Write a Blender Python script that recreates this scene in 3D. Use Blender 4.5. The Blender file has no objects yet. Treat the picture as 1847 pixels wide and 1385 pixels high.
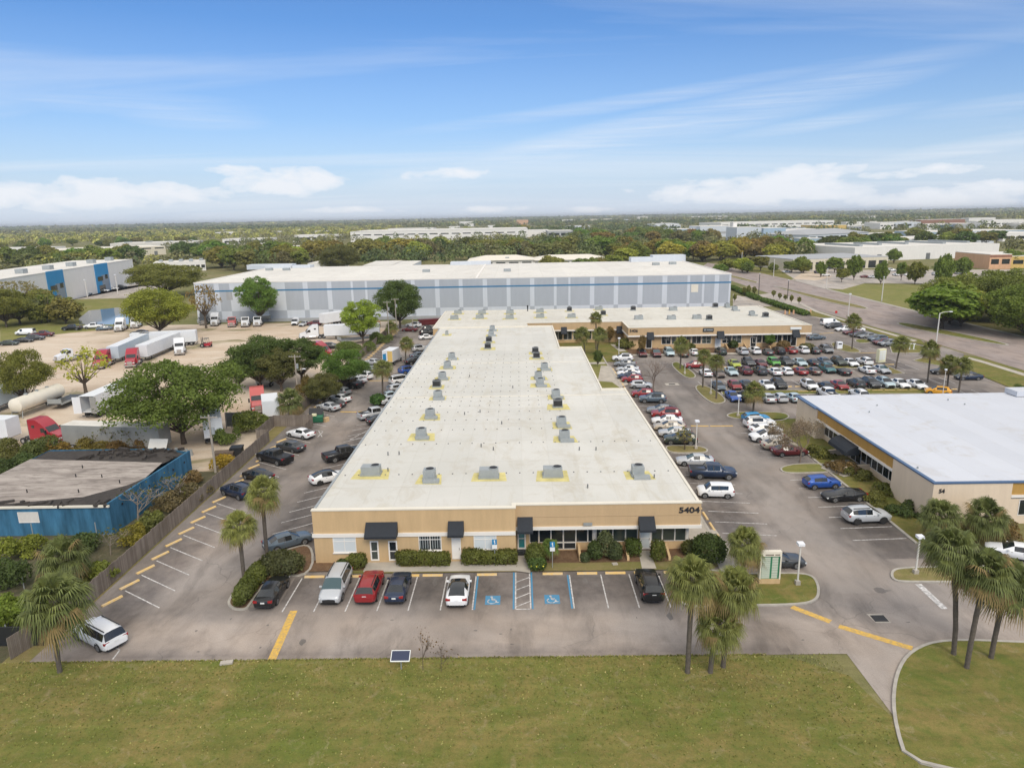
import bpy, math, random
import numpy as np
from mathutils import Matrix, Vector
C = bpy.context.scene.collection
SC = bpy.context.scene
PI = math.pi
R_ = math.radians
# ------------------------------------------------------------------ camera
F, CX, CY, H = 1250.0, 923.5, 692.5, 32.0
PITCH, ROLL, YAW = math.atan(301/F), R_(1.06), math.atan(14.5/F)
_f = np.array([-math.sin(YAW)*math.cos(PITCH), math.cos(YAW)*math.cos(PITCH), -math.sin(PITCH)])
_r0 = np.array([math.cos(YAW), math.sin(YAW), 0.0]); _u0 = np.cross(_r0, _f)
_r = _r0*math.cos(ROLL)-_u0*math.sin(ROLL); _u = _u0*math.cos(ROLL)+_r0*math.sin(ROLL)
CP = np.array([0, 0, H])
def ray(px, py): return _f*F + _r*(px-CX) - _u*(py-CY)
def G(px, py, z=0.0):
    d = ray(px, py); t = (z-H)/d[2]; p = CP+d*t
    return (float(p[0]), float(p[1]), float(z))
def V(px, py, Y):                       # a point of the vertical plane y = Y
    d = ray(px, py); t = Y/d[1]; p = CP+d*t
    return (float(p[0]), float(p[2]))
def PX(x, y, z):
    v = np.array([x, y, z])-CP; w = v@_f
    return float(CX+F*(v@_r)/w), float(CY-F*(v@_u)/w)
def HT(px, py, ytop):                   # height of a thing standing at ground pixel, its top at row ytop
    x, y, _ = G(px, py); return V(px, ytop, y)[1]
def MPP(px, py):                        # metres per photo pixel at that ground point
    x, y, _ = G(px, py); return float((np.array([x, y, 0])-CP)@_f)/F
cam = bpy.data.cameras.new('camera'); camo = bpy.data.objects.new('camera', cam); C.objects.link(camo)
cam.sensor_width = 36; cam.lens = F/1847*36; cam.clip_start = 0.5; cam.clip_end = 60000
camo.matrix_world = Matrix(((_r[0], _u[0], -_f[0], 0), (_r[1], _u[1], -_f[1], 0), (_r[2], _u[2], -_f[2], H), (0, 0, 0, 1)))
SC.camera = camo
# ------------------------------------------------------------------ world, sun, exposure
SUN_EL, SUN_AZ = 43.0, 163.0
W = bpy.data.worlds.new('World'); SC.world = W; W.use_nodes = True
nt = W.node_tree; nt.nodes.clear()
def N(t, kind, **kw):
    n = t.nodes.new(kind)
    for k, v in kw.items(): setattr(n, k, v)
    return n
def math_(t, op, a, b=None, c=None, clamp=False):
    n = N(t, 'ShaderNodeMath', operation=op); n.use_clamp = clamp
    for i, v in enumerate((a, b, c)):
        if v is None: continue
        if isinstance(v, (int, float)): n.inputs[i].default_value = v
        else: t.links.new(v, n.inputs[i])
    return n.outputs[0]
def mixc(t, fac, a, b, mode='MIX'):
    n = N(t, 'ShaderNodeMix', data_type='RGBA', blend_type=mode)
    for s, v in ((0, fac), (6, a), (7, b)):
        if isinstance(v, (int, float)): n.inputs[s].default_value = v
        elif isinstance(v, tuple): n.inputs[s].default_value = (*v[:3], 1)
        else: t.links.new(v, n.inputs[s])
    return n.outputs[2]
def ramp(t, fac, stops):
    n = N(t, 'ShaderNodeValToRGB'); t.links.new(fac, n.inputs[0]); e = n.color_ramp.elements
    while len(e) < len(stops): e.new(0.5)
    for i, (p, c) in enumerate(stops):
        e[i].position = p; e[i].color = (c, c, c, 1) if isinstance(c, (int, float)) else (*c, 1)
    return n.outputs[0]
def noise(t, vec, scale, detail=4, rough=0.55, dist=0.0):
    n = N(t, 'ShaderNodeTexNoise'); n.inputs['Scale'].default_value = scale
    n.inputs['Detail'].default_value = detail; n.inputs['Roughness'].default_value = rough; n.inputs['Distortion'].default_value = dist
    if vec is not None: t.links.new(vec, n.inputs['Vector'])
    return n.outputs[0]
def mapping(t, vec, scale=(1, 1, 1), rot=(0, 0, 0), loc=(0, 0, 0)):
    n = N(t, 'ShaderNodeMapping'); n.inputs['Scale'].default_value = scale; n.inputs['Rotation'].default_value = rot
    n.inputs['Location'].default_value = loc; t.links.new(vec, n.inputs['Vector']); return n.outputs[0]
sky = N(nt, 'ShaderNodeTexSky', sky_type='NISHITA'); sky.sun_disc = False
sky.sun_elevation = R_(SUN_EL); sky.sun_rotation = R_(SUN_AZ); sky.air_density = 1.0; sky.dust_density = 0.8; sky.ozone_density = 2.5
tc = N(nt, 'ShaderNodeTexCoord'); sep = N(nt, 'ShaderNodeSeparateXYZ'); nt.links.new(tc.outputs['Generated'], sep.inputs[0])
zc = math_(nt, 'MAXIMUM', sep.outputs[2], 0.012)
# thin high cloud, laid on a flat sheet overhead so that it narrows to streaks towards the horizon
cb = N(nt, 'ShaderNodeCombineXYZ')
nt.links.new(math_(nt, 'DIVIDE', sep.outputs[0], math_(nt, 'ADD', zc, 0.06)), cb.inputs[0])
nt.links.new(math_(nt, 'DIVIDE', sep.outputs[1], math_(nt, 'ADD', zc, 0.06)), cb.inputs[1])
wisp = noise(nt, mapping(nt, cb.outputs[0], (0.10, 0.42, 1), (0, 0, R_(24)), (3.1, 1.7, 0)), 1.0, 7, 0.58, 0.8)
wisp = ramp(nt, wisp, [(0.46, 0.0), (0.62, 0.42), (0.85, 0.85)])
# low cumulus: soft elliptical beds in chosen directions, broken up by noise
az = math_(nt, 'ARCTAN2', sep.outputs[0], sep.outputs[1]); el = math_(nt, 'ARCSINE', sep.outputs[2])
cvec = N(nt, 'ShaderNodeCombineXYZ'); nt.links.new(az, cvec.inputs[0]); nt.links.new(math_(nt, 'MULTIPLY', el, 2.6), cvec.inputs[1])
puff = noise(nt, cvec.outputs[0], 16, 7, 0.6, 0.2)
cum = None
def direction(px, py):
    d = ray(px, py); d = d/np.linalg.norm(d); return math.atan2(d[0], d[1]), math.asin(d[2])
for (px, py, hw, hh, k) in ((165, 352, 215, 26, 1.0), (40, 360, 100, 18, .95), (520, 328, 115, 27, 1.1), (430, 308, 55, 12, .75), (1380, 344, 215, 26, 1.05),
                            (1455, 322, 110, 22, .95), (1700, 358, 150, 19, 1.0), (1790, 347, 80, 18, .95), (1700, 304, 60, 8, .7), (800, 314, 110, 12, .6),
                            (1570, 318, 70, 9, .75), (640, 379, 90, 7, .75), (900, 377, 80, 7, .7), (1065, 378, 60, 7, .7)):
    a0, e0 = direction(px, py); sa, se = hw/F, hh/F
    da = math_(nt, 'DIVIDE', math_(nt, 'SUBTRACT', az, a0), sa); de = math_(nt, 'DIVIDE', math_(nt, 'SUBTRACT', el, e0), se)
    q = math_(nt, 'ADD', math_(nt, 'MULTIPLY', da, da), math_(nt, 'MULTIPLY', de, de))
    m = math_(nt, 'MULTIPLY', math_(nt, 'SUBTRACT', 1.0, q), k)
    cum = m if cum is None else math_(nt, 'MAXIMUM', cum, m)
cum = math_(nt, 'ADD', math_(nt, 'MULTIPLY', cum, 0.55), math_(nt, 'SUBTRACT', math_(nt, 'MULTIPLY', puff, 1.9), 0.95))
cum = ramp(nt, cum, [(0.10, 0.0), (0.22, 0.50), (0.50, 0.96)])
streak = noise(nt, mapping(nt, cvec.outputs[0], (5, 60, 1), (0, 0, R_(-9))), 1.0, 6, 0.6, 0.5)
for (px, py, hw, hh, rot, k) in ((1010, 268, 400, 32, 11, .72), (1330, 200, 380, 34, 10, .55), (1720, 275, 260, 18, 7, .75), (1480, 222, 170, 12, 6, .42), (340, 208, 130, 24, -3, .42), (180, 182, 240, 20, 0, .35), (1120, 186, 420, 14, 6, .4), (900, 305, 200, 10, 3, .5), (1800, 190, 120, 14, 3, .35), (330, 300, 300, 10, 1, .3)):
    a0, e0 = direction(px, py); c_, s_ = math.cos(R_(rot)), math.sin(R_(rot)); da = math_(nt, 'SUBTRACT', az, a0); de = math_(nt, 'SUBTRACT', el, e0)
    u_ = math_(nt, 'DIVIDE', math_(nt, 'ADD', math_(nt, 'MULTIPLY', da, c_), math_(nt, 'MULTIPLY', de, s_)), hw/F); v_ = math_(nt, 'DIVIDE', math_(nt, 'SUBTRACT', math_(nt, 'MULTIPLY', de, c_), math_(nt, 'MULTIPLY', da, s_)), hh/F)
    m = math_(nt, 'MULTIPLY', math_(nt, 'SUBTRACT', 1.0, math_(nt, 'ADD', math_(nt, 'MULTIPLY', u_, u_), math_(nt, 'MULTIPLY', v_, v_))), k, clamp=True)
    cum = math_(nt, 'MAXIMUM', cum, math_(nt, 'MULTIPLY', m, ramp(nt, streak, [(0.30, 0.10), (0.75, 0.85)])))
bank = ramp(nt, sep.outputs[2], [(0.0, 0.90), (0.035, 0.72), (0.08, 0.44), (0.13, 0.20), (0.24, 0.0)])   # milky air low down
SKY_S = 0.066
bgs = N(nt, 'ShaderNodeBackground'); nt.links.new(mixc(nt, 1.0, sky.outputs[0], (0.58, 0.865, 1.21), 'MULTIPLY'), bgs.inputs[0]); bgs.inputs[1].default_value = SKY_S
bgh = N(nt, 'ShaderNodeBackground'); bgh.inputs[0].default_value = (0.425, 0.475, 0.560, 1); bgh.inputs[1].default_value = 1.0
bgc = N(nt, 'ShaderNodeBackground'); bgc.inputs[0].default_value = (0.53, 0.55, 0.585, 1); bgc.inputs[1].default_value = 1.0
mx0 = N(nt, 'ShaderNodeMixShader'); nt.links.new(bank, mx0.inputs[0]); nt.links.new(bgs.outputs[0], mx0.inputs[1]); nt.links.new(bgh.outputs[0], mx0.inputs[2])
mx1 = N(nt, 'ShaderNodeMixShader'); nt.links.new(math_(nt, 'MAXIMUM', math_(nt, 'MULTIPLY', wisp, 0.75), cum, clamp=True), mx1.inputs[0])
nt.links.new(mx0.outputs[0], mx1.inputs[1]); nt.links.new(bgc.outputs[0], mx1.inputs[2])
# broken white cloud higher up and overhead: it is what lights the ground so softly
deck = noise(nt, mapping(nt, cb.outputs[0], (0.5, 0.5, 1)), 0.9, 5, 0.55, 0.4)
deck = math_(nt, 'MULTIPLY', ramp(nt, sep.outputs[2], [(0.30, 0.0), (0.52, 1.0)]), ramp(nt, deck, [(0.30, 0.55), (0.60, 1.0)]))
bgd = N(nt, 'ShaderNodeBackground'); bgd.inputs[0].default_value = (0.70, 0.675, 0.635, 1); bgd.inputs[1].default_value = 1.0
mx2 = N(nt, 'ShaderNodeMixShader'); nt.links.new(deck, mx2.inputs[0]); nt.links.new(mx1.outputs[0], mx2.inputs[1]); nt.links.new(bgd.outputs[0], mx2.inputs[2])
wo = N(nt, 'ShaderNodeOutputWorld'); nt.links.new(mx2.outputs[0], wo.inputs[0])
sun = bpy.data.lights.new('sun', 'SUN'); sun.energy = 1.25; sun.angle = R_(26); sun.color = (1, 0.92, 0.81)
suno = bpy.data.objects.new('sun', sun); C.objects.link(suno)
sd = Vector((math.sin(R_(SUN_AZ))*math.cos(R_(SUN_EL)), math.cos(R_(SUN_AZ))*math.cos(R_(SUN_EL)), math.sin(R_(SUN_EL))))
suno.rotation_euler = sd.to_track_quat('Z', 'Y').to_euler(); suno.location = (60, 40, 90)
SC.view_settings.view_transform = 'Standard'; SC.view_settings.look = 'None'; SC.view_settings.gamma = 1.0
SC.view_settings.exposure = 0.75
SC.cycles.max_bounces = 6; SC.cycles.diffuse_bounces = 3; SC.cycles.glossy_bounces = 2; SC.cycles.transmission_bounces = 2
SC.cycles.transparent_max_bounces = 4; SC.cycles.volume_bounces = 0
# ------------------------------------------------------------------ materials
MATS = {}
def pbr(name, col, rough=0.7, metal=0.0, coat=0.0, spec=0.5, var=0.0, vscale=0.6, bump=0.0, fn=None):
    m = bpy.data.materials.new(name); m.use_nodes = True; t = m.node_tree; b = t.nodes['Principled BSDF']
    b.inputs['Base Color'].default_value = (*col, 1); b.inputs['Roughness'].default_value = rough; b.inputs['Metallic'].default_value = metal
    b.inputs['Coat Weight'].default_value = coat; b.inputs['Coat Roughness'].default_value = 0.06; b.inputs['Specular IOR Level'].default_value = spec
    if var:
        g = N(t, 'ShaderNodeNewGeometry'); n = noise(t, g.outputs['Position'], vscale, 5, 0.6)
        k = ramp(t, n, [(0.25, 1-var), (0.75, 1+var*0.6)])
        t.links.new(mixc(t, 1.0, col, k, 'MULTIPLY'), b.inputs['Base Color'])
    if fn: fn(t, b, N(t, 'ShaderNodeNewGeometry').outputs['Position'])
    MATS[name] = m; return m
M = MATS
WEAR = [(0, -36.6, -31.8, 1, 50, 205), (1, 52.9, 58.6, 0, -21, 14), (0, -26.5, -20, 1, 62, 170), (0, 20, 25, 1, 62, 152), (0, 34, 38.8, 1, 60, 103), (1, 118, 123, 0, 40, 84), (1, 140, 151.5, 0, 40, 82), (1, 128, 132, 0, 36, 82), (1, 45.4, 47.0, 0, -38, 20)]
def asphalt(c, name, crack=True, patch=0.25):
    def fn(t, b, p):
        big = ramp(t, noise(t, p, 0.055, 5, 0.6, 0.6), [(0.30, 1-patch*1.2), (0.70, 1+patch)])
        st = ramp(t, noise(t, mapping(t, p, (1, 0.35, 1)), 0.35, 6, 0.65, 0.4), [(0.34, 0.70), (0.52, 1.0), (0.8, 1.10)])
        gr = ramp(t, noise(t, p, 9.0, 3, 0.7), [(0.2, 0.86), (0.8, 1.14)])
        col = mixc(t, 1, mixc(t, 1, mixc(t, 1, c, big, 'MULTIPLY'), st, 'MULTIPLY'), gr, 'MULTIPLY')
        warm = noise(t, p, 0.13, 3); col = mixc(t, ramp(t, warm, [(0.4, 0.0), (0.7, 0.5)]), col, mixc(t, 1, col, (1.10, 1.0, 0.88), 'MULTIPLY'))
        if crack:
            v = N(t, 'ShaderNodeTexVoronoi', feature='DISTANCE_TO_EDGE'); v.inputs['Scale'].default_value = 0.14
            t.links.new(N2(t, p), v.inputs['Vector'])
            some = ramp(t, noise(t, p, 0.06, 2), [(0.48, 0.0), (0.60, 1.0)])
            col = mixc(t, math_(t, 'MULTIPLY', some, ramp(t, v.outputs[0], [(0.0, 0.5), (0.006, 0.0)])), col, (0.08, 0.074, 0.07))
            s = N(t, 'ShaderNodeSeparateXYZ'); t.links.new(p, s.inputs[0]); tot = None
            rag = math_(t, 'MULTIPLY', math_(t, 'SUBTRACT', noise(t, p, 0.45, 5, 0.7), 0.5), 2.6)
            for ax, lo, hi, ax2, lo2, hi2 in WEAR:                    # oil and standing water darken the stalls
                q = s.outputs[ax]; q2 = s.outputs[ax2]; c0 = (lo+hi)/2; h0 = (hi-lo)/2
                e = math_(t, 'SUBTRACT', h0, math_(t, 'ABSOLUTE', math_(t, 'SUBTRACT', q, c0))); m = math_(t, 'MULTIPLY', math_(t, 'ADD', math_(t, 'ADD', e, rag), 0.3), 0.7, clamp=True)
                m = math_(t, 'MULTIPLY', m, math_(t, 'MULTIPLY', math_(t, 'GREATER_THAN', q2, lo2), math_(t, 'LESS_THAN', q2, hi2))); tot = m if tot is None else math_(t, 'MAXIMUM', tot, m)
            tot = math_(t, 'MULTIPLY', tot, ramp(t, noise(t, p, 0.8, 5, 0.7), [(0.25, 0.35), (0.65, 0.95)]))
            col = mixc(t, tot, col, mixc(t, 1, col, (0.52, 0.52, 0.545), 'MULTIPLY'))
            pale = math_(t, 'MULTIPLY', math_(t, 'SUBTRACT', 2.4, math_(t, 'ABSOLUTE', math_(t, 'SUBTRACT', s.outputs[0], 29.2))), 1.5, clamp=True); pale = math_(t, 'MULTIPLY', pale, math_(t, 'GREATER_THAN', s.outputs[1], 54))
            col = mixc(t, math_(t, 'MULTIPLY', pale, 0.22), col, (0.40, 0.36, 0.325))
            lane = math_(t, 'MULTIPLY', math_(t, 'ADD', math_(t, 'SUBTRACT', 52.0, s.outputs[1]), rag), 0.6, clamp=True)
            col = mixc(t, math_(t, 'MULTIPLY', lane, 0.6), col, mixc(t, 1, col, (1.55, 1.50, 1.44), 'MULTIPLY'))
        t.links.new(col, b.inputs['Base Color'])
        r = ramp(t, noise(t, p, 0.3, 3), [(0.3, 0.72), (0.7, 0.92)]); t.links.new(r, b.inputs['Roughness'])
    return pbr(name, c, 0.85, spec=0.3, fn=fn)
def N2(t, p):                           # a warped position, for wandering cracks
    n = N(t, 'ShaderNodeTexNoise'); n.inputs['Scale'].default_value = 0.5; n.inputs['Detail'].default_value = 4; t.links.new(p, n.inputs['Vector'])
    a = N(t, 'ShaderNodeVectorMath', operation='MULTIPLY_ADD'); t.links.new(n.outputs[1], a.inputs[0]); a.inputs[1].default_value = (2.2, 2.2, 0); t.links.new(p, a.inputs[2])
    return a.outputs[0]
def grassy(name, a, bcol, c, s=0.25):
    def fn(t, b, p):
        n1 = noise(t, p, s, 6, 0.65, 0.5); n2 = noise(t, p, s*7, 4, 0.7); n3 = noise(t, p, 11, 2, 0.7)
        col = mixc(t, ramp(t, n1, [(0.36, 0.0), (0.64, 1.0)]), a, bcol); col = mixc(t, ramp(t, n2, [(0.45, 0.0), (0.75, 0.8)]), col, c)
        n5 = noise(t, p, s*2.6, 6, 0.75, 1.4); col = mixc(t, ramp(t, n5, [(0.56, 0.0), (0.66, 0.7)]), col, mixc(t, 0.5, col, (0.34, 0.27, 0.17)))
        n6 = noise(t, mapping(t, p, (0.18, 1.0, 1)), 1.1, 3, 0.6); col = mixc(t, 1, col, ramp(t, n6, [(0.3, 0.86), (0.7, 1.12)]), 'MULTIPLY')
        t.links.new(mixc(t, 1, col, ramp(t, n3, [(0.2, 0.75), (0.8, 1.25)]), 'MULTIPLY'), b.inputs['Base Color'])
    return pbr(name, a, 0.95, spec=0.1, fn=fn)
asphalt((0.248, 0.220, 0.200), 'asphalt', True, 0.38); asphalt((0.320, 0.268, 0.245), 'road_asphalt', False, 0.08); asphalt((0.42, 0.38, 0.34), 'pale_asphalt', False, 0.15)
grassy('lawn', (0.132, 0.149, 0.034), (0.224, 0.178, 0.063), (0.098, 0.132, 0.030))
grassy('bright_grass', (0.180, 0.190, 0.052), (0.250, 0.225, 0.085), (0.145, 0.165, 0.045), 0.08)
grassy('dry_grass', (0.231, 0.194, 0.081), (0.156, 0.156, 0.050), (0.275, 0.206, 0.106), 0.15)
grassy('rough_field', (0.154, 0.161, 0.056), (0.245, 0.210, 0.105), (0.098, 0.119, 0.039), 0.03)
grassy('mulch', (0.150, 0.090, 0.054), (0.204, 0.132, 0.078), (0.090, 0.054, 0.036), 0.8)
grassy('undergrowth_soil', (0.078, 0.078, 0.046), (0.130, 0.111, 0.072), (0.058, 0.072, 0.029), 0.3)
def dirtfn(t, b, p):
    n1 = noise(t, p, 0.03, 6, 0.6, 0.8); n2 = noise(t, mapping(t, p, (0.35, 1, 1), (0, 0, 0.4)), 0.28, 6, 0.7, 0.5); n3 = noise(t, p, 3, 4, 0.7)
    col = mixc(t, ramp(t, n1, [(0.40, 0.0), (0.66, 1.0)]), (0.58, 0.48, 0.375), (0.46, 0.345, 0.24)); col = mixc(t, ramp(t, n2, [(0.42, 0.0), (0.70, 0.75)]), col, (0.66, 0.58, 0.48))
    col = mixc(t, ramp(t, noise(t, p, 0.07, 5, 0.6, 1.0), [(0.56, 0.0), (0.66, 0.75)]), col, (0.17, 0.16, 0.065))
    t.links.new(mixc(t, 1, col, ramp(t, n3, [(0.2, 0.85), (0.8, 1.12)]), 'MULTIPLY'), b.inputs['Base Color'])
pbr('dirt', (0.5, 0.4, 0.3), 0.95, spec=0.1, fn=dirtfn)
pbr('concrete', (0.47, 0.43, 0.37), 0.85, spec=0.2, var=0.22, vscale=0.7); pbr('kerb_concrete', (0.42, 0.39, 0.34), 0.85, var=0.25, vscale=1.5)
def wornpaint(name, c, under=(0.2, 0.19, 0.18), amt=0.4):
    def fn(t, b, p):
        k = ramp(t, noise(t, p, 3.5, 6, 0.75), [(0.40, amt), (0.60, 0.06)]); t.links.new(mixc(t, k, c, under), b.inputs['Base Color'])
    return pbr(name, c, 0.7, fn=fn)
wornpaint('white_line', (0.76, 0.74, 0.72), amt=0.8); wornpaint('yellow_line', (0.76, 0.46, 0.06), amt=0.55); wornpaint('blue_line', (0.03, 0.25, 0.46), amt=0.4)
wornpaint('stop_paint', (0.78, 0.50, 0.13), (0.55, 0.48, 0.38), 0.7)
def rooffn(c1, c2, seam=None, stain=(0.50, 0.455, 0.35)):
    def fn(t, b, p):
        n1 = noise(t, p, 0.09, 5, 0.6, 0.4); col = mixc(t, ramp(t, n1, [(0.35, 0.0), (0.65, 1.0)]), c1, c2)
        n2 = noise(t, mapping(t, p, (1, 0.3, 1)), 0.5, 6, 0.7, 0.6); col = mixc(t, ramp(t, n2, [(0.52, 0.0), (0.72, 0.55)]), col, stain)
        n4 = noise(t, p, 0.22, 6, 0.72, 0.9); col = mixc(t, ramp(t, n4, [(0.55, 0.0), (0.62, 0.22), (0.70, 0.10)]), col, (0.42, 0.36, 0.26))
        if seam:
            s = N(t, 'ShaderNodeSeparateXYZ'); t.links.new(p, s.inputs[0])
            for o, w in ((0, seam[0]), (1, seam[1])):
                fr = math_(t, 'FRACT', math_(t, 'DIVIDE', s.outputs[o], w)); k = math_(t, 'LESS_THAN', fr, 0.045)
                cell = N(t, 'ShaderNodeTexWhiteNoise', noise_dimensions='1D'); t.links.new(math_(t, 'FLOOR', math_(t, 'DIVIDE', s.outputs[o], w)), cell.inputs['W'])
                col = mixc(t, 1, col, ramp(t, cell.outputs[0], [(0, 0.965), (1, 1.02)]), 'MULTIPLY')
                col = mixc(t, math_(t, 'MULTIPLY', k, 0.11), col, (0.38, 0.36, 0.30))
        sp = noise(t, p, 1.7, 2, 0.5); col = mixc(t, ramp(t, sp, [(0.77, 0.0), (0.80, 0.35)]), col, (0.30, 0.28, 0.24))
        t.links.new(col, b.inputs['Base Color'])
    return fn
pbr('cream_roof', (0.68, 0.66, 0.58), 0.75, spec=0.25, fn=rooffn((0.645, 0.63, 0.58), (0.58, 0.57, 0.52), (3.1, 7.4)))
pbr('cream_roof_far', (0.70, 0.66, 0.57), 0.75, spec=0.25, fn=rooffn((0.66, 0.635, 0.565), (0.60, 0.58, 0.515), (6, 9)))
pbr('white_roof', (0.78, 0.79, 0.82), 0.6, spec=0.2, fn=rooffn((0.62, 0.64, 0.685), (0.585, 0.605, 0.65), (3.0, 60), (0.6, 0.6, 0.62)))
pbr('pale_roof', (0.74, 0.73, 0.70), 0.9, spec=0.05, fn=rooffn((0.73, 0.705, 0.65), (0.67, 0.65, 0.605), (8, 24), (0.58, 0.55, 0.50)))
def burnt(t, b, p):
    n1 = noise(t, mapping(t, p, (0.25, 1, 1), (0, 0, 0.25)), 0.55, 7, 0.7, 1.2); n2 = noise(t, mapping(t, p, (0.3, 1.4, 1), (0, 0, 0.2)), 1.6, 5, 0.65)
    col = mixc(t, ramp(t, n1, [(0.35, 0.0), (0.62, 1.0)]), (0.235, 0.20, 0.175), (0.44, 0.39, 0.345)); col = mixc(t, ramp(t, n2, [(0.50, 0.0), (0.66, 0.85)]), col, (0.17, 0.145, 0.125))
    t.links.new(col, b.inputs['Base Color'])
pbr('weathered_roof', (0.35, 0.3, 0.27), 0.95, fn=burnt)
pbr('charred', (0.050, 0.042, 0.036), 0.95, var=0.5, vscale=2)
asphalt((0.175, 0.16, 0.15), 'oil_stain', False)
def stucco(name, c, var=0.10):
    def fn(t, b, p):
        k = ramp(t, noise(t, mapping(t, p, (1, 1, 0.16)), 0.9, 6, 0.7), [(0.3, 1-var*1.4), (0.7, 1+var*0.5)]); k2 = ramp(t, noise(t, p, 9, 3, 0.7), [(0.2, 0.95), (0.8, 1.05)])
        t.links.new(mixc(t, 1, mixc(t, 1, c, k, 'MULTIPLY'), k2, 'MULTIPLY'), b.inputs['Base Color'])
    return pbr(name, c, 0.9, spec=0.2, fn=fn)
stucco('tan_wall', (0.60, 0.425, 0.235)); stucco('tan_fascia', (0.56, 0.40, 0.235), 0.07); stucco('mustard', (0.50, 0.30, 0.09)); stucco('peach_wall', (0.76, 0.625, 0.475), 0.07)
stucco('blue_wall', (0.055, 0.175, 0.29), 0.42); stucco('grey_panel', (0.415, 0.445, 0.485), 0.04); stucco('pale_panel', (0.60, 0.635, 0.68), 0.04); stucco('white_wall', (0.80, 0.775, 0.74), 0.05)
stucco('cream_wall', (0.66, 0.60, 0.47), 0.08); stucco('offwhite_wall', (0.66, 0.63, 0.58), 0.10); stucco('grey_wall', (0.40, 0.41, 0.42), 0.1); stucco('stripe_blue', (0.06, 0.20, 0.36), 0.05)
stucco('bright_blue', (0.05, 0.28, 0.55), 0.06); stucco('slate_panel', (0.27, 0.32, 0.38), 0.06); stucco('brick_red', (0.30, 0.15, 0.10)); stucco('orange_wall', (0.66, 0.40, 0.24)); stucco('yellow_wall', (0.68, 0.48, 0.17))
stucco('blue_grey_wall', (0.36, 0.46, 0.55), 0.08); stucco('steel_blue', (0.14, 0.22, 0.30), 0.1); stucco('teal_tarp', (0.02, 0.25, 0.30)); stucco('coating_yellow', (0.68, 0.60, 0.26), 0.22)
pbr('trim_white', (0.80, 0.765, 0.71), 0.7, spec=0.2); pbr('trim_cream', (0.75, 0.70, 0.59), 0.7, var=0.08); pbr('blue_trim', (0.07, 0.13, 0.24), 0.5); pbr('glass_dark', (0.018, 0.024, 0.028), 0.08, spec=0.8)
pbr('glass_green', (0.05, 0.065, 0.058), 0.10, spec=0.8); pbr('glass_teal', (0.02, 0.22, 0.24), 0.15, spec=0.8); pbr('blind_white', (0.62, 0.66, 0.67), 0.5); pbr('black_fabric', (0.017, 0.022, 0.030), 0.75, var=0.15, vscale=3)
pbr('black', (0.012, 0.012, 0.013), 0.6); pbr('char_black', (0.02, 0.021, 0.023), 0.5); pbr('letter_black', (0.03, 0.03, 0.035), 0.5)
pbr('galv', (0.36, 0.385, 0.385), 0.5, metal=0.25, var=0.12, vscale=1.2); pbr('galv_dark', (0.16, 0.165, 0.165), 0.6, var=0.2, vscale=2); pbr('pole_grey', (0.46, 0.45, 0.43), 0.6); pbr('pole_white', (0.66, 0.64, 0.60), 0.6)
pbr('lamp_white', (0.82, 0.84, 0.88), 0.4); pbr('steel_dark', (0.06, 0.06, 0.06), 0.5); pbr('sign_blue', (0.02, 0.22, 0.45), 0.5); pbr('sign_green', (0.03, 0.20, 0.10), 0.5); pbr('sign_white', (0.78, 0.80, 0.78), 0.5)
pbr('sign_red', (0.5, 0.03, 0.03), 0.5); pbr('panel_blue', (0.045, 0.055, 0.095), 0.45, spec=0.25); pbr('name_strip', (0.52, 0.57, 0.48), 0.6, spec=0.2); pbr('sign_cream', (0.78, 0.75, 0.50), 0.6); pbr('dumpster_green', (0.02, 0.14, 0.07), 0.6, var=0.2, vscale=2); pbr('plastic_white', (0.75, 0.74, 0.70), 0.5)
def woodfn(t, b, p):
    s = N(t, 'ShaderNodeSeparateXYZ'); t.links.new(p, s.inputs[0]); q = math_(t, 'ADD', s.outputs[1], math_(t, 'MULTIPLY', s.outputs[0], 1.0))
    pl = math_(t, 'FLOOR', math_(t, 'DIVIDE', q, 0.16)); wn = N(t, 'ShaderNodeTexWhiteNoise', noise_dimensions='1D'); t.links.new(pl, wn.inputs['W'])
    gap = math_(t, 'LESS_THAN', math_(t, 'FRACT', math_(t, 'DIVIDE', q, 0.16)), 0.10)
    col = mixc(t, wn.outputs[0], (0.20, 0.165, 0.135), (0.30, 0.255, 0.215)); col = mixc(t, ramp(t, noise(t, p, 0.5, 5), [(0.4, 0), (0.7, 0.6)]), col, (0.13, 0.105, 0.08))
    t.links.new(mixc(t, math_(t, 'MULTIPLY', gap, 0.7), col, (0.05, 0.04, 0.035)), b.inputs['Base Color'])
pbr('fence_wood', (0.2, 0.17, 0.14), 0.9, spec=0.1, fn=woodfn)
pbr('utility_wood', (0.36, 0.32, 0.27), 0.9, var=0.25, vscale=2); pbr('bark', (0.115, 0.088, 0.065), 0.95, var=0.35, vscale=3); pbr('palm_bark', (0.125, 0.105, 0.085), 0.95, var=0.35, vscale=5); pbr('pale_bark', (0.26, 0.22, 0.18), 0.95, var=0.3, vscale=2)
def waterfn(t, b, p):
    t.links.new(ramp(t, noise(t, p, 0.15, 4), [(0.3, (0.16, 0.18, 0.19)), (0.7, (0.22, 0.23, 0.23))]), b.inputs['Base Color'])
pbr('pond_water', (0.2, 0.2, 0.2), 0.06, spec=0.8, fn=waterfn)
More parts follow.
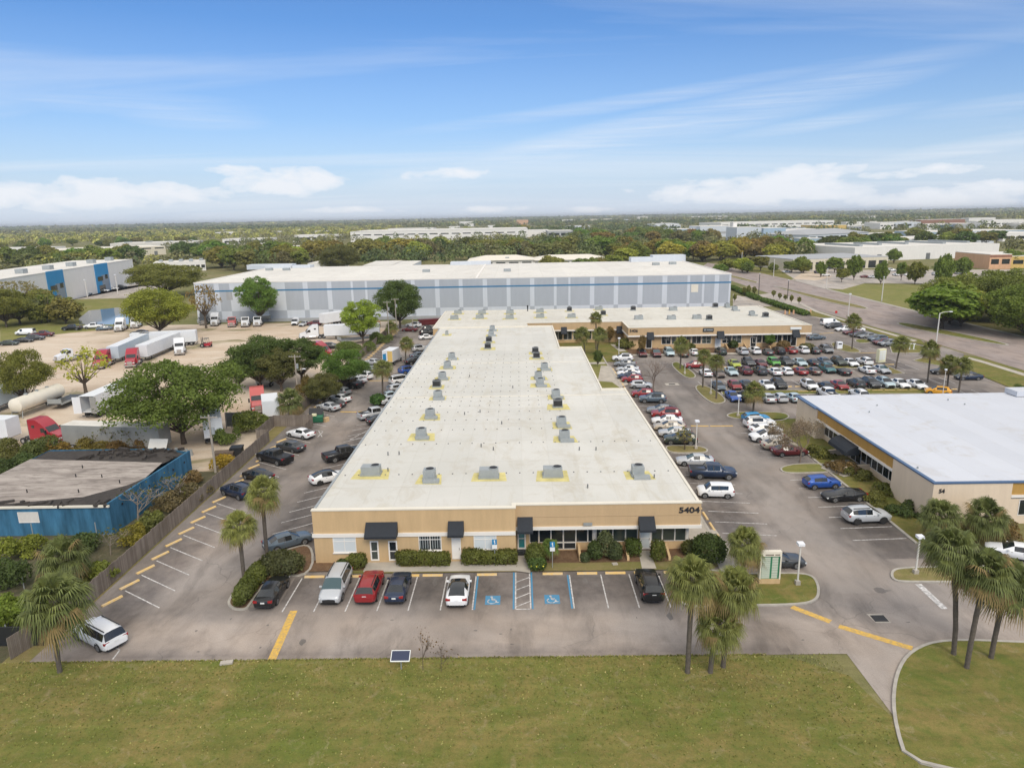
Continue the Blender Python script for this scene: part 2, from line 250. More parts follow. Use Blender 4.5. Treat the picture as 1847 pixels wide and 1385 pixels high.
def leafmat(name, trans=0.34, lo=0.72, hi=1.28, use_attr=False):
    m = bpy.data.materials.new(name); m.use_nodes = True; t = m.node_tree; t.nodes.clear(); o = N(t, 'ShaderNodeOutputMaterial')
    if use_attr:
        at = N(t, 'ShaderNodeAttribute'); at.attribute_name = 'leaf_colour'; base = at.outputs[0]
    else: base = N(t, 'ShaderNodeObjectInfo').outputs['Color']
    g = N(t, 'ShaderNodeNewGeometry'); k = ramp(t, g.outputs['Random Per Island'], [(0, lo), (1, hi)])
    cl = ramp(t, noise(t, g.outputs['Position'], 0.42, 3, 0.6), [(0.30, 0.70), (0.70, 1.25)])
    hue = mixc(t, ramp(t, noise(t, g.outputs['Position'], 0.9, 3), [(0.4, 0.0), (0.7, 0.55)]), base, mixc(t, 1, base, (1.13, 1.07, 0.80), 'MULTIPLY'))
    col = mixc(t, 1, mixc(t, 1, hue, k, 'MULTIPLY'), cl, 'MULTIPLY')
    d = N(t, 'ShaderNodeBsdfPrincipled'); t.links.new(col, d.inputs['Base Color']); d.inputs['Roughness'].default_value = 0.6; d.inputs['Specular IOR Level'].default_value = 0.22
    tr = N(t, 'ShaderNodeBsdfTranslucent'); t.links.new(mixc(t, 1, col, (1.3, 1.35, 0.7), 'MULTIPLY'), tr.inputs[0])
    mx = N(t, 'ShaderNodeMixShader'); mx.inputs[0].default_value = trans; t.links.new(d.outputs[0], mx.inputs[1]); t.links.new(tr.outputs[0], mx.inputs[2]); t.links.new(mx.outputs[0], o.inputs[0])
    MATS[name] = m; return m
leafmat('leaves'); leafmat('palm_leaf', 0.18, 0.65, 1.3); leafmat('woods_leaf', 0.1, 0.7, 1.3, True)
pbr('palm_old', (0.23, 0.165, 0.06), 0.8, var=0.3, vscale=3); pbr('twig', (0.20, 0.155, 0.125), 0.95, var=0.2, vscale=2)
# ------------------------------------------------------------------ mesh helpers
class MB:
    def __init__(s): s.v = []; s.f = []; s.m = []
    def face(s, pts, mi=0):
        i = len(s.v); s.v += [tuple(p) for p in pts]; s.f.append(tuple(range(i, i+len(pts)))); s.m.append(mi); return s
    def box(s, x0, x1, y0, y1, z0, z1, mi=0, mtop=None, bottom=True):
        i = len(s.v); s.v += [(x, y, z) for z in (z0, z1) for x, y in ((x0, y0), (x1, y0), (x1, y1), (x0, y1))]
        fs = [(4, 5, 6, 7), (0, 1, 5, 4), (1, 2, 6, 5), (2, 3, 7, 6), (3, 0, 4, 7)] + ([(3, 2, 1, 0)] if bottom else [])
        for k, f in enumerate(fs): s.f.append(tuple(i+j for j in f)); s.m.append(mtop if (k == 0 and mtop is not None) else mi)
        return s
    def obox(s, c, ang, L, Wd, z0, z1, mi=0, mtop=None):      # a box about (x, y), long side along ang (radians)
        i = len(s.v); ca, sa = math.cos(ang), math.sin(ang)
        for z in (z0, z1):
            for a, b in ((-L/2, -Wd/2), (L/2, -Wd/2), (L/2, Wd/2), (-L/2, Wd/2)): s.v.append((c[0]+a*ca-b*sa, c[1]+a*sa+b*ca, z))
        for k, f in enumerate(((4, 5, 6, 7), (0, 1, 5, 4), (1, 2, 6, 5), (2, 3, 7, 6), (3, 0, 4, 7), (3, 2, 1, 0))): s.f.append(tuple(i+j for j in f)); s.m.append(mtop if (k == 0 and mtop is not None) else mi)
        return s
    def prism(s, poly, z0, z1, mside=0, mtop=0, top=True):
        n = len(poly); i = len(s.v); a = sum(poly[k][0]*poly[(k+1) % n][1]-poly[(k+1) % n][0]*poly[k][1] for k in range(n))
        if a < 0: poly = poly[::-1]
        s.v += [(p[0], p[1], z0) for p in poly]+[(p[0], p[1], z1) for p in poly]
        for k in range(n): s.f.append((i+k, i+(k+1) % n, i+n+(k+1) % n, i+n+k)); s.m.append(mside)
        if top: s.f.append(tuple(range(i+n, i+2*n))); s.m.append(mtop)
        return s
    def sheet(s, poly, z, mi=0):
        n = len(poly); a = sum(poly[k][0]*poly[(k+1) % n][1]-poly[(k+1) % n][0]*poly[k][1] for k in range(n))
        if a < 0: poly = poly[::-1]
        return s.face([(p[0], p[1], z) for p in poly], mi)
    def xz(s, prof, y0, y1, mi=0):                             # side profile (x, z) drawn out along y
        n = len(prof); i = len(s.v); s.v += [(x, y0, z) for x, z in prof]+[(x, y1, z) for x, z in prof]
        for k in range(n): s.f.append((i+k, i+(k+1) % n, i+n+(k+1) % n, i+n+k)); s.m.append(mi)
        s.f.append(tuple(range(i+n-1, i-1, -1))); s.m.append(mi); s.f.append(tuple(range(i+n, i+2*n))); s.m.append(mi); return s
    def tube(s, pts, rad, n=8, mi=0, cap=True):
        pts = [Vector(p) for p in pts]; rad = rad if isinstance(rad, (list, tuple)) else [rad]*len(pts); base = len(s.v)
        for k, p in enumerate(pts):
            d = (pts[min(k+1, len(pts)-1)]-pts[max(k-1, 0)]).normalized(); q = Vector((1, 0, 0)) if abs(d.x) < 0.8 else Vector((0, 1, 0))
            u = d.cross(q).normalized(); w = d.cross(u)
            for j in range(n): a = 2*PI*j/n; s.v.append(tuple(p+(u*math.cos(a)+w*math.sin(a))*rad[k]))
        for k in range(len(pts)-1):
            for j in range(n): s.f.append((base+k*n+j, base+k*n+(j+1) % n, base+(k+1)*n+(j+1) % n, base+(k+1)*n+j)); s.m.append(mi)
        if cap: s.f.append(tuple(base+j for j in range(n))[::-1]); s.m.append(mi); s.f.append(tuple(base+(len(pts)-1)*n+j for j in range(n))); s.m.append(mi)
        return s
    def build(s, name, mats, parent=None, smooth=False, angle=35, loc=None):
        me = bpy.data.meshes.new(name); me.from_pydata(s.v, [], s.f)
        for m in (mats if isinstance(mats, (list, tuple)) else [mats]): me.materials.append(M[m] if isinstance(m, str) else m)
        me.polygons.foreach_set('material_index', s.m)
        if smooth: me.polygons.foreach_set('use_smooth', [True]*len(s.f)); me.update(); me.set_sharp_from_angle(angle=R_(angle))
        me.update(); return link(name, me, parent, loc)
def link(name, me, parent=None, loc=None):
    o = bpy.data.objects.new(name, me); C.objects.link(o)
    if parent is not None: o.parent = parent
    if loc is not None: o.location = loc
    return o
LABELS = {}
def tag(o, label=None, cat=None, group=None, kind=None):
    if label: o['label'] = label; LABELS.setdefault(label, []).append(o.name)
    if cat: o['category'] = cat
    if group: o['group'] = group
    if kind: o['kind'] = kind
    return o
def thing(name, label, cat, loc=(0, 0, 0), rz=0.0, group=None):
    o = bpy.data.objects.new(name, None); C.objects.link(o); o.location = loc; o.rotation_euler = (0, 0, rz); o.empty_display_size = 0.2
    return tag(o, label, cat, group)
def kids(o): return [c for c in KIDS.get(o.name, [])]
KIDS = {}
def index_kids(root):
    for o in [root]+list(root.children_recursive): KIDS[o.name] = list(o.children)
def copy_tree(o, parent=None):
    c = o.copy(); C.objects.link(c)
    if parent is not None: c.parent = parent
    for ch in KIDS.get(o.name, []): copy_tree(ch, c)
    return c
def ground(name, poly, mat, z, kind='structure'):
    return tag(MB().sheet(poly, z).build(name, mat), kind=kind)
def gp(pts, z=0): return [G(x, y, z)[:2] for x, y in pts]
def rect(x0, y0, x1, y1): return [(x0, y0), (x1, y0), (x1, y1), (x0, y1)]
class Site:                              # a thing whose parts are modelled in world coordinates
    def __init__(s, name, label, cat, base, group=None):
        s.root = thing(name, label, cat, base, 0, group); s.off = tuple(-c for c in base)
    def add(s, mb, name, mats, parent=None, smooth=False, angle=35):
        return mb.build(name, mats, parent or s.root, smooth, angle, None if parent else s.off)
# ------------------------------------------------------------------ vehicles
CARCOL = dict(white=(0.78, 0.79, 0.80), silver=(0.50, 0.52, 0.54), grey=(0.22, 0.235, 0.25), charcoal=(0.055, 0.060, 0.066), black=(0.012, 0.013, 0.015), navy=(0.014, 0.028, 0.065), blue=(0.02, 0.085, 0.36),
              red=(0.26, 0.014, 0.018), maroon=(0.125, 0.016, 0.020), green=(0.07, 0.33, 0.03), lime=(0.36, 0.42, 0.03), teal=(0.035, 0.15, 0.16), beige=(0.50, 0.44, 0.35), yellow=(0.70, 0.34, 0.02),
              brown=(0.14, 0.105, 0.085), ice=(0.45, 0.56, 0.60), sky=(0.03, 0.27, 0.55), olive=(0.045, 0.06, 0.045), slate=(0.10, 0.135, 0.17), pearl=(0.68, 0.66, 0.61))
for k, c in CARCOL.items(): pbr('paint_'+k, c, 0.34, metal=0.0 if k in ('white', 'pearl', 'yellow', 'lime', 'green', 'red') else 0.2, coat=0.35)
pbr('car_glass', (0.012, 0.016, 0.020), 0.05, spec=0.9); pbr('car_glass_tint', (0.035, 0.075, 0.085), 0.06, spec=0.9); pbr('tyre', (0.018, 0.018, 0.018), 0.85); pbr('rim', (0.40, 0.41, 0.42), 0.35, metal=0.6); pbr('rim_black', (0.03, 0.03, 0.03), 0.4)
pbr('tail_red', (0.30, 0.010, 0.012), 0.2, coat=0.5); pbr('head_glass', (0.62, 0.65, 0.66), 0.12, coat=0.5); pbr('plate_white', (0.72, 0.73, 0.72), 0.5); pbr('plastic_black', (0.02, 0.02, 0.021), 0.6); pbr('chrome', (0.55, 0.55, 0.56), 0.2, metal=0.8)
# stations: x, half width, z bottom, z shoulder, z top, half width of top
CAR = {
 'sedan': dict(st=[(2.40, .52, .40, .58, .62, .44), (2.33, .78, .24, .66, .70, .66), (1.98, .88, .18, .77, .83, .76), (1.05, .905, .17, .90, .97, .76), (.32, .91, .17, .92, 1.37, .62), (.20, .91, .17, .92, 1.41, .61), (-.42, .91, .17, .93, 1.44, .60),
                   (-.54, .91, .17, .93, 1.44, .60), (-1.18, .91, .18, .95, 1.37, .58), (-1.85, .90, .20, .98, 1.06, .66), (-2.22, .86, .25, .98, 1.03, .68), (-2.38, .78, .36, .86, .96, .64), (-2.42, .62, .46, .70, .74, .50)],
               ws=(3, 5), sg=[(5, 6), (7, 8)], rw=(8, 9), wx=(1.42, -1.38), wr=.33),
 'coupe': dict(st=[(2.38, .52, .38, .54, .57, .44), (2.30, .80, .22, .62, .66, .68), (1.95, .90, .16, .74, .80, .78), (.85, .93, .16, .86, .92, .76), (.05, .93, .16, .88, 1.27, .60), (-.05, .93, .16, .88, 1.30, .58), (-.70, .93, .16, .92, 1.31, .56),
                   (-.80, .93, .16, .93, 1.30, .56), (-1.0, .93, .17, .96, 1.26, .55), (-1.80, .92, .20, .99, 1.05, .64), (-2.18, .88, .26, .97, 1.01, .68), (-2.34, .80, .36, .86, .92, .64), (-2.38, .64, .46, .70, .74, .50)],
               ws=(3, 5), sg=[(5, 6), (7, 8)], rw=(8, 9), wx=(1.42, -1.38), wr=.35),
 'fastback': dict(st=[(2.38, .52, .40, .60, .64, .46), (2.30, .80, .24, .68, .73, .68), (1.95, .92, .18, .80, .86, .78), (1.10, .94, .17, .92, .99, .78), (.42, .95, .17, .95, 1.42, .64), (.30, .95, .17, .95, 1.46, .62), (-.30, .95, .17, .97, 1.52, .62), (-.42, .95, .17, .98, 1.52, .62), (-1.05, .95, .18, 1.02, 1.46, .60), (-1.25, .95, .18, 1.03, 1.42, .60), (-2.0, .93, .22, 1.04, 1.14, .66), (-2.28, .86, .32, .98, 1.04, .66), (-2.36, .70, .46, .74, .78, .56)],
               ws=(3, 5), sg=[(5, 6), (7, 8)], rw=(5, 10), wx=(1.42, -1.42), wr=.35),
 'suv': dict(st=[(2.36, .56, .48, .74, .78, .50), (2.30, .82, .32, .86, .92, .72), (1.98, .92, .24, .97, 1.05, .80), (1.22, .945, .23, 1.05, 1.13, .82), (.36, .95, .23, 1.07, 1.58, .70), (.22, .95, .23, 1.07, 1.64, .68), (-.38, .95, .23, 1.09, 1.70, .67),
                 (-.50, .95, .23, 1.09, 1.70, .67), (-1.35, .95, .24, 1.12, 1.66, .65), (-1.45, .95, .24, 1.13, 1.64, .64), (-1.86, .94, .26, 1.16, 1.57, .62), (-2.28, .88, .34, 1.12, 1.18, .72), (-2.36, .76, .46, .80, .84, .66)],
             ws=(3, 5), sg=[(5, 6), (7, 8), (9, 10)], rw=(10, 11), wx=(1.42, -1.40), wr=.38),
 'hatchback': dict(st=[(2.10, .52, .42, .64, .68, .46), (2.03, .78, .26, .74, .80, .66), (1.75, .86, .19, .86, .93, .74), (1.05, .88, .18, .95, 1.03, .74), (.40, .89, .18, .96, 1.44, .62), (.28, .89, .18, .96, 1.48, .61), (-.40, .89, .18, .98, 1.50, .61),
                       (-.50, .89, .18, .98, 1.50, .61), (-1.25, .89, .19, 1.0, 1.45, .60), (-1.4, .89, .19, 1.02, 1.42, .60), (-1.62, .88, .22, 1.03, 1.36, .59), (-2.02, .82, .32, .98, 1.06, .68), (-2.10, .68, .46, .72, .76, .58)],
                   ws=(3, 5), sg=[(5, 6), (7, 8)], rw=(10, 11), wx=(1.26, -1.26), wr=.33),
 'boxy hatchback': dict(st=[(2.05, .56, .44, .72, .76, .50), (1.98, .80, .28, .84, .90, .70), (1.75, .88, .20, .97, 1.03, .78), (1.20, .90, .19, 1.02, 1.09, .78), (.72, .91, .19, 1.03, 1.54, .70), (.60, .91, .19, 1.03, 1.60, .69), (-.25, .91, .19, 1.05, 1.63, .69),
                            (-.35, .91, .19, 1.05, 1.63, .69), (-1.35, .91, .20, 1.09, 1.61, .68), (-1.5, .91, .20, 1.10, 1.60, .68), (-1.82, .90, .22, 1.11, 1.56, .67), (-2.00, .86, .30, 1.06, 1.12, .76), (-2.05, .76, .44, .72, .76, .64)],
                        ws=(3, 5), sg=[(5, 6), (7, 8)], rw=(10, 11), wx=(1.28, -1.26), wr=.34),
 'minivan': dict(st=[(2.56, .56, .42, .66, .70, .50), (2.49, .82, .26, .78, .84, .70), (2.2, .93, .20, .92, .99, .80), (1.55, .96, .19, 1.03, 1.12, .82), (.75, .97, .19, 1.04, 1.62, .72), (.60, .97, .19, 1.04, 1.68, .70), (-.25, .97, .19, 1.05, 1.74, .70),
                     (-.37, .97, .19, 1.05, 1.74, .70), (-1.35, .97, .20, 1.06, 1.73, .70), (-1.45, .97, .20, 1.06, 1.73, .70), (-2.22, .96, .22, 1.07, 1.66, .68), (-2.50, .90, .30, 1.04, 1.12, .78), (-2.56, .80, .42, .74, .78, .70)],
                 ws=(3, 5), sg=[(5, 6), (7, 8), (9, 10)], rw=(10, 11), wx=(1.55, -1.48), wr=.36),
 'van': dict(st=[(2.70, .60, .46, .80, .84, .54), (2.63, .86, .32, .95, 1.0, .76), (2.35, .95, .26, 1.10, 1.16, .84), (1.95, .97, .25, 1.18, 1.24, .84), (1.25, .98, .25, 1.20, 1.86, .80), (1.10, .98, .25, 1.20, 1.94, .78), (.40, .98, .25, 1.20, 1.98, .78),
                 (.25, .98, .25, 1.20, 1.98, .78), (-1.0, .98, .26, 1.20, 1.98, .78), (-1.2, .98, .26, 1.20, 1.98, .78), (-2.55, .97, .28, 1.20, 1.96, .77), (-2.66, .93, .34, 1.15, 1.22, .84), (-2.70, .86, .46, .80, .84, .74)],
             ws=(3, 5), sg=[(5, 6)], rw=(10, 11), wx=(1.65, -1.55), wr=.36),
 'pickup': dict(st=[(2.85, .62, .54, .86, .90, .56), (2.78, .90, .38, 1.0, 1.06, .80), (2.45, .985, .32, 1.10, 1.18, .88), (1.50, 1.0, .31, 1.18, 1.26, .88), (.88, 1.0, .31, 1.20, 1.78, .74), (.74, 1.0, .31, 1.20, 1.84, .72), (.05, 1.0, .31, 1.20, 1.88, .72),
                    (-.07, 1.0, .31, 1.20, 1.88, .72), (-.72, 1.0, .31, 1.20, 1.86, .71), (-.80, 1.0, .31, 1.20, 1.80, .72), (-.95, 1.0, .31, 1.20, 1.26, .90), (-2.78, 1.0, .34, 1.18, 1.235, .95), (-2.85, .95, .44, 1.05, 1.08, .90)],
                ws=(3, 5), sg=[(5, 6), (7, 8)], rw=(9, 10), wx=(1.85, -1.65), wr=.41, bed=(-2.70, -1.02)),
}
def car_proto(kind, detail=2):
    d = CAR[kind]; st = d['st']; n = len(st); rings = []
    for (x, w, zb, zs, zt, wt) in st:
        g = zt-zs; tall = g > 0.2; zm = zb+(zs-zb)*0.55
        half = [(0, zb), (w*.86, zb), (w*.965, zb+(zs-zb)*.16), (w, zm), (w*.975, zs-.03), (w*.925, zs+.012), (wt+(0.02 if tall else .04), zt-(.07 if tall else .03)), (wt*.80, zt-.006), (0, zt+.018)]
        rings.append([(x, y, z) for y, z in half])
    mir = lambda p: (p[0], -p[1], p[2]); K = 8
    body = MB(); parts = {'windscreen': MB(), 'rear_window': MB(), 'side_window': [MB(), MB()]}
    isr = lambda i, r: r is not None and r[0] <= i < r[1]
    for i in range(n-1):
        A, B = rings[i], rings[i+1]
        for k in range(K):
            for s in (0, 1):
                q = [A[k], B[k], B[k+1], A[k+1]]
                if s: q = [mir(p) for p in q][::-1]
                tgt = body; mi = 0
                if k >= 6 and isr(i, d['ws']): tgt = parts['windscreen']
                elif k >= 6 and isr(i, d['rw']): tgt = parts['rear_window']
                elif k == 5 and any(isr(i, r) for r in d['sg']): tgt = parts['side_window'][s]
                elif k == 5 and d['sg'][0][0] <= i < d['sg'][-1][1]: mi = 1
                elif k <= 1: mi = 1
                tgt.face(q, mi if tgt is body else 0)
    for R, flip in ((rings[0], 0), (rings[-1], 1)):
        loop = [*R, *[mir(p) for p in R[1:-1]][::-1]]; body.face(loop if flip else loop[::-1], 1 if not flip else 0)
    for wx in d['wx']:                   # dark wheel arches, a lip proud of the flank
        for s in (1, -1):
            w0 = .985*max(q[1] for q in st)
            seg = [(wx+math.cos(a)*(d['wr']+.075), s*(w0+.012), d['wr']+math.sin(a)*(d['wr']+.075)) for a in np.linspace(-.35, PI+.35, 13)]
            body.face(seg if s < 0 else seg[::-1], 1)
    zf = st[1][3]; xf = st[1][0]; wf = st[1][1]
    if detail > 1:
        body.box(xf-.02, xf+.035, -wf*.50, wf*.50, zf-.24, zf-.05, 1)          # grille
        body.box(st[-2][0]-.05, st[-2][0]+.05, -.62, .62, st[-2][2]+.02, st[-2][2]+.14, 1)
        for s in (1, -1):
            for xx in (d['sg'][0][0], ):
                body.box(-.62, -.46, s*(st[6][1]*.99)-.008, s*(st[6][1]*.99)+.012, st[6][3]-.12, st[6][3]-.085, 2)   # handles
                body.box(.28, .44, s*(st[6][1]*.99)-.008, s*(st[6][1]*.99)+.012, st[6][3]-.12, st[6][3]-.085, 2)
        if kind in ('suv', 'minivan'):
            for s in (1, -1): body.box(st[10][0]+.1, st[5][0]-.2, s*st[7][5]*.86-.025, s*st[7][5]*.86+.025, st[7][4]-.02, st[7][4]+.055, 1)
    root = thing(kind.replace(' ', '_'), None, 'car')
    merged(body); bo = body.build('body', ['paint_white', 'plastic_black', 'chrome'], root, True, 62)
    bo.material_slots[0].link = 'OBJECT'; bo.material_slots[0].material = M['paint_white']
    merged(parts['windscreen']).build('windscreen', 'car_glass', root, True, 60); merged(parts['rear_window']).build('rear_window', 'car_glass', root, True, 60)
    for s in (0, 1): parts['side_window'][s].build('side_window', 'car_glass', root, True, 60)
    for wx in d['wx']:
        for s in (1, -1):
            w0 = .985*max(q[1] for q in st); r = d['wr']; y0 = s*(w0-.20); y1 = s*(w0+.022)
            t = MB(); t.tube([(0, y0-s*w0, 0), (0, y1-s*w0-s*.03, 0), (0, y1-s*w0, 0)], [r, r, r-.03], 18, 0); wo_ = t.build('wheel', 'tyre', root, True, 40, (wx, s*w0, r))
            rm = MB(); rr = r*.68; yy = s*.026
            hub = [(0, yy+s*.004, 0)]; ns = 10
            for j in range(ns):
                a0 = 2*PI*j/ns; a1 = a0+2*PI/ns*.62; pts = [(math.cos(a0)*.05, yy, math.sin(a0)*.05), (math.cos(a0)*rr, yy, math.sin(a0)*rr), (math.cos(a1)*rr, yy, math.sin(a1)*rr), (math.cos(a1)*.05, yy, math.sin(a1)*.05)]
                rm.face(pts if s < 0 else pts[::-1])
            if detail > 1: rm.build('rim', 'rim', wo_)
            else: rm.build('rim', 'rim', wo_)
    zr = st[-3][3]; xr = st[-2][0]
    if kind in ('suv', 'minivan', 'van', 'hatchback', 'boxy hatchback'): xr = st[-2][0]+.03; zr = st[-2][3]
    for s in (1, -1):
        h = MB(); w = wf; h.xz([(xf-.42, zf+.05), (xf-.10, zf+.035), (xf+.035, zf-.01), (xf+.02, zf-.13), (xf-.20, zf-.11)], s*w*.60, s*(w*1.025), 0); h.build('headlight', 'head_glass', root)
        h = MB(); w = st[-2][1]; h.box(xr-.055, xr+.12, min(s*w*.58, s*(w*1.035)), max(s*w*.58, s*(w*1.035)), zr-.20, zr-.02, 0); h.build('tail_light', 'tail_red', root)
        if detail > 1:
            m = MB(); xm = st[3][0]-.42; m.box(xm-.08, xm+.06, min(s*st[3][1]*.96, s*(st[3][1]+.17)), max(s*st[3][1]*.96, s*(st[3][1]+.17)), st[3][3]+.02, st[3][3]+.16); mo = m.build('mirror', ['paint_white'], root)
            mo.material_slots[0].link = 'OBJECT'; mo.material_slots[0].material = M['paint_white']
    if detail > 1: MB().box(st[-2][0]-.062, st[-2][0]-.04, -.17, .17, zr-.26 if kind != 'pickup' else .62, zr-.13 if kind != 'pickup' else .74).build('number_plate', 'plate_white', root)
    if 'bed' in d:
        x0, x1 = d['bed']; b = MB(); zt = 1.262; b.sheet(rect(x0, -.80, x1, .80), zt, 0); b.build('bed_dark', 'plastic_black', root)  # flat dark sheet standing for the dark inside of the open bed
    root.location = (0, 0, -300); index_kids(root); return root
def merged(mb):                          # weld shared vertices so that smooth shading flows
    idx = {}; nv = []; mp = []
    for p in mb.v:
        k = (round(p[0], 4), round(p[1], 4), round(p[2], 4))
        if k not in idx: idx[k] = len(nv); nv.append(p)
        mp.append(idx[k])
    nf = []; nm = []
    for f, m in zip(mb.f, mb.m):
        g = []
        for i in f:
            j = mp[i]
            if j not in g: g.append(j)
        if len(g) > 2: nf.append(tuple(g)); nm.append(m)
    mb.v, mb.f, mb.m = nv, nf, nm; return mb
PROTO = {}; USED = set()
def car(kind, colour, px, py, heading, label, group=None, detail=2, tint=False, rims=None, world=None):
    key = (kind, detail)
    if key not in PROTO: PROTO[key] = car_proto(kind, detail)
    src = PROTO[key]
    o = src if key not in USED else copy_tree(src)
    if key not in USED: USED.add(key); o['_first'] = 1
    x, y = world or G(px, py)[:2]
    o.location = (x, y, 0); o.rotation_euler = (0, 0, R_(heading))
    CATS = {'pickup': 'pickup truck', 'van': 'van', 'minivan': 'minivan'}
    tag(o, label, CATS.get(kind, 'car'), group)
    LATE.append((o, colour, tint, rims)); return o
LATE = []
def finish_cars():                       # paint last, so that the copies were made from a plain first car
    bpy.context.view_layer.update()
    for o, colour, tint, rims in LATE:
        for ch in o.children_recursive:
            n = ch.name.split('.')[0]
            if n in ('body', 'mirror'): ch.material_slots[0].link = 'OBJECT'; ch.material_slots[0].material = M['paint_'+colour]
            elif n == 'windscreen' and tint: ch.material_slots[0].link = 'OBJECT'; ch.material_slots[0].material = M['car_glass_tint']
            elif n == 'rim' and rims: ch.material_slots[0].link = 'OBJECT'; ch.material_slots[0].material = M[rims]
        if '_first' in o: del o['_first']
def wheel(parent, x, y, r, w=.28, side=1):
    t = MB().tube([(0, -side*w, 0), (0, 0, 0)], [r, r], 16); o = t.build('wheel', 'tyre', parent, True, 40, (x, y, r))
    rm = MB(); rm.tube([(0, -.02*side, 0), (0, .012*side, 0)], [r*.55, r*.5], 12); rm.build('rim', 'rim', o); return o
for k, c in dict(truck_red=(0.36, 0.010, 0.028), truck_white=(0.76, 0.77, 0.78), truck_dark=(0.02, 0.03, 0.035), truck_faded=(0.50, 0.10, 0.09)).items(): pbr(k, c, 0.35, coat=0.5)
pbr('trailer_white', (0.72, 0.74, 0.76), 0.5, var=0.06, vscale=0.5); pbr('trailer_grey', (0.34, 0.34, 0.32), 0.6, metal=0.2, var=0.25, vscale=0.4); pbr('trailer_blue', (0.52, 0.60, 0.66), 0.5, var=0.08, vscale=0.5)
def tractor(px, py, heading, paint, label, sleeper=True, world=None, group='semi trucks parked in the dirt yard', stack=True):
    x, y = world or G(px, py)[:2]; r = thing('semi_truck', label, 'truck', (x, y, 0), R_(heading), group)
    MB().box(-3.4, 3.2, -.45, .45, .70, .98).build('chassis', 'steel_dark', r)
    hood = MB().xz([(3.35, .55), (3.45, 1.0), (3.30, 1.62), (1.75, 2.02), (1.75, .55)], -.98, .98); hood.build('hood', paint, r, True, 30)
    MB().box(3.42, 3.50, -.52, .52, .85, 1.52).build('grille', 'chrome', r); MB().box(3.30, 3.62, -1.22, 1.22, .40, .78).build('bumper', 'chrome', r)
    back = -1.7 if sleeper else -.1
    top = 3.9 if sleeper else 2.9
    prof = [(1.75, .75), (1.75, 2.0), (1.05, 2.85)]+([(.55, 3.35), (-.35, top), (back, top)] if sleeper else [(.85, top), (back, top)])+[(back, .75)]
    cab = MB().xz(prof, -1.18, 1.18); cab.build('cab', paint, r, True, 30)
    nx, nz = .772, .636; MB().face([(1.70+nx*.02, -1.02, 2.06+nz*.02), (1.70+nx*.02, 1.02, 2.06+nz*.02), (1.10+nx*.02, .98, 2.79+nz*.02), (1.10+nx*.02, -.98, 2.79+nz*.02)]).build('windscreen', 'car_glass', r)
    for s in (1, -1):
        q = [(1.45, s*1.19, 2.0), (1.02, s*1.19, 2.68), (.40, s*1.19, 2.68), (.40, s*1.19, 1.98)]; MB().face(q if s < 0 else q[::-1]).build('side_window', 'car_glass', r)
        if sleeper:
            q = [(-.55, s*1.19, 2.65), (-.55, s*1.19, 3.05), (-1.1, s*1.19, 3.05), (-1.1, s*1.19, 2.65)]; MB().face(q if s > 0 else q[::-1]).build('side_window', 'car_glass', r)
        MB().tube([(.9, s*1.05, .72), (-.9, s*1.05, .72)], .33, 12).build('fuel_tank', 'chrome', r, True)
        MB().box(1.35, 1.5, min(s*1.25, s*1.5), max(s*1.25, s*1.5), 1.75, 2.45).build('mirror', 'plastic_black', r)
        MB().box(3.15, 3.47, min(s*.62, s*1.0), max(s*.62, s*1.0), 1.05, 1.30).build('headlight', 'head_glass', r)
        if sleeper and stack: MB().tube([(back-.15, s*1.0, 1.0), (back-.15, s*1.0, 3.7)], .09, 8).build('exhaust_stack', 'chrome', r, True)
        for wx in (2.45, -1.75 if not sleeper else -2.0, -3.05): wheel(r, wx, s*1.22, .50, .32, s)
    return r
def trailer(px, py, heading, paint, label, L=14.5, world=None, ph=2.85, zb=1.10, roof='trailer_white', open_rear=False, group='semi trailers parked in the dirt yard'):
    x, y = world or G(px, py)[:2]; r = thing('semi_trailer', label, 'trailer', (x, y, 0), R_(heading), group); h = L/2
    b = MB()
    if open_rear:
        for s in (1, -1): b.box(-h, h, min(s*1.24, s*1.3), max(s*1.24, s*1.3), zb, zb+ph)
        b.box(-h, h, -1.24, 1.24, zb, zb+.08); b.box(h-.06, h, -1.24, 1.24, zb+.08, zb+ph-.04); b.build('box_body', paint, r)
        MB().box(-h, h-.06, -1.238, 1.238, zb+ph-.04, zb+ph+.02).build('roof', roof, r)
        for s in (1, -1): MB().obox((-h-.62, s*1.42), R_(100*s), 1.24, .05, zb, zb+ph).build('door', 'trailer_grey' if s < 0 else 'trailer_white', r)
    else:
        b.box(-h, h, -1.3, 1.3, zb, zb+ph); n = int(L/1.2)
        for k in range(n+1):
            xx = -h+.05+k*(L-.1)/n
            for s in (1, -1): b.box(xx-.02, xx+.02, min(s*1.3, s*1.315), max(s*1.3, s*1.315), zb+.1, zb+ph-.1)
        b.build('box_body', paint, r); MB().box(-h+.05, h-.05, -1.25, 1.25, zb+ph, zb+ph+.025).build('roof', roof, r)
        for s in (1, -1): MB().box(-h-.03, -h, min(s*.02, s*1.24), max(s*.02, s*1.24), zb+.1, zb+ph-.1).build('door', paint, r)
    MB().box(-h+.2, h-.2, -1.28, 1.28, zb-.12, zb-.004).build('side_rail', 'steel_dark', r); MB().box(-h, -h+.12, -1.2, 1.2, .45, .60).build('bumper', 'steel_dark', r)
    for s in (1, -1):
        for wx in (-h+1.3, -h+2.5): wheel(r, wx, s*1.28, .50, .32, s)
        MB().box(h-3.0, h-2.85, min(s*.7, s*.85), max(s*.7, s*.85), .02, zb-.12).build('landing_leg', 'steel_dark', r)
    return r
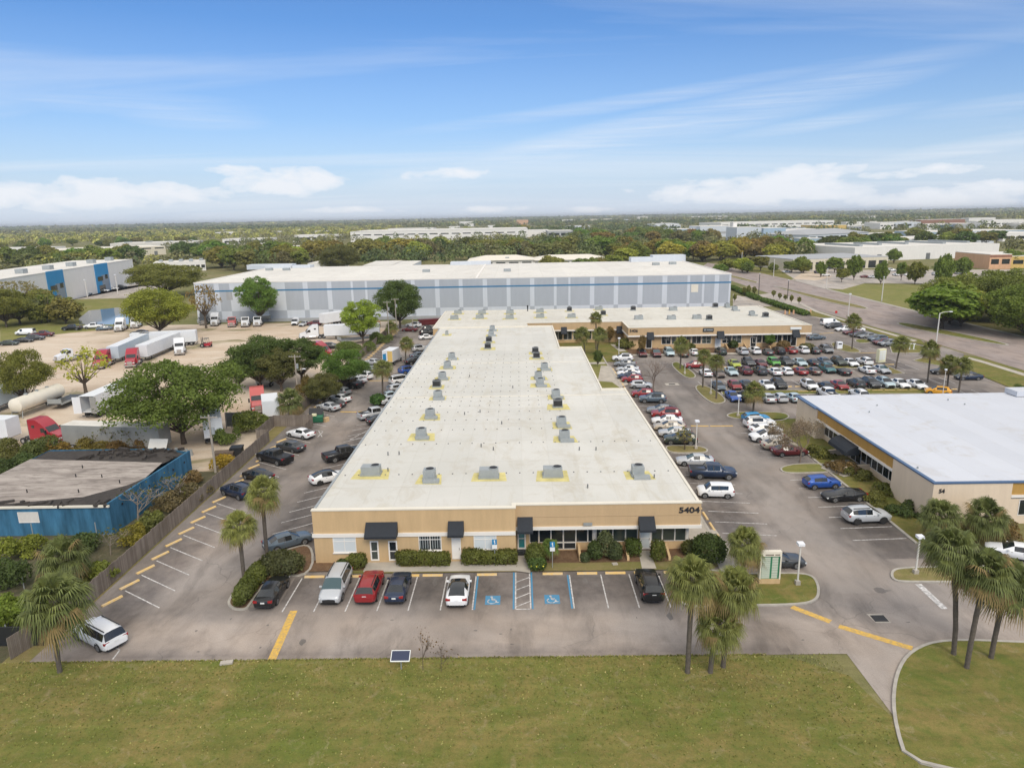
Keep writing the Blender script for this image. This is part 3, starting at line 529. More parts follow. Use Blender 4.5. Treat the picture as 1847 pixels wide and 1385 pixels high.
# ------------------------------------------------------------------ vegetation
def quads(cent, size, nrm, rs, aspect=1.0):
    n = len(cent); a = rs.normal(size=(n, 3)); u = np.cross(nrm, a); u /= np.linalg.norm(u, axis=1)[:, None]+1e-9; w = np.cross(nrm, u)
    s = size[:, None]*.5
    v = np.stack([cent-u*s-w*s*aspect, cent+u*s-w*s*aspect*.7, cent+u*s*.6+w*s*aspect, cent-u*s*.7+w*s*aspect], 1).reshape(-1, 3)
    return v
def quad_mesh(name, v, mat, col=None):
    n = len(v)//4; me = bpy.data.meshes.new(name); me.vertices.add(n*4); me.vertices.foreach_set('co', v.astype(np.float32).ravel())
    me.loops.add(n*4); me.loops.foreach_set('vertex_index', np.arange(n*4, dtype=np.int32)); me.polygons.add(n)
    me.polygons.foreach_set('loop_start', np.arange(n, dtype=np.int32)*4); me.polygons.foreach_set('loop_total', np.full(n, 4, dtype=np.int32))
    me.materials.append(M[mat])
    if col is not None:
        at = me.attributes.new('leaf_colour', 'FLOAT_COLOR', 'FACE'); c = np.ones((n, 4), np.float32); c[:, :3] = col; at.data.foreach_set('color', c.ravel())
    me.update(); me.validate(); return me
def crown_mesh(name, seed, R=6.0, top=10.0, bot=3.2, lobes=34, per=230, leaf=.42, inner=.62, lob=(.22, .36), flat=.75, gap=0.0):
    rs = np.random.RandomState(seed); cz = bot+(top-bot)*.45; hz = (top-bot)*.5; P = []; Nn = []; S = []; LC = []
    for k in range(lobes):
        z = 1-2*(k+.5)/lobes; z = z*.92+.06; ph = k*2.39996+rs.uniform(-.4, .4); rr = math.sqrt(max(0, 1-z*z)); d = np.array([math.cos(ph)*rr, math.sin(ph)*rr, z]); f = inner+rs.uniform(-.12, .22)
        if z < -.25: f *= .85
        c = np.array([d[0]*R*f, d[1]*R*f, cz+d[2]*hz*f*1.02]); lr = R*rs.uniform(*lob); LC.append((c, lr))
        if rs.rand() < gap: continue
        m = int(per*rs.uniform(.6, 1.3)*(lr/(R*.3))**2); u = rs.normal(size=(m, 3)); u /= np.linalg.norm(u, axis=1)[:, None]; u[:, 2] = np.where(u[:, 2] < -.35, -u[:, 2], u[:, 2])
        rad = lr*np.clip(rs.normal(.92, .16, m), .3, 1.35); p = c+u*rad[:, None]*np.array([1, 1, flat]); P.append(p); Nn.append(u+rs.normal(scale=.55, size=(m, 3))); S.append(leaf*rs.uniform(.6, 1.35, m))
    P = np.concatenate(P); Nn = np.concatenate(Nn); Nn /= np.linalg.norm(Nn, axis=1)[:, None]+1e-9; S = np.concatenate(S)
    return quad_mesh(name, quads(P, S, Nn, rs), 'leaves'), LC
def trunk_mesh(name, LC, R, bot, seed, r0=.38, mat='bark'):
    rs = np.random.RandomState(seed+9); mb = MB(); mb.tube([(0, 0, -.1), (.05, .03, bot*.5), (0, 0, bot)], [r0*1.25, r0*.95, r0*.8], 9)
    for c, lr in LC:
        if rs.rand() < .55:
            m = np.array([c[0]*.45, c[1]*.45, bot+(c[2]-bot)*.35]); mb.tube([(0, 0, bot-.3), tuple(m), tuple(c)], [r0*.45, r0*.22, r0*.07], 5, cap=False)
    o = mb.build(name, mat, None, True, 60); me = o.data; bpy.data.objects.remove(o); return me
TREE = {}
def tree_proto(kind):
    if kind in TREE: return TREE[kind]
    cfg = {'oak': [dict(R=6.4, top=9.6, bot=1.5, lobes=74, per=900, leaf=.17, lob=(.13, .27), inner=.66), dict(R=6.0, top=10.2, bot=1.7, lobes=68, per=900, leaf=.17, inner=.64, lob=(.14, .28))],
           'round': [dict(R=5.0, top=10.5, bot=1.8, lobes=60, per=760, leaf=.17, lob=(.14, .28)), dict(R=4.6, top=11, bot=1.9, lobes=56, per=760, leaf=.17, lob=(.15, .29))],
           'low': [dict(R=6.2, top=9.2, bot=.1, lobes=84, per=760, leaf=.19, lob=(.14, .27), inner=.68), dict(R=5.8, top=9.8, bot=.1, lobes=80, per=760, leaf=.19, lob=(.14, .28), inner=.68)],
           'sparse': [dict(R=5.5, top=10, bot=3.0, lobes=44, per=70, leaf=.34, lob=(.13, .22), inner=.72, gap=.18), dict(R=5.2, top=10.5, bot=3.0, lobes=40, per=64, leaf=.36, lob=(.13, .22), inner=.70, gap=.2)],
           'far': [dict(R=5.5, top=10, bot=.9, lobes=30, per=110, leaf=.62, lob=(.24, .38)), dict(R=5.8, top=9.5, bot=.8, lobes=28, per=110, leaf=.64, lob=(.24, .40)), dict(R=4.6, top=11.5, bot=2.0, lobes=28, per=110, leaf=.60, lob=(.24, .38))]}[kind]
    out = []
    for k, c in enumerate(cfg):
        me, LC = crown_mesh('crown', 11*k+len(kind), **c); out.append((me, trunk_mesh('trunk', LC, c['R'], c['bot'], k, (.24 if kind != 'sparse' else .34)), c['R'], c['top']))
    TREE[kind] = out; return out
_tn = [0]
def tree(kind, base, width, height, colour, label, group=None, name='leafy_tree', cat='tree', rz=None):
    _tn[0] += 1; rs = random.Random(_tn[0]*7); protos = tree_proto(kind); me, tr, R, top = protos[_tn[0] % len(protos)]
    o = thing(name, label, cat, (base[0], base[1], 0), rz if rz is not None else rs.uniform(0, 6.28), group); sx = width/(2.12*R); sz = height/(top+.2)
    for nm, m in (('crown', me), ('trunk', tr)):
        c = link(nm, m, o); c.scale = (sx, sx, sz)
        if nm == 'crown': c.color = (*[q*k_ for q, k_ in zip(colour, (1.80, 1.82, 1.50))], 1)
    return o
def ptree(kind, px, py, ytop, wpx, colour, label, **k):       # from the photo: foot, top row, crown width in pixels
    return tree(kind, G(px, py), wpx*MPP(px, py), HT(px, py, ytop), colour, label, **k)
# palms
def palm_crown(name, seed, n=64, Rr=1.0, stiff=0.0):
    rs = np.random.RandomState(seed); mb = MB()
    for i in range(n):
        t = (i+.5)/n; el = math.radians(82-124*t**.85+rs.uniform(-13, 13)); az = i*2.39996+rs.uniform(-.25, .25)
        d = Vector((math.cos(az)*math.cos(el), math.sin(az)*math.cos(el), math.sin(el))); L = rs.uniform(.8, 1.32)*(1.0 if t > .15 else .85)
        side = Vector((-math.sin(az), math.cos(az), 0)); up = side.cross(d)*-1
        base = d*.12; tip = d*L+Vector((0, 0, -.10*L*math.cos(el))); mi = 1 if ((t > .80 and rs.rand() < .6) or rs.rand() < .05) else 0
        mb.face([base+side*.02, base-side*.02, tip-side*.012, tip+side*.012], mi)
        nb = 22
        for b in range(nb):
            ph = math.radians(-118+236*b/(nb-1)); bl = rs.uniform(.78, 1.02)*(1.02-.25*abs(ph)/2.1); bd = (d*math.cos(ph)+side*math.sin(ph)).normalized(); fold = up*(-.16*abs(math.sin(ph)))
            p0 = tip; p1 = tip+(bd+fold)*bl*.55; p2 = tip+(bd+fold)*bl+Vector((0, 0, -bl*(.36+.42*t)+rs.uniform(-.12, .08)))
            w = bd.cross(up).normalized()*.040; mb.face([p0-w*.3, p0+w*.3, p1+w, p1-w], mi); mb.face([p1-w, p1+w, p2+w*.12, p2-w*.12], mi)
    o = mb.build(name, ['palm_leaf', 'palm_old']); me = o.data; bpy.data.objects.remove(o); return me
PALMC = []
def palm(base, top, crown_r, label, colour=(0.125, 0.150, 0.042), lean=None, group='cabbage palms', r=.17):
    if not PALMC: PALMC.extend(palm_crown('crown', 3+k) for k in range(3))
    _tn[0] += 1; rs = random.Random(_tn[0]*13); o = thing('palm_tree', label, 'palm tree', (base[0], base[1], 0), 0, group)
    lx, ly, lz = lean if lean else (rs.uniform(-.25, .25), rs.uniform(-.25, .25), top); mids = [(0, 0, -.15), (lx*.12, ly*.12, lz*.28), (lx*.42, ly*.42, lz*.62), (lx, ly, lz+.1)]
    if lean: mids = [(0, 0, -.15), (lx*.10, ly*.10, lz*.25), (lx*.35, ly*.35, lz*.55), (lx*.75, ly*.75, lz*.85), (lx, ly, lz+.1)]
    mb = MB(); m = [Vector(p) for p in mids]; pts = []; rad = []
    for k in range(len(m)-1):
        for j in range(4):
            t = j/4; pts.append(m[k].lerp(m[k+1], t)); rad.append(r*(1.22 if k == 0 and j == 0 else 1.0+.07*((len(pts)) % 2)))
    pts.append(m[-1]); rad.append(r*1.15); mb.tube(pts, rad, 10); mb.build('trunk', 'palm_bark', o, True, 60)
    c = link('crown', PALMC[_tn[0] % 3], o, (lx, ly, lz)); s = crown_r/1.95; c.scale = (s, s, s*1.04); c.rotation_euler = (rs.uniform(-.14, .14), rs.uniform(-.14, .14), rs.uniform(0, 6)); c.scale = (s*rs.uniform(.93, 1.07), s*rs.uniform(.93, 1.07), s*rs.uniform(.95, 1.12)); c.color = (*[q*1.55 for q in colour], 1); return o
def ppalm(bx, by, cx, cy, rpx, label, **k):      # foot pixel, crown-centre pixel, crown radius in pixels
    x, y, _ = G(bx, by); X, Z = V(cx, cy, y); m = MPP(bx, by)*.985; k.setdefault('lean', (X-x, 0.0, Z)); return palm((x, y), Z, rpx*m, label, **k)
def shrub(name, boxes, colour, label, cat, seed=1, dens=95, leaf=.16, loc=None, round_=False, group=None, col2=None):
    rs = np.random.RandomState(seed); P = []; Nn = []                 # boxes: x0,x1,y0,y1,z0,z1
    for (x0, x1, y0, y1, z0, z1) in boxes:
        dx, dy, dz = x1-x0, y1-y0, z1-z0; area = dx*dy+2*(dx+dy)*dz; m = max(60, int(area*dens)); c = np.array([(x0+x1)/2, (y0+y1)/2, (z0+z1)/2]); h = np.array([dx, dy, dz])/2
        u = rs.normal(size=(m, 3)); u /= np.linalg.norm(u, axis=1)[:, None]; u[:, 2] = np.where(u[:, 2] < -.5, -u[:, 2], u[:, 2])
        if not round_: q = u/np.max(np.abs(u), axis=1)[:, None]; q = q*.72+u*.28
        else: q = u
        P.append(c+q*h*np.clip(rs.normal(.95, .10, m), .5, 1.16)[:, None]); Nn.append(u+rs.normal(scale=.6, size=(m, 3)))
    P = np.concatenate(P); Nn = np.concatenate(Nn); Nn /= np.linalg.norm(Nn, axis=1)[:, None]; b = P.mean(0); b[2] = 0
    me = quad_mesh(name, quads(P-b, leaf*rs.uniform(.6, 1.4, len(P)), Nn, rs), 'leaves'); o = link(name, me, None, tuple(b)); o.color = (*[q*1.45 for q in colour], 1); return tag(o, label, cat, group)
def wild(name, px, py, wpx, hpx, colour, label, seed=1):
    rs = np.random.RandomState(seed+500); x, y, _ = G(px, py); m = MPP(px, py); w = wpx*m; h = hpx*m*1.0; bx = []
    for k in range(9):
        a, b, s = rs.uniform(-.42, .42)*w, rs.uniform(-.42, .42)*w, rs.uniform(.16, .34); zz = h*rs.uniform(.35, 1.1); bx.append((x+a-w*s, x+a+w*s, y+b-w*s, y+b+w*s, zz*rs.uniform(-.1, .3), zz))
    return shrub(name, bx, colour, label, 'bush', seed, 26, .17, round_=True)
def pshrub(name, px, py, wpx, hpx, colour, label, cat='bush', depth=None, **k):
    x, y, _ = G(px, py); m = MPP(px, py); w = wpx*m; h = hpx*m*1.05; d = depth or w; k.setdefault('round_', True)
    return shrub(name, [(x-w/2, x+w/2, y-d/2, y+d/2, -.05, h)], colour, label, cat, **k)
def bare_tree(base, width, height, label, seed=1, leaves=None, name='bare_tree', mat='twig', levels=5, group=None):
    rs = np.random.RandomState(seed); mb = MB(); tips = []
    def grow(p, d, L, r, lev):
        q = p+d*L; mb.tube([tuple(p), tuple(q)], [r, r*.72], 5 if lev < 3 else 3, cap=False)
        if lev >= levels: tips.append(np.array(q)); return
        for k in range(3 if lev < 4 else 2):
            nd = d+Vector(rs.normal(scale=.42, size=3))*1.0+Vector((0, 0, .10)); grow(q, nd.normalized(), L*rs.uniform(.62, .86), r*.66, lev+1)
    grow(Vector((0, 0, -.1)), Vector((.03, .02, 1)).normalized(), 1.5, .085, 0)
    vs = np.array(mb.v); zt = vs[:, 2].max(); wr = np.abs(vs[:, :2]).max(); sx = width/2/wr; sz = height/zt; mb.v = [(a*sx, b*sx, c*sz) for a, b, c in mb.v]
    o = thing(name, label, 'tree', (base[0], base[1], 0), 0, group); mb.build('branches', mat, o)
    if leaves:
        t = np.array(tips)*np.array([sx, sx, sz]); n = leaves[0]; P = t[rs.randint(0, len(t), n)]+rs.normal(scale=.30, size=(n, 3)); nn = rs.normal(size=(n, 3)); nn /= np.linalg.norm(nn, axis=1)[:, None]
        c = link('crown', quad_mesh('crown', quads(P, leaves[2]*rs.uniform(.6, 1.4, n), nn, rs), 'leaves'), o); c.color = (*leaves[1], 1)
    return o
# ------------------------------------------------------------------ street furniture
def lamp_post(px, py, ytop, label, head='shoebox', mat='pole_white', group='lamp posts', arm=0.0, hs=.55, r=.07):
    x, y, _ = G(px, py); h = HT(px, py, ytop); o = thing('lamp_post', label, 'lamp post', (x, y, 0), 0, group)
    MB().box(-.2, .2, -.2, .2, 0, .45).build('base', 'concrete', o); MB().tube([(0, 0, .45), (0, 0, h)], [r*1.25, r], 8).build('pole', mat, o, True)
    if arm:
        MB().tube([(0, 0, h-.1), (arm*.5, 0, h+.28), (arm, 0, h+.32)], [r*.7, r*.55, r*.5], 6).build('arm', mat, o, True)
        MB().box(min(arm, arm*1.35), max(arm, arm*1.35), -.16, .16, h+.24, h+.42).build('lamp_head', 'lamp_white', o)
    elif head == 'shoebox': MB().box(-hs/2, hs/2, -hs/2, hs/2, h, h+.24).build('lamp_head', 'lamp_white', o)
    return o
def power_pole(px, py, ytop, label, mat='utility_wood', arms=1, lamp=0.0, group='wooden utility poles', r=.16):
    x, y, _ = G(px, py); h = HT(px, py, ytop); o = thing('utility_pole', label, 'utility pole', (x, y, 0), 0, group)
    MB().tube([(0, 0, -.1), (0, 0, h)], [r, r*.7], 8).build('pole', mat, o, True)
    for k in range(arms):
        z = h-.35-k*1.1; c = MB().box(-1.1, 1.1, -.06, .06, z-.06, z+.06).build('crossarm', mat, o)
        for xx in (-1.0, -.5, .5, 1.0): MB().tube([(xx, 0, z+.06), (xx, 0, z+.28)], [.05, .035], 6).build('insulator', 'galv', c)
    if arms: MB().tube([(.32, 0, h-2.6), (.32, 0, h-1.7)], .22, 10).build('transformer', 'galv', o, True)
    if lamp:
        z = h*.62; MB().tube([(0, 0, z), (lamp, 0, z+.35)], .035, 6).build('arm', 'galv', o); MB().box(min(lamp, lamp*1.4), max(lamp, lamp*1.4), -.14, .14, z+.28, z+.42).build('lamp_head', 'lamp_white', o)
    return o
# ------------------------------------------------------------------ ground
ground('terrain', rect(-16000, -400, 16000, 20000), 'rough_field', -0.03)
ground('dirt_yard', [(-37.6, 84), (-62, 84), (-62, 92), (-130, 92), (-210, 120), (-230, 190), (-170, 214), (-120, 222), (-37.6, 222)], 'dirt', -0.012)
ground('undergrowth', [(-37.6, 40), (-37.6, 86), (-150, 92), (-150, 40)], 'undergrowth_soil', -0.008)
ground('grass', gp([(0, 565), (0, 622), (40, 610), (130, 600), (245, 590), (262, 575), (260, 540), (130, 536)]), 'bright_grass', -0.006)
ground('pond', gp([(143, 586), (232, 585), (238, 556), (210, 555), (160, 560), (142, 575)]), 'pond_water', 0.0)
ground('truck_court', gp([(0, 546), (130, 540), (300, 536), (300, 508), (255, 508), (180, 524), (0, 566)]), 'pale_asphalt', -0.004)
ground('field', gp([(1500, 528), (1560, 541), (1700, 578), (1847, 622), (1990, 650), (1990, 540), (1700, 515), (1530, 510)]), 'bright_grass', -0.008)
ground('verge', gp([(1290, 480), (1372, 493), (1455, 516), (1505, 528), (1640, 516), (1460, 488), (1300, 470)]), 'lawn', -0.010)
ground('roadside_grass', gp([(1690, 574), (1847, 620), (1990, 660), (1990, 590), (1847, 560), (1740, 545)]), 'dry_grass', -0.002)
# the main lot and its roads
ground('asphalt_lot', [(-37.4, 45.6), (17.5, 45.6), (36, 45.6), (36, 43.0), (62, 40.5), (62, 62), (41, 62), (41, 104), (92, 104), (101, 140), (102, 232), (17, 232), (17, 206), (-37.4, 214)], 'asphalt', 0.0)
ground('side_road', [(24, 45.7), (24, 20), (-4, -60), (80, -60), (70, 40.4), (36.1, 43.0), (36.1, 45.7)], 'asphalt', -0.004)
ground('road', gp([(2100, 745), (1847, 668), (1769, 644), (1661, 612), (1553, 582), (1477, 560), (1403, 534), (1340, 514), (1300, 500), (1276, 488), (1268, 480), (1276, 474), (1300, 478), (1347, 490), (1374, 493), (1428, 505), (1498, 524), (1590, 547), (1699, 574), (1847, 609), (2100, 668)]), 'road_asphalt', 0.004)
def island(name, poly, mat='lawn', h=.13, inset=.22, kerb='kerb_concrete'):
    n = len(poly); a = sum(poly[k][0]*poly[(k+1) % n][1]-poly[(k+1) % n][0]*poly[k][1] for k in range(n))
    if a < 0: poly = poly[::-1]
    pts = [Vector((*p, 0)) for p in poly]; ins = []
    for k in range(n):
        d0 = (pts[k]-pts[k-1]).normalized(); d1 = (pts[(k+1) % n]-pts[k]).normalized(); nn = (Vector((-d0.y, d0.x, 0))+Vector((-d1.y, d1.x, 0))).normalized(); c = max(.5, nn.dot(Vector((-d1.y, d1.x, 0))))
        q = pts[k]+nn*inset/c; ins.append((q.x, q.y))
    mb = MB(); i = n
    mb.v = [(p[0], p[1], -.02) for p in poly]+[(p[0], p[1], h) for p in poly]+[(p[0], p[1], h) for p in ins]+[(p[0], p[1], h-.06) for p in ins]
    for k in range(n):
        j = (k+1) % n; mb.f += [(k, j, n+j, n+k), (n+k, n+j, 2*n+j, 2*n+k), (2*n+k, 2*n+j, 3*n+j, 3*n+k)]; mb.m += [0, 0, 0]
    tag(mb.build('kerb', kerb), kind='structure'); tag(MB().sheet(ins, h-.03).build(name, mat), kind='structure'); return ins
def smooth_poly(p, it=2):
    for _ in range(it):
        q = []
        for k in range(len(p)):
            a, b = p[k], p[(k+1) % len(p)]; q += [(a[0]*.75+b[0]*.25, a[1]*.75+b[1]*.25), (a[0]*.25+b[0]*.75, a[1]*.25+b[1]*.75)]
        p = q
    return p
def pisland(name, pts, mat='lawn', **k): return island(name, smooth_poly(gp(pts)), mat, **k)
ground('grass_verge', [(-75, 45.6), (17.0, 45.55), (20, 45.0), (23, 43), (24, 38), (20, 20), (-10, -60), (-75, -60)], 'lawn', 0.03)
island('lawn_corner', smooth_poly(gp([(1606, 1290), (1612, 1215), (1640, 1172), (1700, 1152), (1847, 1158), (2100, 1168), (2100, 1400), (1640, 1400)])), 'lawn')
pisland('planting_bed', [(409, 1091), (420, 1101), (446, 1101), (456, 1086), (489, 1040), (566, 1040), (566, 980), (520, 990), (474, 1008), (436, 1052), (414, 1078)], 'mulch')
pisland('lawn_island', [(1214, 1096), (1320, 1094), (1440, 1093), (1476, 1085), (1480, 1062), (1470, 1040), (1440, 1033), (1340, 1036), (1270, 1026), (1212, 1037)], 'lawn')
pisland('lawn_island', [(1605, 1030), (1608, 1048), (1640, 1052), (1847, 1050), (1847, 1020), (1720, 1022), (1625, 1024)], 'dry_grass')
pisland('lawn_island', [(1405, 843), (1410, 853), (1440, 855), (1512, 852), (1512, 838), (1440, 836)], 'bright_grass')
pisland('lawn_island', [(1197, 804), (1235, 804), (1262, 805), (1278, 811), (1276, 817), (1255, 818), (1205, 818)], 'dry_grass')
pisland('lawn_island', [(1207, 657), (1222, 652), (1237, 662), (1256, 676), (1254, 683), (1234, 682)], 'lawn')
pisland('lawn_island', [(1250, 700), (1262, 693), (1290, 703), (1312, 722), (1303, 729), (1280, 728)], 'dry_grass')
pisland('lawn_island', [(1305, 752), (1320, 744), (1360, 743.5), (1412, 744), (1428, 752), (1410, 761), (1350, 759)], 'lawn')
island('lawn_strip', gp([(1300, 706.5), (1470, 703.5), (1650, 700), (1735, 716), (1700, 722), (1670, 711), (1475, 711.5), (1302, 713)]), 'lawn')
island('lawn_strip', gp([(1281, 666.5), (1450, 662), (1545, 659.5), (1600, 660), (1632, 674), (1612, 676), (1580, 664), (1455, 667), (1285, 669)]), 'dry_grass')
pisland('lawn_island', [(1498, 617), (1528, 622), (1560, 636), (1530, 637), (1500, 627)], 'dry_grass')
pisland('lawn_island', [(1538, 613), (1563, 612), (1575, 618), (1548, 620)], 'lawn')
island('roadside_lawn', gp([(1604, 625), (1640, 620), (1672, 626), (1660, 637), (1608, 637)]), 'lawn')
island('roadside_lawn', gp([(1645, 651), (1665, 645), (1700, 652), (1720, 662), (1690, 660)]), 'lawn')
ground('roadside_lawn', gp([(1463, 558), (1477, 562), (1553, 584), (1661, 614), (1672, 624), (1600, 609), (1540, 588), (1500, 576), (1462, 570)]), 'lawn', 0.10)
ground('roadside_lawn', gp([(1738, 640), (1769, 646), (1847, 670), (2100, 748), (2100, 790), (1847, 712), (1822, 700), (1776, 681), (1742, 664)]), 'lawn', 0.10)
ground('sidewalk', gp([(1440, 548), (1470, 563), (1553, 589), (1648, 617), (1655, 615), (1553, 586.5), (1475, 562), (1446, 548)]), 'concrete', 0.112)
ground('sidewalk', gp([(1744, 648), (1768, 654), (1847, 679), (2100, 758), (2100, 750), (1847, 674), (1768, 650), (1748, 645)]), 'concrete', 0.112)
ground('curb_line', gp([(2100, 664), (1847, 606.5), (1699, 572), (1590, 545.4), (1498, 522.5), (1428, 503.6), (1428, 504.8), (1498, 524.2), (1590, 547.4), (1699, 574.6), (1847, 609.5), (2100, 669)]), 'kerb_concrete', 0.05)
pisland('road_median', [(1390, 515), (1420, 521), (1500, 540), (1548, 550), (1570, 557), (1555, 558), (1490, 545), (1410, 522)], 'dry_grass', inset=.5)
pisland('road_median', [(1612, 582), (1640, 583), (1740, 603), (1800, 616), (1826, 624), (1800, 622), (1700, 604), (1630, 590)], 'lawn', inset=.5)
island('road_median', gp([(1285, 489), (1330, 499), (1368, 509), (1364, 511), (1325, 502), (1282, 491)]), 'dry_grass', inset=.5)
# driveway by the far tan building, drive of the office across the road
ground('driveway', gp([(1322, 530), (1340, 535), (1395, 528), (1420, 534), (1500, 572), (1496, 580), (1400, 552), (1322, 556)]), 'pale_asphalt', 0.006)
ground('office_lot', gp([(1440, 508), (1480, 520), (1520, 522), (1560, 511), (1700, 512), (1847, 516), (1847, 486), (1600, 487), (1405, 486)]), 'pale_asphalt', -0.001)
ground('lot_sand', gp([(1430, 503), (1470, 506), (1500, 500), (1495, 491), (1450, 490)]), 'dirt', 0.003)
# pavement, mulch and grass round the front of the near building
ground('lawn_strip', [(-17.6, 58.35), (17.4, 58.35), (19.8, 60), (19.8, 62.4), (-17.6, 62.4)], 'dry_grass', 0.10)
ground('mulch_bed', [(-0.3, 59.9), (16.3, 59.9), (16.3, 62.6), (-0.3, 62.6)], 'mulch', 0.108); ground('mulch_bed', [(-20.3, 58.8), (-13.6, 59.0), (-13.6, 61.0), (-20.3, 61.0)], 'mulch', 0.108)
ground('front_walk', gp([(655, 1033), (662, 1012), (720, 1012), (723, 1024), (812, 1022), (814, 1008), (836, 1008), (840, 1020), (932, 1020), (934, 992), (950, 992), (957, 1035), (930, 1031), (800, 1032)]), 'concrete', 0.114)
ground('front_walk', gp([(1151, 994), (1172, 994), (1184, 1027), (1158, 1027)]), 'concrete', 0.114)
ground('side_walk', [(16.9, 62.6), (19.2, 62.6), (19.2, 105), (16.9, 105)], 'concrete', 0.10); ground('front_walk', gp([(1266, 960), (1290, 955), (1345, 1032), (1300, 1032)]), 'concrete', 0.112)
MBk = MB().box(19.2, 19.5, 62.4, 165, -.02, .12); tag(MBk.build('kerb', 'kerb_concrete'), kind='structure')
ground('courtyard_lawn', [(13.2, 106.6), (19.1, 106.6), (19.1, 156), (13.2, 156)], 'bright_grass', 0.09); ground('courtyard_walk', gp([(1078, 688), (1084, 660), (1101, 661), (1134, 694), (1118, 700), (1104, 690)]), 'concrete', 0.105)
ground('courtyard_walk', [(8.5, 150), (19.1, 150), (19.1, 152), (8.5, 152)], 'concrete', 0.105); ground('courtyard_walk', [(26, 158.4), (70, 158.4), (70, 160.4), (26, 160.4)], 'concrete', 0.105)
ground('courtyard_lawn', [(8.5, 152.3), (26, 152.3), (26, 178), (8.5, 178)], 'lawn', 0.088); ground('courtyard_walk', gp([(1101, 622), (1113, 622), (1130, 634), (1118, 635)]), 'concrete', 0.108)
ground('mulch_bed', [(26, 160.6), (70.6, 160.6), (70.6, 168.8), (26, 168.8)], 'mulch', 0.092)
ground('bank_lawn', [(39.0, 63), (43.6, 63), (43.6, 106), (39.0, 106)], 'lawn', 0.10); MBk = MB().box(38.7, 39.0, 63, 104, -.02, .12); tag(MBk.build('kerb', 'kerb_concrete'), kind='structure')
ground('entry_walk', gp([(1480, 846), (1500, 832), (1530, 831), (1565, 845), (1545, 858), (1522, 862)]), 'concrete', 0.16)
ground('mulch_bed', [(-39.4, 45.6), (-37.4, 45.6), (-37.4, 205), (-39.4, 205)], 'dry_grass', 0.01)
# ------------------------------------------------------------------ painted markings
white = MB(); yel = MB(); blu = MB()
def line(mb, a, b, w=.11, z=.0075):
    d = (Vector(b)-Vector(a)); n = Vector((-d.y, d.x)).normalized()*w/2; a = Vector(a); b = Vector(b); mb.face([(*(a-n), z), (*(b-n), z), (*(b+n), z), (*(a+n), z)])
def pl(mb, p, q, w=.11, z=.0075): line(mb, G(*p)[:2], G(*q)[:2], w, z)
yb, yf = 52.15, 57.75
for x in (510.2, 566.5, 623, 680, 736, 794): X = G(x, 1101)[0]; line(white, (X, yb), (X, yf))
for x in (1097.7, 1153.7, 1211): X = G(x, 1097)[0]; line(white, (X, yb), (X, yf))
for x, s in ((852, 1), (1036, -1)): X = G(x, 1098)[0]; line(white, (X, yb), (X, yf)); line(blu, (X+s*.17, yb), (X+s*.17, yf), .15, .009)
xa, xb = G(927.4, 1098)[0]+.12, G(959.4, 1098)[0]-.10
for X, s in ((xa, -1), (xb, 1)): line(white, (X, yb), (X, yf+.6)); line(blu, (X+s*.17, yb), (X+s*.17, yf+.6), .15, .009)
line(white, (xa, yb), (xb, yb))
for k in range(4): line(white, (xa, yb+.35+k*1.35), (xb, yb+1.25+k*1.35), .10, .0065)
for k in range(56):                      # angled stalls along the wooden fence
    y = 53.4+k*2.79
    if 8 < k < 19 and k in (17, 18): continue
    line(white, (-35.75, y+2.55), (-31.2, y-.35))
for k in range(46):                      # stalls along the left flank of the near building
    y = 64.3+k*2.79
    if k in (9, 10): continue
    line(white, (-26.3, y), (-21.3, y+3.6))
pl(white, (631, 793), (667, 774)); pl(white, (631, 793), (655, 789)); pl(white, (663, 775), (655, 789)) if 0 else None
pl(white, (581, 788), (574, 776)); pl(white, (583, 778), (573, 788)); pl(white, (565, 775), (583, 778))
for k in range(40):                      # right flank
    y = 65.9+k*2.75
    if 103 < y < 110 or y > 152: continue
    line(white, (20.6, y), (25.9, y-.72))
for k in range(14): y = 63.9+k*2.72; line(white, (33.0, y), (38.5, y+.3)) if not 83.5 < y < 87.5 else None
def stall_row(y0, y1, xs, xe, n):
    for k in range(n+1): x = xs+(xe-xs)*k/n; line(white, (x, y0), (x-.1, y1))
stall_row(159.6, 164.6, 26.5, 84, 21); stall_row(147.0, 152.0, 40, 82, 16); stall_row(139.6, 144.6, 37, 82, 17); stall_row(127.4, 132.6, 35, 82, 18); stall_row(117.2, 122.6, 34, 82, 19)
pl(yel, (490, 1190), (530, 1101), .62); pl(yel, (1428, 1094), (1498, 1121), .62); pl(yel, (1513, 1129), (1646, 1169), .62)
pl(yel, (1246, 768), (1278, 768.4), .45); pl(yel, (1281, 768.4), (1322, 768), .45); pl(yel, (614, 742.5), (643, 743), .5); pl(yel, (646, 742.5), (660, 742.5), .5); pl(yel, (666, 686.8), (704, 686.4), .4)
pl(yel, (1550, 637), (1590, 636), .4); pl(yel, (1478, 602), (1504, 600), .4)
pl(white, (1656, 1053), (1704, 1098), .55, .012); pl(white, (203, 1165), (216, 1172)); pl(white, (216, 1172), (203, 1189))
tag(white.build('parking_lines', 'white_line'), kind='structure'); tag(yel.build('yellow_lines', 'yellow_line'), kind='structure'); tag(blu.build('blue_lines', 'blue_line'), kind='structure')
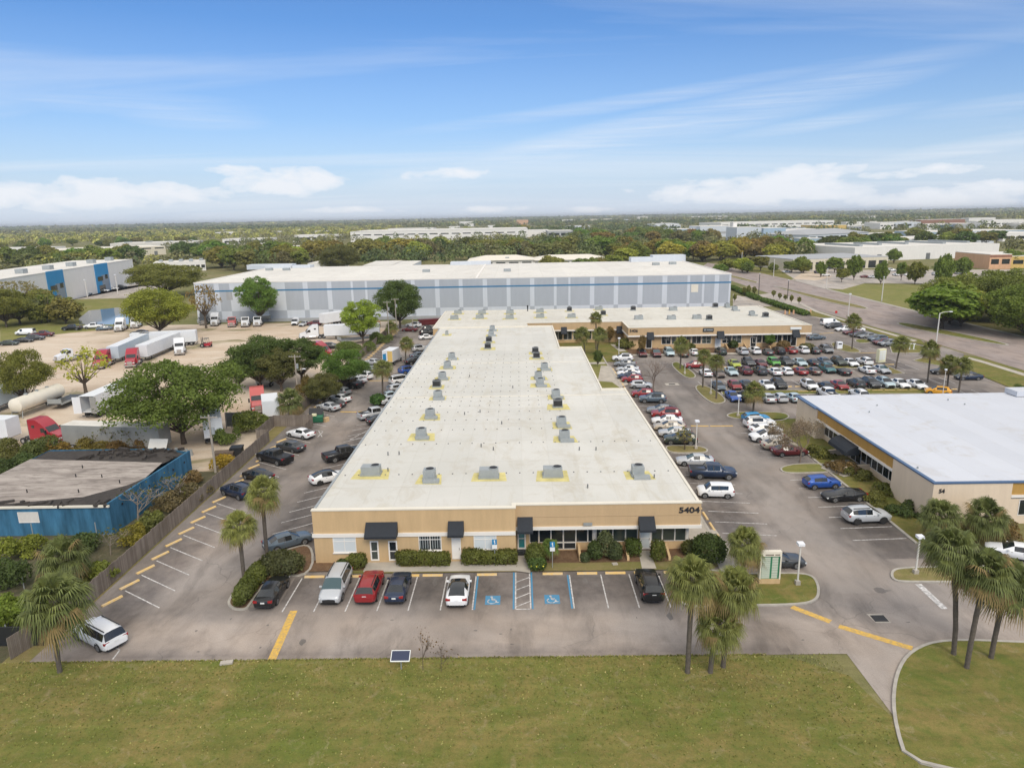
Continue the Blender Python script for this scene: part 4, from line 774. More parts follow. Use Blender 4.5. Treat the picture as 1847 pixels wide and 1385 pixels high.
def isa_mark(px, py):                    # wheelchair pavement symbol
    x, y, _ = G(px, py); b = MB(); b.sheet(rect(x-.68, y-.72, x+.62, y+.72), .008, 0)
    def st(a, c, w=.11): line_m(a, c, w)
    def line_m(a, c, w):
        d = Vector(c)-Vector(a); n = Vector((-d.y, d.x)).normalized()*w/2; A = Vector(a)+Vector((x, y)); B = Vector(c)+Vector((x, y)); b.face([(*(A-n), .0125), (*(B-n), .0125), (*(B+n), .0125), (*(A+n), .0125)], 1)
    ring = [(math.cos(t)*.36-.10, math.sin(t)*.36-.20) for t in np.linspace(2.2, 6.1, 12)]
    for k in range(11): line_m(ring[k], ring[k+1], .09)
    line_m((-.12, .34), (-.05, -.05), .12); line_m((-.06, -.05), (.22, -.05), .12); line_m((.22, -.05), (.36, -.42), .12); line_m((.34, -.42), (.5, -.34), .1); line_m((-.1, .18), (.2, .14), .09)
    hd = [(x-.14+.11*math.cos(t), y+.50+.11*math.sin(t), .0125) for t in np.linspace(0, 2*PI, 11)[:-1]]; b.face(hd, 1)
    tag(b.build('wheelchair_marking', ['blue_line', 'white_line']), kind='structure')
isa_mark(889.5, 1082); isa_mark(996.5, 1080.5)
tag(MB().sheet([(a, b) for a, b in gp([(1563, 1107), (1592, 1107), (1608, 1123), (1580, 1123)])], .010).build('drain_apron', 'concrete'), kind='structure')
gx, gy, _ = G(1586, 1115); dr = MB(); dr.box(gx-.55, gx+.55, gy-.45, gy+.45, .002, .022, 0)
for k in range(6): dr.box(gx-.5, gx+.5, gy-.40+k*.15, gy-.36+k*.15, .022, .034, 1)
tag(dr.build('storm_drain', ['black', 'steel_dark']), 'square iron storm drain set in a concrete apron near the corner of the drive', 'drain')
gx, gy, _ = G(1212, 693); tag(MB().sheet(rect(gx-1.3, gy-.9, gx+1.3, gy+.9), .010).build('drain_apron', 'concrete'), kind='structure')
dr = MB(); dr.box(gx-.6, gx+.6, gy-.4, gy+.4, .002, .022, 0)
for k in range(5): dr.box(gx-.55, gx+.55, gy-.35+k*.16, gy-.31+k*.16, .022, .034, 1)
tag(dr.build('storm_drain', ['black', 'steel_dark']), 'small storm drain in the aisle beside the crowded parking lot', 'drain')
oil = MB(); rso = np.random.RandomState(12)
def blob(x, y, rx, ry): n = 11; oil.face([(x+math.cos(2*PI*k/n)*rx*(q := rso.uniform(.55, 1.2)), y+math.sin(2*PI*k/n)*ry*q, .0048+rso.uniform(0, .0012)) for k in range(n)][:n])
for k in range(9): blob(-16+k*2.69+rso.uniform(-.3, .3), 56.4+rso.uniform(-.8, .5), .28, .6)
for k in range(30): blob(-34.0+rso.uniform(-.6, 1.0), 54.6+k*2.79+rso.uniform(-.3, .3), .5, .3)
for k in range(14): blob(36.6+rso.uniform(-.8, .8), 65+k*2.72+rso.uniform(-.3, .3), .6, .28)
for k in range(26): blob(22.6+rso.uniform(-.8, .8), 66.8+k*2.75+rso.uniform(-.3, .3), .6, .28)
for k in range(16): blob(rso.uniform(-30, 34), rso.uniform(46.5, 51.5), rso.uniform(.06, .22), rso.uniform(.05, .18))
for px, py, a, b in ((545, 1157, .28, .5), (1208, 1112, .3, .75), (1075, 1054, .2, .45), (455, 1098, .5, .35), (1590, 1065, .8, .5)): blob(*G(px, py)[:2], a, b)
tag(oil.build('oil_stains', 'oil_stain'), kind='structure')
tx, ty, _ = G(469, 1097)
# concrete wheel stops
def stop_proto():
    m = MB(); m.xz([(-.15, 0), (.15, 0), (.10, .12), (-.10, .12)], -.92, .92); o = m.build('wheel_stop', 'stop_paint'); me = o.data; bpy.data.objects.remove(o); return me
STOP = stop_proto()
def stop(x, y, rz, label, group, s=1.0):
    o = link('wheel_stop', STOP, None, (x, y, .004)); o.rotation_euler = (0, 0, R_(rz)); o.scale = (1, s, 1); tag(o, label, 'wheel stop', group)
for px in (466+8, 568, 633, 738, 780, 878): stop(G(px, 1040)[0], 57.95, 90, 'yellow concrete wheel stop at the head of a stall left of the hatched aisle', 'wheel stops before the near building, left half')
for px in (996.7, 1059, 1110, 1162, 1216): stop(G(px, 1035)[0], 57.95, 90, 'yellow concrete wheel stop at the head of a stall right of the hatched aisle', 'wheel stops before the near building, right half')
for k in range(54):
    if k in (17, 18): continue
    stop(-35.9, 54.15+k*2.79, 63-90, 'yellow wheel stop in the slanting line along the wooden fence', 'wheel stops along the wooden fence')
for k in range(30):
    y = 64.6+k*2.75
    if 103 < y < 110: continue
    stop(19.95, y, 0, 'yellow wheel stop along the right flank of the near cream building', 'wheel stops along the near building flank', 1.05)
for k in range(14): stop(49.5+k*2.25, 123.2, 90, 'yellow wheel stop below the grass strip of the crowded lot', 'wheel stops below the grass strip') if k not in (0, 3) else None
for k in range(14): stop(38+k*2.45, 127.1, 90, 'yellow wheel stop above the grass strip of the crowded lot', 'wheel stops above the grass strip')
for k in range(16): stop(42+k*2.45, 145.0+.0*k, 90, 'yellow wheel stop between the two middle rows of parked cars', 'wheel stops between the middle rows')
# ------------------------------------------------------------------ near building 5404
def text_mesh(body, size, depth=.04):
    cu = bpy.data.curves.new('t', 'FONT'); cu.body = body; cu.size = size; cu.extrude = depth; cu.align_x = 'CENTER'; cu.align_y = 'CENTER'; cu.offset = size*.018
    o = bpy.data.objects.new('t', cu); C.objects.link(o); bpy.context.view_layer.update(); me = bpy.data.meshes.new_from_object(o.evaluated_get(bpy.context.evaluated_depsgraph_get())); bpy.data.objects.remove(o); return me
def sign_text(parent, name, body, size, x, y, z, mat='letter_black', off=(0, 0, 0), space=1.0, xs=1.0):
    me = text_mesh(body, size); me.materials.clear(); me.materials.append(M[mat]); o = link(name, me, parent, (x+off[0], y+off[1], z+off[2])); o.rotation_euler = (PI/2, 0, 0); o.scale = (xs, 1, 1); return o
RZ = 5.2; XL = -19.8; XS = -0.62
YL = G(750, 918.2, 5.5)[1]; YR = G(1100, 908.2, 5.5)[1]; YW = G(1200, 991.5)[1]
XR = G(1266, 907, 5.5)[0]; XW = V(1242, 970, YW)[0]
nb = Site('business_park_building', 'long cream-roofed tan building numbered 5404 in the middle, black awnings along its front', 'building', (-1.5, 100, 0))
foot = [(XL, YL+.3), (XS, YL+.3), (XS, YW+.02), (XW, YW+.02), (16.6, 106.3), (12.9, 106.3), (12.9, 142.5), (8.3, 142.5), (8.3, 176.8), (2.1, 176.8), (2.1, 171.8), (XL, 171.8)]
w = MB(); w.prism(foot, -.02, RZ-.06, top=False); w.box(XL, XS, YL, YL+.3, -.02, 5.44); zt = V(1100, 948.2, YR)[1]; zb_ = V(1100, 953.4, YR)[1]
w.box(XS-.30, XS-.003, YL+.3, YR+.3, RZ, 5.44); wall = nb.add(w, 'wall', 'tan_wall')
fz = V(1100, 931.3, YR)[1]; fa = MB(); fa.box(XS, XR, YR, YR+.38, fz+.03, 5.44); fa.box(XS, XR, YR+.05, YR+.38, fz, fz+.03); fa.box(XS, XR, YR, YR+.38, zt, fz); fa.box(XS, XW+.4, YW+.35, YW+3, zt, 5.0) ; fascia = nb.add(fa, 'fascia', 'tan_fascia')
ro = MB(); ro.sheet([(XL+.1, YL+.3), (XS, YL+.3), (XS, YR+.3), (XR-.1, YR+.3), (16.55, 106.2), (12.85, 106.2), (12.85, 142.4), (8.25, 142.4), (8.25, 171.9), (XL+.1, 171.8)], RZ, 0); roof = nb.add(ro, 'roof', 'cream_roof')
pp = MB(); pp.box(XL-.06, XS+.06, YL-.06, YL+.42, 5.44, 5.56); pp.box(XS-.34, XS+.06, YL+.42, YR-.06, 5.44, 5.555); pp.box(XS-.34, XR+.06, YR-.06, YR+.40, 5.44, 5.562)
def edge(a, b, w_=.26, z0=RZ-.25, z1=RZ+.14, side=1):
    d = Vector(b)-Vector(a); L = d.length; pp.obox(((a[0]+b[0])/2, (a[1]+b[1])/2), math.atan2(d.y, d.x), L, w_, z0, z1)
edge((XR-.05, YR+.4), (16.62, 106.25), z1=RZ+.10); edge((16.75, 106.3), (12.8, 106.3), z1=RZ+.26); edge((12.95, 106.43), (12.95, 142.4), z1=RZ+.12); edge((13.05, 142.5), (8.2, 142.5), z1=RZ+.30); edge((8.35, 142.63), (8.35, 171.8), z1=RZ+.22); edge((8.45, 171.9), (2.2, 171.9), z1=RZ+.3)
nb.add(pp, 'parapet_cap', 'trim_cream'); gt = MB(); gt.box(XL-.16, XL+.09, YL+.43, 171.7, RZ-.2, RZ+.045); nb.add(gt, 'gutter', 'galv')
tr = MB(); za, zb2 = V(750, 960.0, YL)[1], V(750, 966.3, YL)[1]; tr.box(XL-.10, XS-.003, YL-.13, YL-.002, zb2, za); tr.box(XS-.003, XR+.10, YR-.12, YR+.04, zb_, zt+.02); tr.box(XS, XR+.10, YR+.04, YW+.25, zb_+.03, zt-.003); nb.add(tr, 'trim_band', 'trim_white')
def win(site, name, px0, px1, py0, py1, Y, glass, cols, rows, fw=.07, sill=True, frame='trim_white', proud=.04, vsplit=None, xz=None):
    if xz: xa, xb, z0, z1 = xz
    else: xa, z1 = V(px0, py0, Y); xb, z0 = V(px1, py1, Y)
    f = MB(); y0, y1 = Y-proud, Y-.003
    f.box(xa, xb, y0, y1, z0, z0+fw); f.box(xa, xb, y0, y1, z1-fw, z1); f.box(xa, xa+fw, y0, y1, z0+fw, z1-fw); f.box(xb-fw, xb, y0, y1, z0+fw, z1-fw)
    for k in range(1, cols): x = xa+(xb-xa)*k/cols; f.box(x-fw*.4, x+fw*.4, y0+.002, y1, z0+fw, z1-fw)
    for k in range(1, rows): z = z0+(z1-z0)*(vsplit if vsplit else k/rows); f.box(xa+fw, xb-fw, y0+.004, y1, z-fw*.4, z+fw*.4)
    if sill: f.box(xa-.06, xb+.06, Y-.14, Y-.003, z0-.09, z0-.002)
    o = site.add(f, name, frame)
    p = MB(); p.face([(xa+fw, Y-.012, z0+fw), (xb-fw, Y-.012, z0+fw), (xb-fw, Y-.012, z1-fw), (xa+fw, Y-.012, z1-fw)]); site.add(p, 'pane', glass, o); return o, (xa, xb, z0, z1)
win(nb, 'window', 599.5, 643.5, 966, 995.5, YL, 'blind_white', 2, 2, vsplit=.66); win(nb, 'window', 854, 896, 963, 990.5, YL, 'blind_white', 2, 2, vsplit=.66)
o, b = win(nb, 'window', 754.5, 797, 963, 991.5, YL, 'glass_dark', 2, 2, vsplit=.66)
cu = MB(); rs = np.random.RandomState(4)
for k in range(9): x = b[0]+.15+(b[1]-b[0]-.3)*k/8; cu.face([(x-.03, YL-.020, b[2]+.2), (x+.06, YL-.020, b[2]+.2), (x+.05, YL-.020, b[3]-.15), (x-.02, YL-.020, b[3]-.15)])
nb.add(cu, 'curtain', 'galv', o)
def door(site, px0, px1, py0, py1, Y, glass, frame='trim_white', mid=True, xz=None):
    if xz: xa, xb, z0, z1 = xz
    else: xa, z1 = V(px0, py0, Y); xb, z0 = V(px1, py1, Y)
    z0 = max(z0, .12); f = MB(); fw = .13
    f.box(xa, xa+fw, Y-.05, Y-.003, z0, z1); f.box(xb-fw, xb, Y-.05, Y-.003, z0, z1); f.box(xa+fw, xb-fw, Y-.05, Y-.003, z1-fw, z1); f.box(xa+fw, xb-fw, Y-.05, Y-.003, z0, z0+.16)
    if mid: f.box(xa+fw, xb-fw, Y-.048, Y-.003, z0+(z1-z0)*.46, z0+(z1-z0)*.50)
    o = site.add(f, 'door', frame); p = MB(); p.face([(xa+fw, Y-.015, z0+.16), (xb-fw, Y-.015, z0+.16), (xb-fw, Y-.015, z1-fw), (xa+fw, Y-.015, z1-fw)]); site.add(p, 'pane', glass, o)
    site.add(MB().box(xb-fw-.05, xb-fw-.01, Y-.10, Y-.05, z0+.95, z0+1.2), 'handle', 'chrome', o); return o
door(nb, 666.7, 684.7, 975, 1010.5, YL, 'glass_green'); door(nb, 699.8, 718.3, 975, 1010.5, YL, 'glass_dark'); door(nb, 814.2, 832.3, 970, 1007.5, YL, 'trim_white', mid=False)
def awning(site, px0, px1, py0, py1, Y, out=1.15, xz=None, mat='black_fabric'):
    if xz: xa, xb, z0, z1 = xz
    else:
        xa, z1 = V(px0, py0, Y); xb, z0 = V(px1, py1, Y-out); xc = V(px1, py0, Y)[0]; xb = xc
    m = MB(); A = [(xa, Y-.003, z1), (xb, Y-.003, z1), (xb, Y-out, z0+.22), (xa, Y-out, z0+.22)]; m.face(A[::-1]); m.face([A[3], A[2], (xb, Y-out, z0), (xa, Y-out, z0)][::-1])
    for x, fl in ((xa, 0), (xb, 1)): q = [(x, Y-.003, z1), (x, Y-out, z0+.22), (x, Y-out, z0), (x, Y-.003, z0)]; m.face(q if fl else q[::-1])
    return site.add(m, 'awning', mat)
awning(nb, 659.6, 717, 941.7, 972, YL); awning(nb, 808.2, 836.6, 939.6, 969.3, YL); awning(nb, 933, 960.8, 932.3, 963, YR); awning(nb, 1151.5, 1180.2, 931, 960, YR)
# recessed window wall of the right half
zs_, zh = V(1180, 975.2, YW)[1], zt-.003
lw = nb.add(MB().box(XS+2.1, XW, YW-.02, YW+.018, zh-.001, zh+.0005), 'head_rail', 'trim_white')
segs = [(955, 971.5), (972.5, 993.5), (994, 1015.8), (1016.3, 1038.5), (1039, 1060), (1060.4, 1069)]
for a, c in segs: win(nb, 'window', a, c, 950, 975.2, YW, 'glass_dark', 1, 1, .045, False, xz=(V(a, 960, YW)[0], V(c, 960, YW)[0], zs_, zh))
for a, c in ((1075.5, 1083.5), (1084, 1105), (1105.4, 1128), (1128.4, 1150), (1175, 1194.4), (1194.8, 1217), (1217.4, 1237)):
    win(nb, 'window', a, c, 950, 975.2, YW, 'glass_green', 1, 1, .045, False, xz=(V(a, 960, YW)[0], V(c, 960, YW)[0], zs_, zh))
win(nb, 'window', 0, 0, 0, 0, YW, 'glass_dark', 1, 1, .05, False, xz=(V(1016.5, 980, YW)[0], V(1038.5, 980, YW)[0], .25, zs_-.03)); win(nb, 'window', 0, 0, 0, 0, YW, 'glass_dark', 1, 1, .05, False, xz=(V(994.5, 980, YW)[0], V(1016, 980, YW)[0], .25, zs_-.03))
co = MB()
for a, c in ((1069.4, 1075), (1237.4, 1242)): co.box(V(a, 960, YW)[0], V(c, 960, YW)[0], YW-.10, YW+.0, zs_-.03, zh)
nb.add(co, 'post', 'trim_white')
door(nb, 0, 0, 0, 0, YW-.08, 'glass_teal', xz=(V(933.5, 975, YW)[0], V(948.5, 975, YW)[0], .35, 2.7)); door(nb, 0, 0, 0, 0, YW-.05, 'blind_white', xz=(V(1153, 975, YW)[0], V(1173.5, 975, YW)[0], .16, 2.55))
nb.add(MB().box(V(933, 985, YW)[0], V(951, 985, YW)[0], YW-1.0, YW-.1, .1, .34), 'step', 'char_black')
for px in (1043.2, 1127, 1199.5):        # raking fin walls
    x = V(px, 978, YW)[0]; f = MB(); i = [(YW-.025, .1), (YW-.025, zs_-.06), (YW-.3, zs_-.06), (YW-2.2, .42), (YW-2.3, .1)]; f.v = [(x-.11, a, c) for a, c in i]+[(x+.11, a, c) for a, c in i]; n = 5
    f.f = [tuple(range(n)), tuple(range(2*n-1, n-1, -1))]+[(k, n+k, n+(k+1) % n, (k+1) % n) for k in range(n)]; f.m = [0]*len(f.f); nb.add(f, 'fin_wall', 'tan_wall')
x0, z0 = V(1224.5, 924, YR); x1, _ = V(1261.5, 924, YR); _, zc_ = V(1243, 919.6, YR); dz = V(1243, 914.5, YR)[1]-V(1243, 924.6, YR)[1]
t = sign_text(nb.root, 'number_sign', '5404', 1.0, 0, 0, 0); bb = [Vector(c) for c in t.bound_box]; tw = max(c.x for c in bb)-min(c.x for c in bb); th = max(c.y for c in bb)-min(c.y for c in bb)
t.scale = ((x1-x0)/tw, dz/th, 1); t.location = ((x0+x1)/2+nb.off[0], YR-.05+nb.off[1], zc_+nb.off[2])
xk, zk = V(1060, 945, YR); nb.add(MB().box(xk-.42, xk+.42, YR-.22, YR-.125, zk-.05, zk+.22), 'wall_lamp', 'galv')
# roof details
fs = MB(); FY = [853.5, 799, 774, 757, 742.5, 731, 723, 716, 706, 696, 687, 680, 672, 663, 655, 648, 640]
for py in FY:
    y = G(900, py, RZ)[1]; xr = 16 if y < 82 else 7.0; k = 0; x = XL+.8
    while x < xr: fs.box(x-.06, x+.06, y-.08, y+.08, RZ-.01, RZ+.07); x += 1.45
o = nb.add(fs, 'roof_fastener', 'galv_dark'); o['kind'] = 'stuff'
vt = MB(); rs = np.random.RandomState(3)
for px, py in ((868, 806), (890, 812), (1045, 812), (1075, 812), (700, 821), (720, 820), (905, 765), (700, 850), (1180, 862), (838, 748), (866, 744), (1060, 880), (925, 700), (847, 680)):
    x, y, _ = G(px, py, RZ); vt = MB().tube([(x, y, RZ-.02), (x, y, RZ+.42)], .07, 8); nb.add(vt, 'vent_pipe', 'galv_dark')
SEAM = MB()
for a, bb_ in (((XL+.2, 103.4), (16.5, 103.4)), ((XL+.2, 128.5), (12.8, 128.5))): SEAM.box(a[0], bb_[0], a[1]-.12, a[1]+.12, RZ-.01, RZ+.035)
nb.add(SEAM, 'roof_seam', 'trim_cream')
rsu = random.Random(5)
def unit(site, px, py, kind, label, z=RZ, group='rooftop air conditioners', patch=True, rz=0, s=1.0):
    x, y, _ = G(px, py, z); r = thing('rooftop_unit', label, 'air conditioner', (x, y, z), R_(rz), group)
    dims = dict(pack=(2.1, 1.25, .82), tall=(1.3, 1.25, .96), dark=(1.35, 1.15, 1.0), small=(.7, .7, .7))[kind]; L, D, Hh = [q*s for q in dims]
    MB().box(-L/2-.1, L/2+.1, -D/2-.1, D/2+.1, .004, .20).build('curb', 'galv', r)
    c = MB().box(-L/2, L/2, -D/2, D/2, .20, .20+Hh); mat = 'galv' if kind != 'dark' else 'galv_dark'
    for k in range(6 if kind == 'pack' else 3):
        xx = -L/2+L*(k+.5)/(6 if kind == 'pack' else 3); c.box(xx-.015, xx+.015, -D/2-.012, -D/2, .26, .14+Hh)
    c.build('casing', mat, r)
    if kind == 'dark': MB().box(-L/2+.06, L/2-.06, -D/2-.02, -D/2-.002, .3, Hh+.1).build('coil', 'char_black', r)
    fx = L*.24 if kind == 'pack' else .08; fr = min(.45, D*.40)*s
    f = MB().tube([(fx, 0, .20+Hh), (fx, 0, .20+Hh+.10)], [fr+.06, fr+.06], 16); f.build('fan_housing', mat, r, True); MB().face([(fx+math.cos(a)*fr, math.sin(a)*fr, .20+Hh+.106) for a in np.linspace(0, 2*PI, 17)[:-1]]).build('fan', 'black', r)
    if kind == 'tall': MB().box(-L/2+.05, L/2+.5, -D/2-.75, -D/2-.005, .01, .34).build('duct', 'galv', r)
    if patch:
        q = MB(); w1, w2 = L*.5+rsu.uniform(.5, .9), D*.5+rsu.uniform(.55, 1.0); q.sheet([(x-w1-rsu.uniform(0, .3), y-w2), (x+w1+rsu.uniform(0, .4), y-w2-rsu.uniform(0, .2)), (x+w1, y+w2), (x-w1, y+w2)], z+.006+rsu.uniform(0, .003)); site.add(q, 'roof_coating', 'coating_yellow')
    return r
UL = [(670, 855, 'pack', 'long grey rooftop unit leftmost in the front line on the near roof'), (775, 864, 'tall', 'tall grey rooftop unit with a floor duct, second in the front roof line'), (882, 860, 'pack', 'long grey rooftop unit at the middle of the front line on the near roof'),
      (997, 858, 'pack', 'long grey rooftop unit fourth in the front line on the near roof'), (1150, 857, 'tall', 'tall grey rooftop unit with a floor duct, rightmost in the front line'),
      (760, 788, 'tall', 'square grey unit nearest the front in the left column on the near roof'), (776, 752, 'tall', 'square grey unit second back in the left column on the near roof'), (790, 718, 'tall', 'narrow grey unit touching a dark one in the left column'), (788, 698, 'dark', 'dark brown rooftop unit in the left column of the near roof'),
      (798, 683, 'tall', 'small grey unit just behind the dark one in the left column'), (807, 663, 'tall', 'small grey unit sixth back in the left column'), (815, 647, 'tall', 'small grey unit farthest back in the left column'),
      (880, 629, 'dark', 'wide dark rooftop unit nearest in the back middle column'), (882, 617, 'dark', 'dark rooftop unit behind the wide dark one in the back middle column'), (886, 605, 'tall', 'grey rooftop unit third in the back middle column'), (888, 596, 'tall', 'grey rooftop unit farthest back in the middle column'), (806, 604, 'small', 'very small vent unit near the far left corner of the near roof'),
      (1018, 792, 'tall', 'tall grey unit nearest the front in the right column'), (1012.5, 767, 'tall', 'pale grey unit second back in the right column'), (1006, 734, 'dark', 'dark-faced unit third back in the right column'), (1002.5, 716, 'tall', 'tall grey unit behind the dark-faced one in the right column'),
      (974, 695, 'tall', 'unit with a black opening on the set-back part of the right column'), (971, 682, 'tall', 'grey unit touching the one with the black opening'), (982, 666, 'tall', 'lone grey unit to the right on the set-back roof'), (967.7, 646, 'dark', 'dark unit nearer of the pair on the far right of the roof'), (965.6, 637, 'dark', 'dark unit farther of the pair on the far right of the roof')]
for u in UL: unit(nb, u[0], u[1], u[2], u[3], s=.95)
# ------------------------------------------------------------------ far wing 5406
fb = Site('business_park_wing', 'low tan wing numbered 5406 with a cream roof behind the crowded parking lot', 'building', (30, 185, 0))
YA = G(1250, 589.5, 5.5)[1]; YB = G(1040, 580.5, 5.5)[1]; XA = V(1136.5, 592, YA)[0]; XE = V(1464.5, 586.5, YA)[0]; YC = 203.5; ZR2 = 5.25; YM = YB-5.5
w = MB(); w.prism([(-21.5, YM), (2.1, YM), (2.1, YB), (XA, YB), (XA, YA+1.1), (XE-.8, YA+1.1), (XE-.8, YC), (-21.5, YC)], -.02, ZR2-.05, top=False); fb.add(w, 'wall', 'tan_wall')
zq = V(1250, 603.5, YA)[1]; f = MB(); f.box(XA-.4, XE, YA, YA+.36, zq, 5.45); f.box(XA-.4, XA-.06, YA+.36, YB+.3, zq, 5.448); f.box(2.1, XA-.06, YB-.9, YB-.54, zq, 5.446); f.box(XA-.06, XE-.3, YA+.36, YA+1.2, zq+.02, zq+.3); f.box(2.1, XA-.4, YB-.54, YB+.1, zq+.02, zq+.3); fb.add(f, 'fascia', 'tan_fascia')
r = MB().sheet([(-21.4, YM+.1), (2.2, YM+.1), (2.2, YB-.7), (XA-.2, YB-.7), (XA-.2, YA+.1), (XE-.1, YA+.1), (XE-.1, YC), (-21.4, YC)], ZR2+.02); fb.add(r, 'roof', 'cream_roof_far')
p = MB(); p.box(XA-.46, XE+.06, YA-.06, YA+.4, 5.45, 5.56); p.box(XA-.46, XA-.05, YA+.4, YB-.9, 5.45, 5.558); p.box(2.0, XA-.02, YB-.96, YB-.5, 5.45, 5.556); p.box(-21.6, 2.1, YM-.1, YM+.3, 5.15, 5.5); p.box(XE-.3, XE+.06, YA+.4, YC, 5.2, 5.45); p.box(-21.6, XE-.3, YC-.2, YC+.1, 5.1, 5.38); p.box(-21.65, -21.35, YM+.3, YC-.2, 5.1, 5.4); fb.add(p, 'parapet_cap', 'trim_cream')
t_ = MB(); t_.box(XA-.5, XE+.1, YA-.12, YA-.002, zq-.35, zq); t_.box(XA-.52, XA-.402, YA, YB-.9, zq-.349, zq-.001); t_.box(2.1, XA-.52, YB-1.02, YB-.902, zq-.348, zq-.002); fb.add(t_, 'trim_band', 'trim_white')
YV = YA+1.1
x = XA+3.0; k = 0
while x < XE-2.5:
    if not any(abs(x+1.15-V(q, 618, YV)[0]) < 1.6 for q in (1172, 1298, 1352, 1434)):
        win(fb, 'window', 0, 0, 0, 0, YV, 'glass_dark' if k % 3 else 'glass_green', 2, 1, .07, False, xz=(x, x+2.25, 1.15, zq-.36))
    x += 2.45; k += 1
for q, g in ((1170.5, 'glass_dark'), (1295, 'blind_white'), (1358.5, 'glass_dark'), (1431, 'glass_dark')): xx = V(q, 618, YV)[0]; door(fb, 0, 0, 0, 0, YV, g, xz=(xx-.75, xx+.75, .12, 2.6), mid=False)
for a, c in ((1166.6, 1179), (1293, 1305.5), (1428.5, 1441)): awning(fb, 0, 0, 0, 0, YA, xz=(V(a, 605, YA)[0], V(c, 605, YA)[0], zq-1.0, zq+.75))
for a, c in ((1011.5, 1022), (1111, 1122)): awning(fb, 0, 0, 0, 0, YB-.9, xz=(V(a, 600, YB)[0], V(c, 600, YB)[0], zq-1.0, zq+.75))
x = 9.0
while x < XA-3: win(fb, 'window', 0, 0, 0, 0, YB, 'glass_dark', 2, 1, .07, False, xz=(x, x+2.2, .9, zq-.36)); x += 2.5
for q in (1308, 1342, 1384, 1408): xx = V(q, 625, YV)[0]; f = MB(); f.v = [(xx-.12, YV-.02, .1), (xx-.12, YV-.02, 1.1), (xx-.12, YV-2.4, .4), (xx-.12, YV-2.4, .1), (xx+.12, YV-.02, .1), (xx+.12, YV-.02, 1.1), (xx+.12, YV-2.4, .4), (xx+.12, YV-2.4, .1)]; f.f = [(0, 1, 2, 3), (7, 6, 5, 4), (1, 5, 6, 2), (3, 2, 6, 7)]; f.m = [0]*4; fb.add(f, 'fin_wall', 'tan_wall')
xa, xb = V(1135.8, 597, YA)[0], V(1150.4, 597, YA)[0]; t = sign_text(fb.root, 'number_sign', '5406', 1.0, 0, 0, 0); bb = [Vector(c) for c in t.bound_box]; tw = max(c.x for c in bb)-min(c.x for c in bb); t.scale = ((xb-xa)/tw, (xb-xa)/tw*1.0, 1); t.location = ((xa+xb)/2+fb.off[0], YA-.06+fb.off[1], V(1143, 597, YA)[1]+fb.off[2])
xa, zA = V(1268, 591.8, YA); xb, zB = V(1287, 598, YA); sg = fb.add(MB().box(xa, xb, YA-.2, YA-.06, zB, zA), 'tenant_sign', 'steel_dark'); l = MB(); wd = xb-xa; l.box(xa+.1*wd, xa+.25*wd, YA-.215, YA-.201, zB+.3*(zA-zB), zB+.75*(zA-zB)); l.box(xa+.32*wd, xb-.1*wd, YA-.215, YA-.201, zB+.36*(zA-zB), zB+.64*(zA-zB)); fb.add(l, 'lettering', 'ice_paint' if 'ice_paint' in M else 'galv', sg)
xa, zA = V(1425.5, 589.8, YA); xb, zB = V(1445, 594, YA); fb.add(MB().box(xa, xb, YA-.2, YA-.06, zB, zA), 'tenant_sign', 'sign_white')
for i, (px, py, kd) in enumerate([(826, 566, 'pack'), (819.5, 576, 'pack'), (869.6, 566, 'pack'), (865.5, 574.5, 'pack'), (920, 566, 'pack'), (919.5, 575, 'pack'), (974, 563.5, 'pack'), (974.4, 573, 'pack'), (1027, 561.5, 'dark'), (1031, 573, 'pack'), (1080, 559, 'pack'), (1088, 568.5, 'dark'), (1142, 560, 'dark'), (1152, 576, 'pack'), (1214, 560, 'pack'), (1211, 576, 'pack'), (1257, 575, 'pack'), (1279, 577, 'dark'), (1290, 554.5, 'dark'), (1311.5, 554.5, 'tall'), (1325, 560, 'tall'), (1356, 569, 'tall'), (1380.5, 572, 'dark')]):
    unit(fb, px, py, kd, ('grey' if kd != 'dark' else 'dark') + ' rooftop unit on the roof of the far tan wing', ZR2+.02, 'rooftop units on the far tan wing', i < 12)
x, y, z = G(951.8, 561.5, ZR2+.02); st = thing('vent_stack', 'thin black vent stack standing alone at the back edge of the far wing roof', 'vent', (x, y, z)); MB().tube([(0, 0, 0), (0, 0, .7), (0, 0, 1.5)], [.12, .15, .22], 8).build('stack', 'black', st); MB().tube([(0, 0, 1.5), (0, 0, 1.75)], [.25, .12], 8).build('cap', 'black', st)
# ------------------------------------------------------------------ white-roofed building on the right
wb = Site('white_roofed_building', 'peach building on the right with a wide white roof, mustard band and blue roof edge', 'building', (60, 85, 0))
X0 = 42.5; Y0, Y1, Y2, Y3 = 67.3, 75.2, 95.8, 103.0; ZW = 4.5; X1 = 92
w = MB(); w.prism([(X0, Y0), (X1, Y0), (X1, Y3), (X0, Y3), (X0, Y2), (X0+1.3, Y2), (X0+1.3, Y1), (X0, Y1)], -.02, 2.75, top=False)
w.prism([(X0, Y0), (50.6, Y0), (50.6, Y1), (X0, Y1)], 2.75, ZW, top=False); w.prism([(X0, Y2), (47, Y2), (47, Y3), (X0, Y3)], 2.75, ZW, top=False); wb.add(w, 'wall', 'peach_wall')
m = MB(); m.box(X0+.12, X0+1.6, Y1, Y2, 3.15, ZW); m.box(50.6, X1, Y0+.12, Y0+1.6, 3.15, ZW); wb.add(m, 'fascia', 'mustard'); m = MB(); m.box(X0-.02, X0+1.5, Y1+.01, Y2-.01, 2.85, 3.147); m.box(50.61, X1, Y0-.02, Y0+1.5, 2.85, 3.147); wb.add(m, 'soffit', 'trim_white')
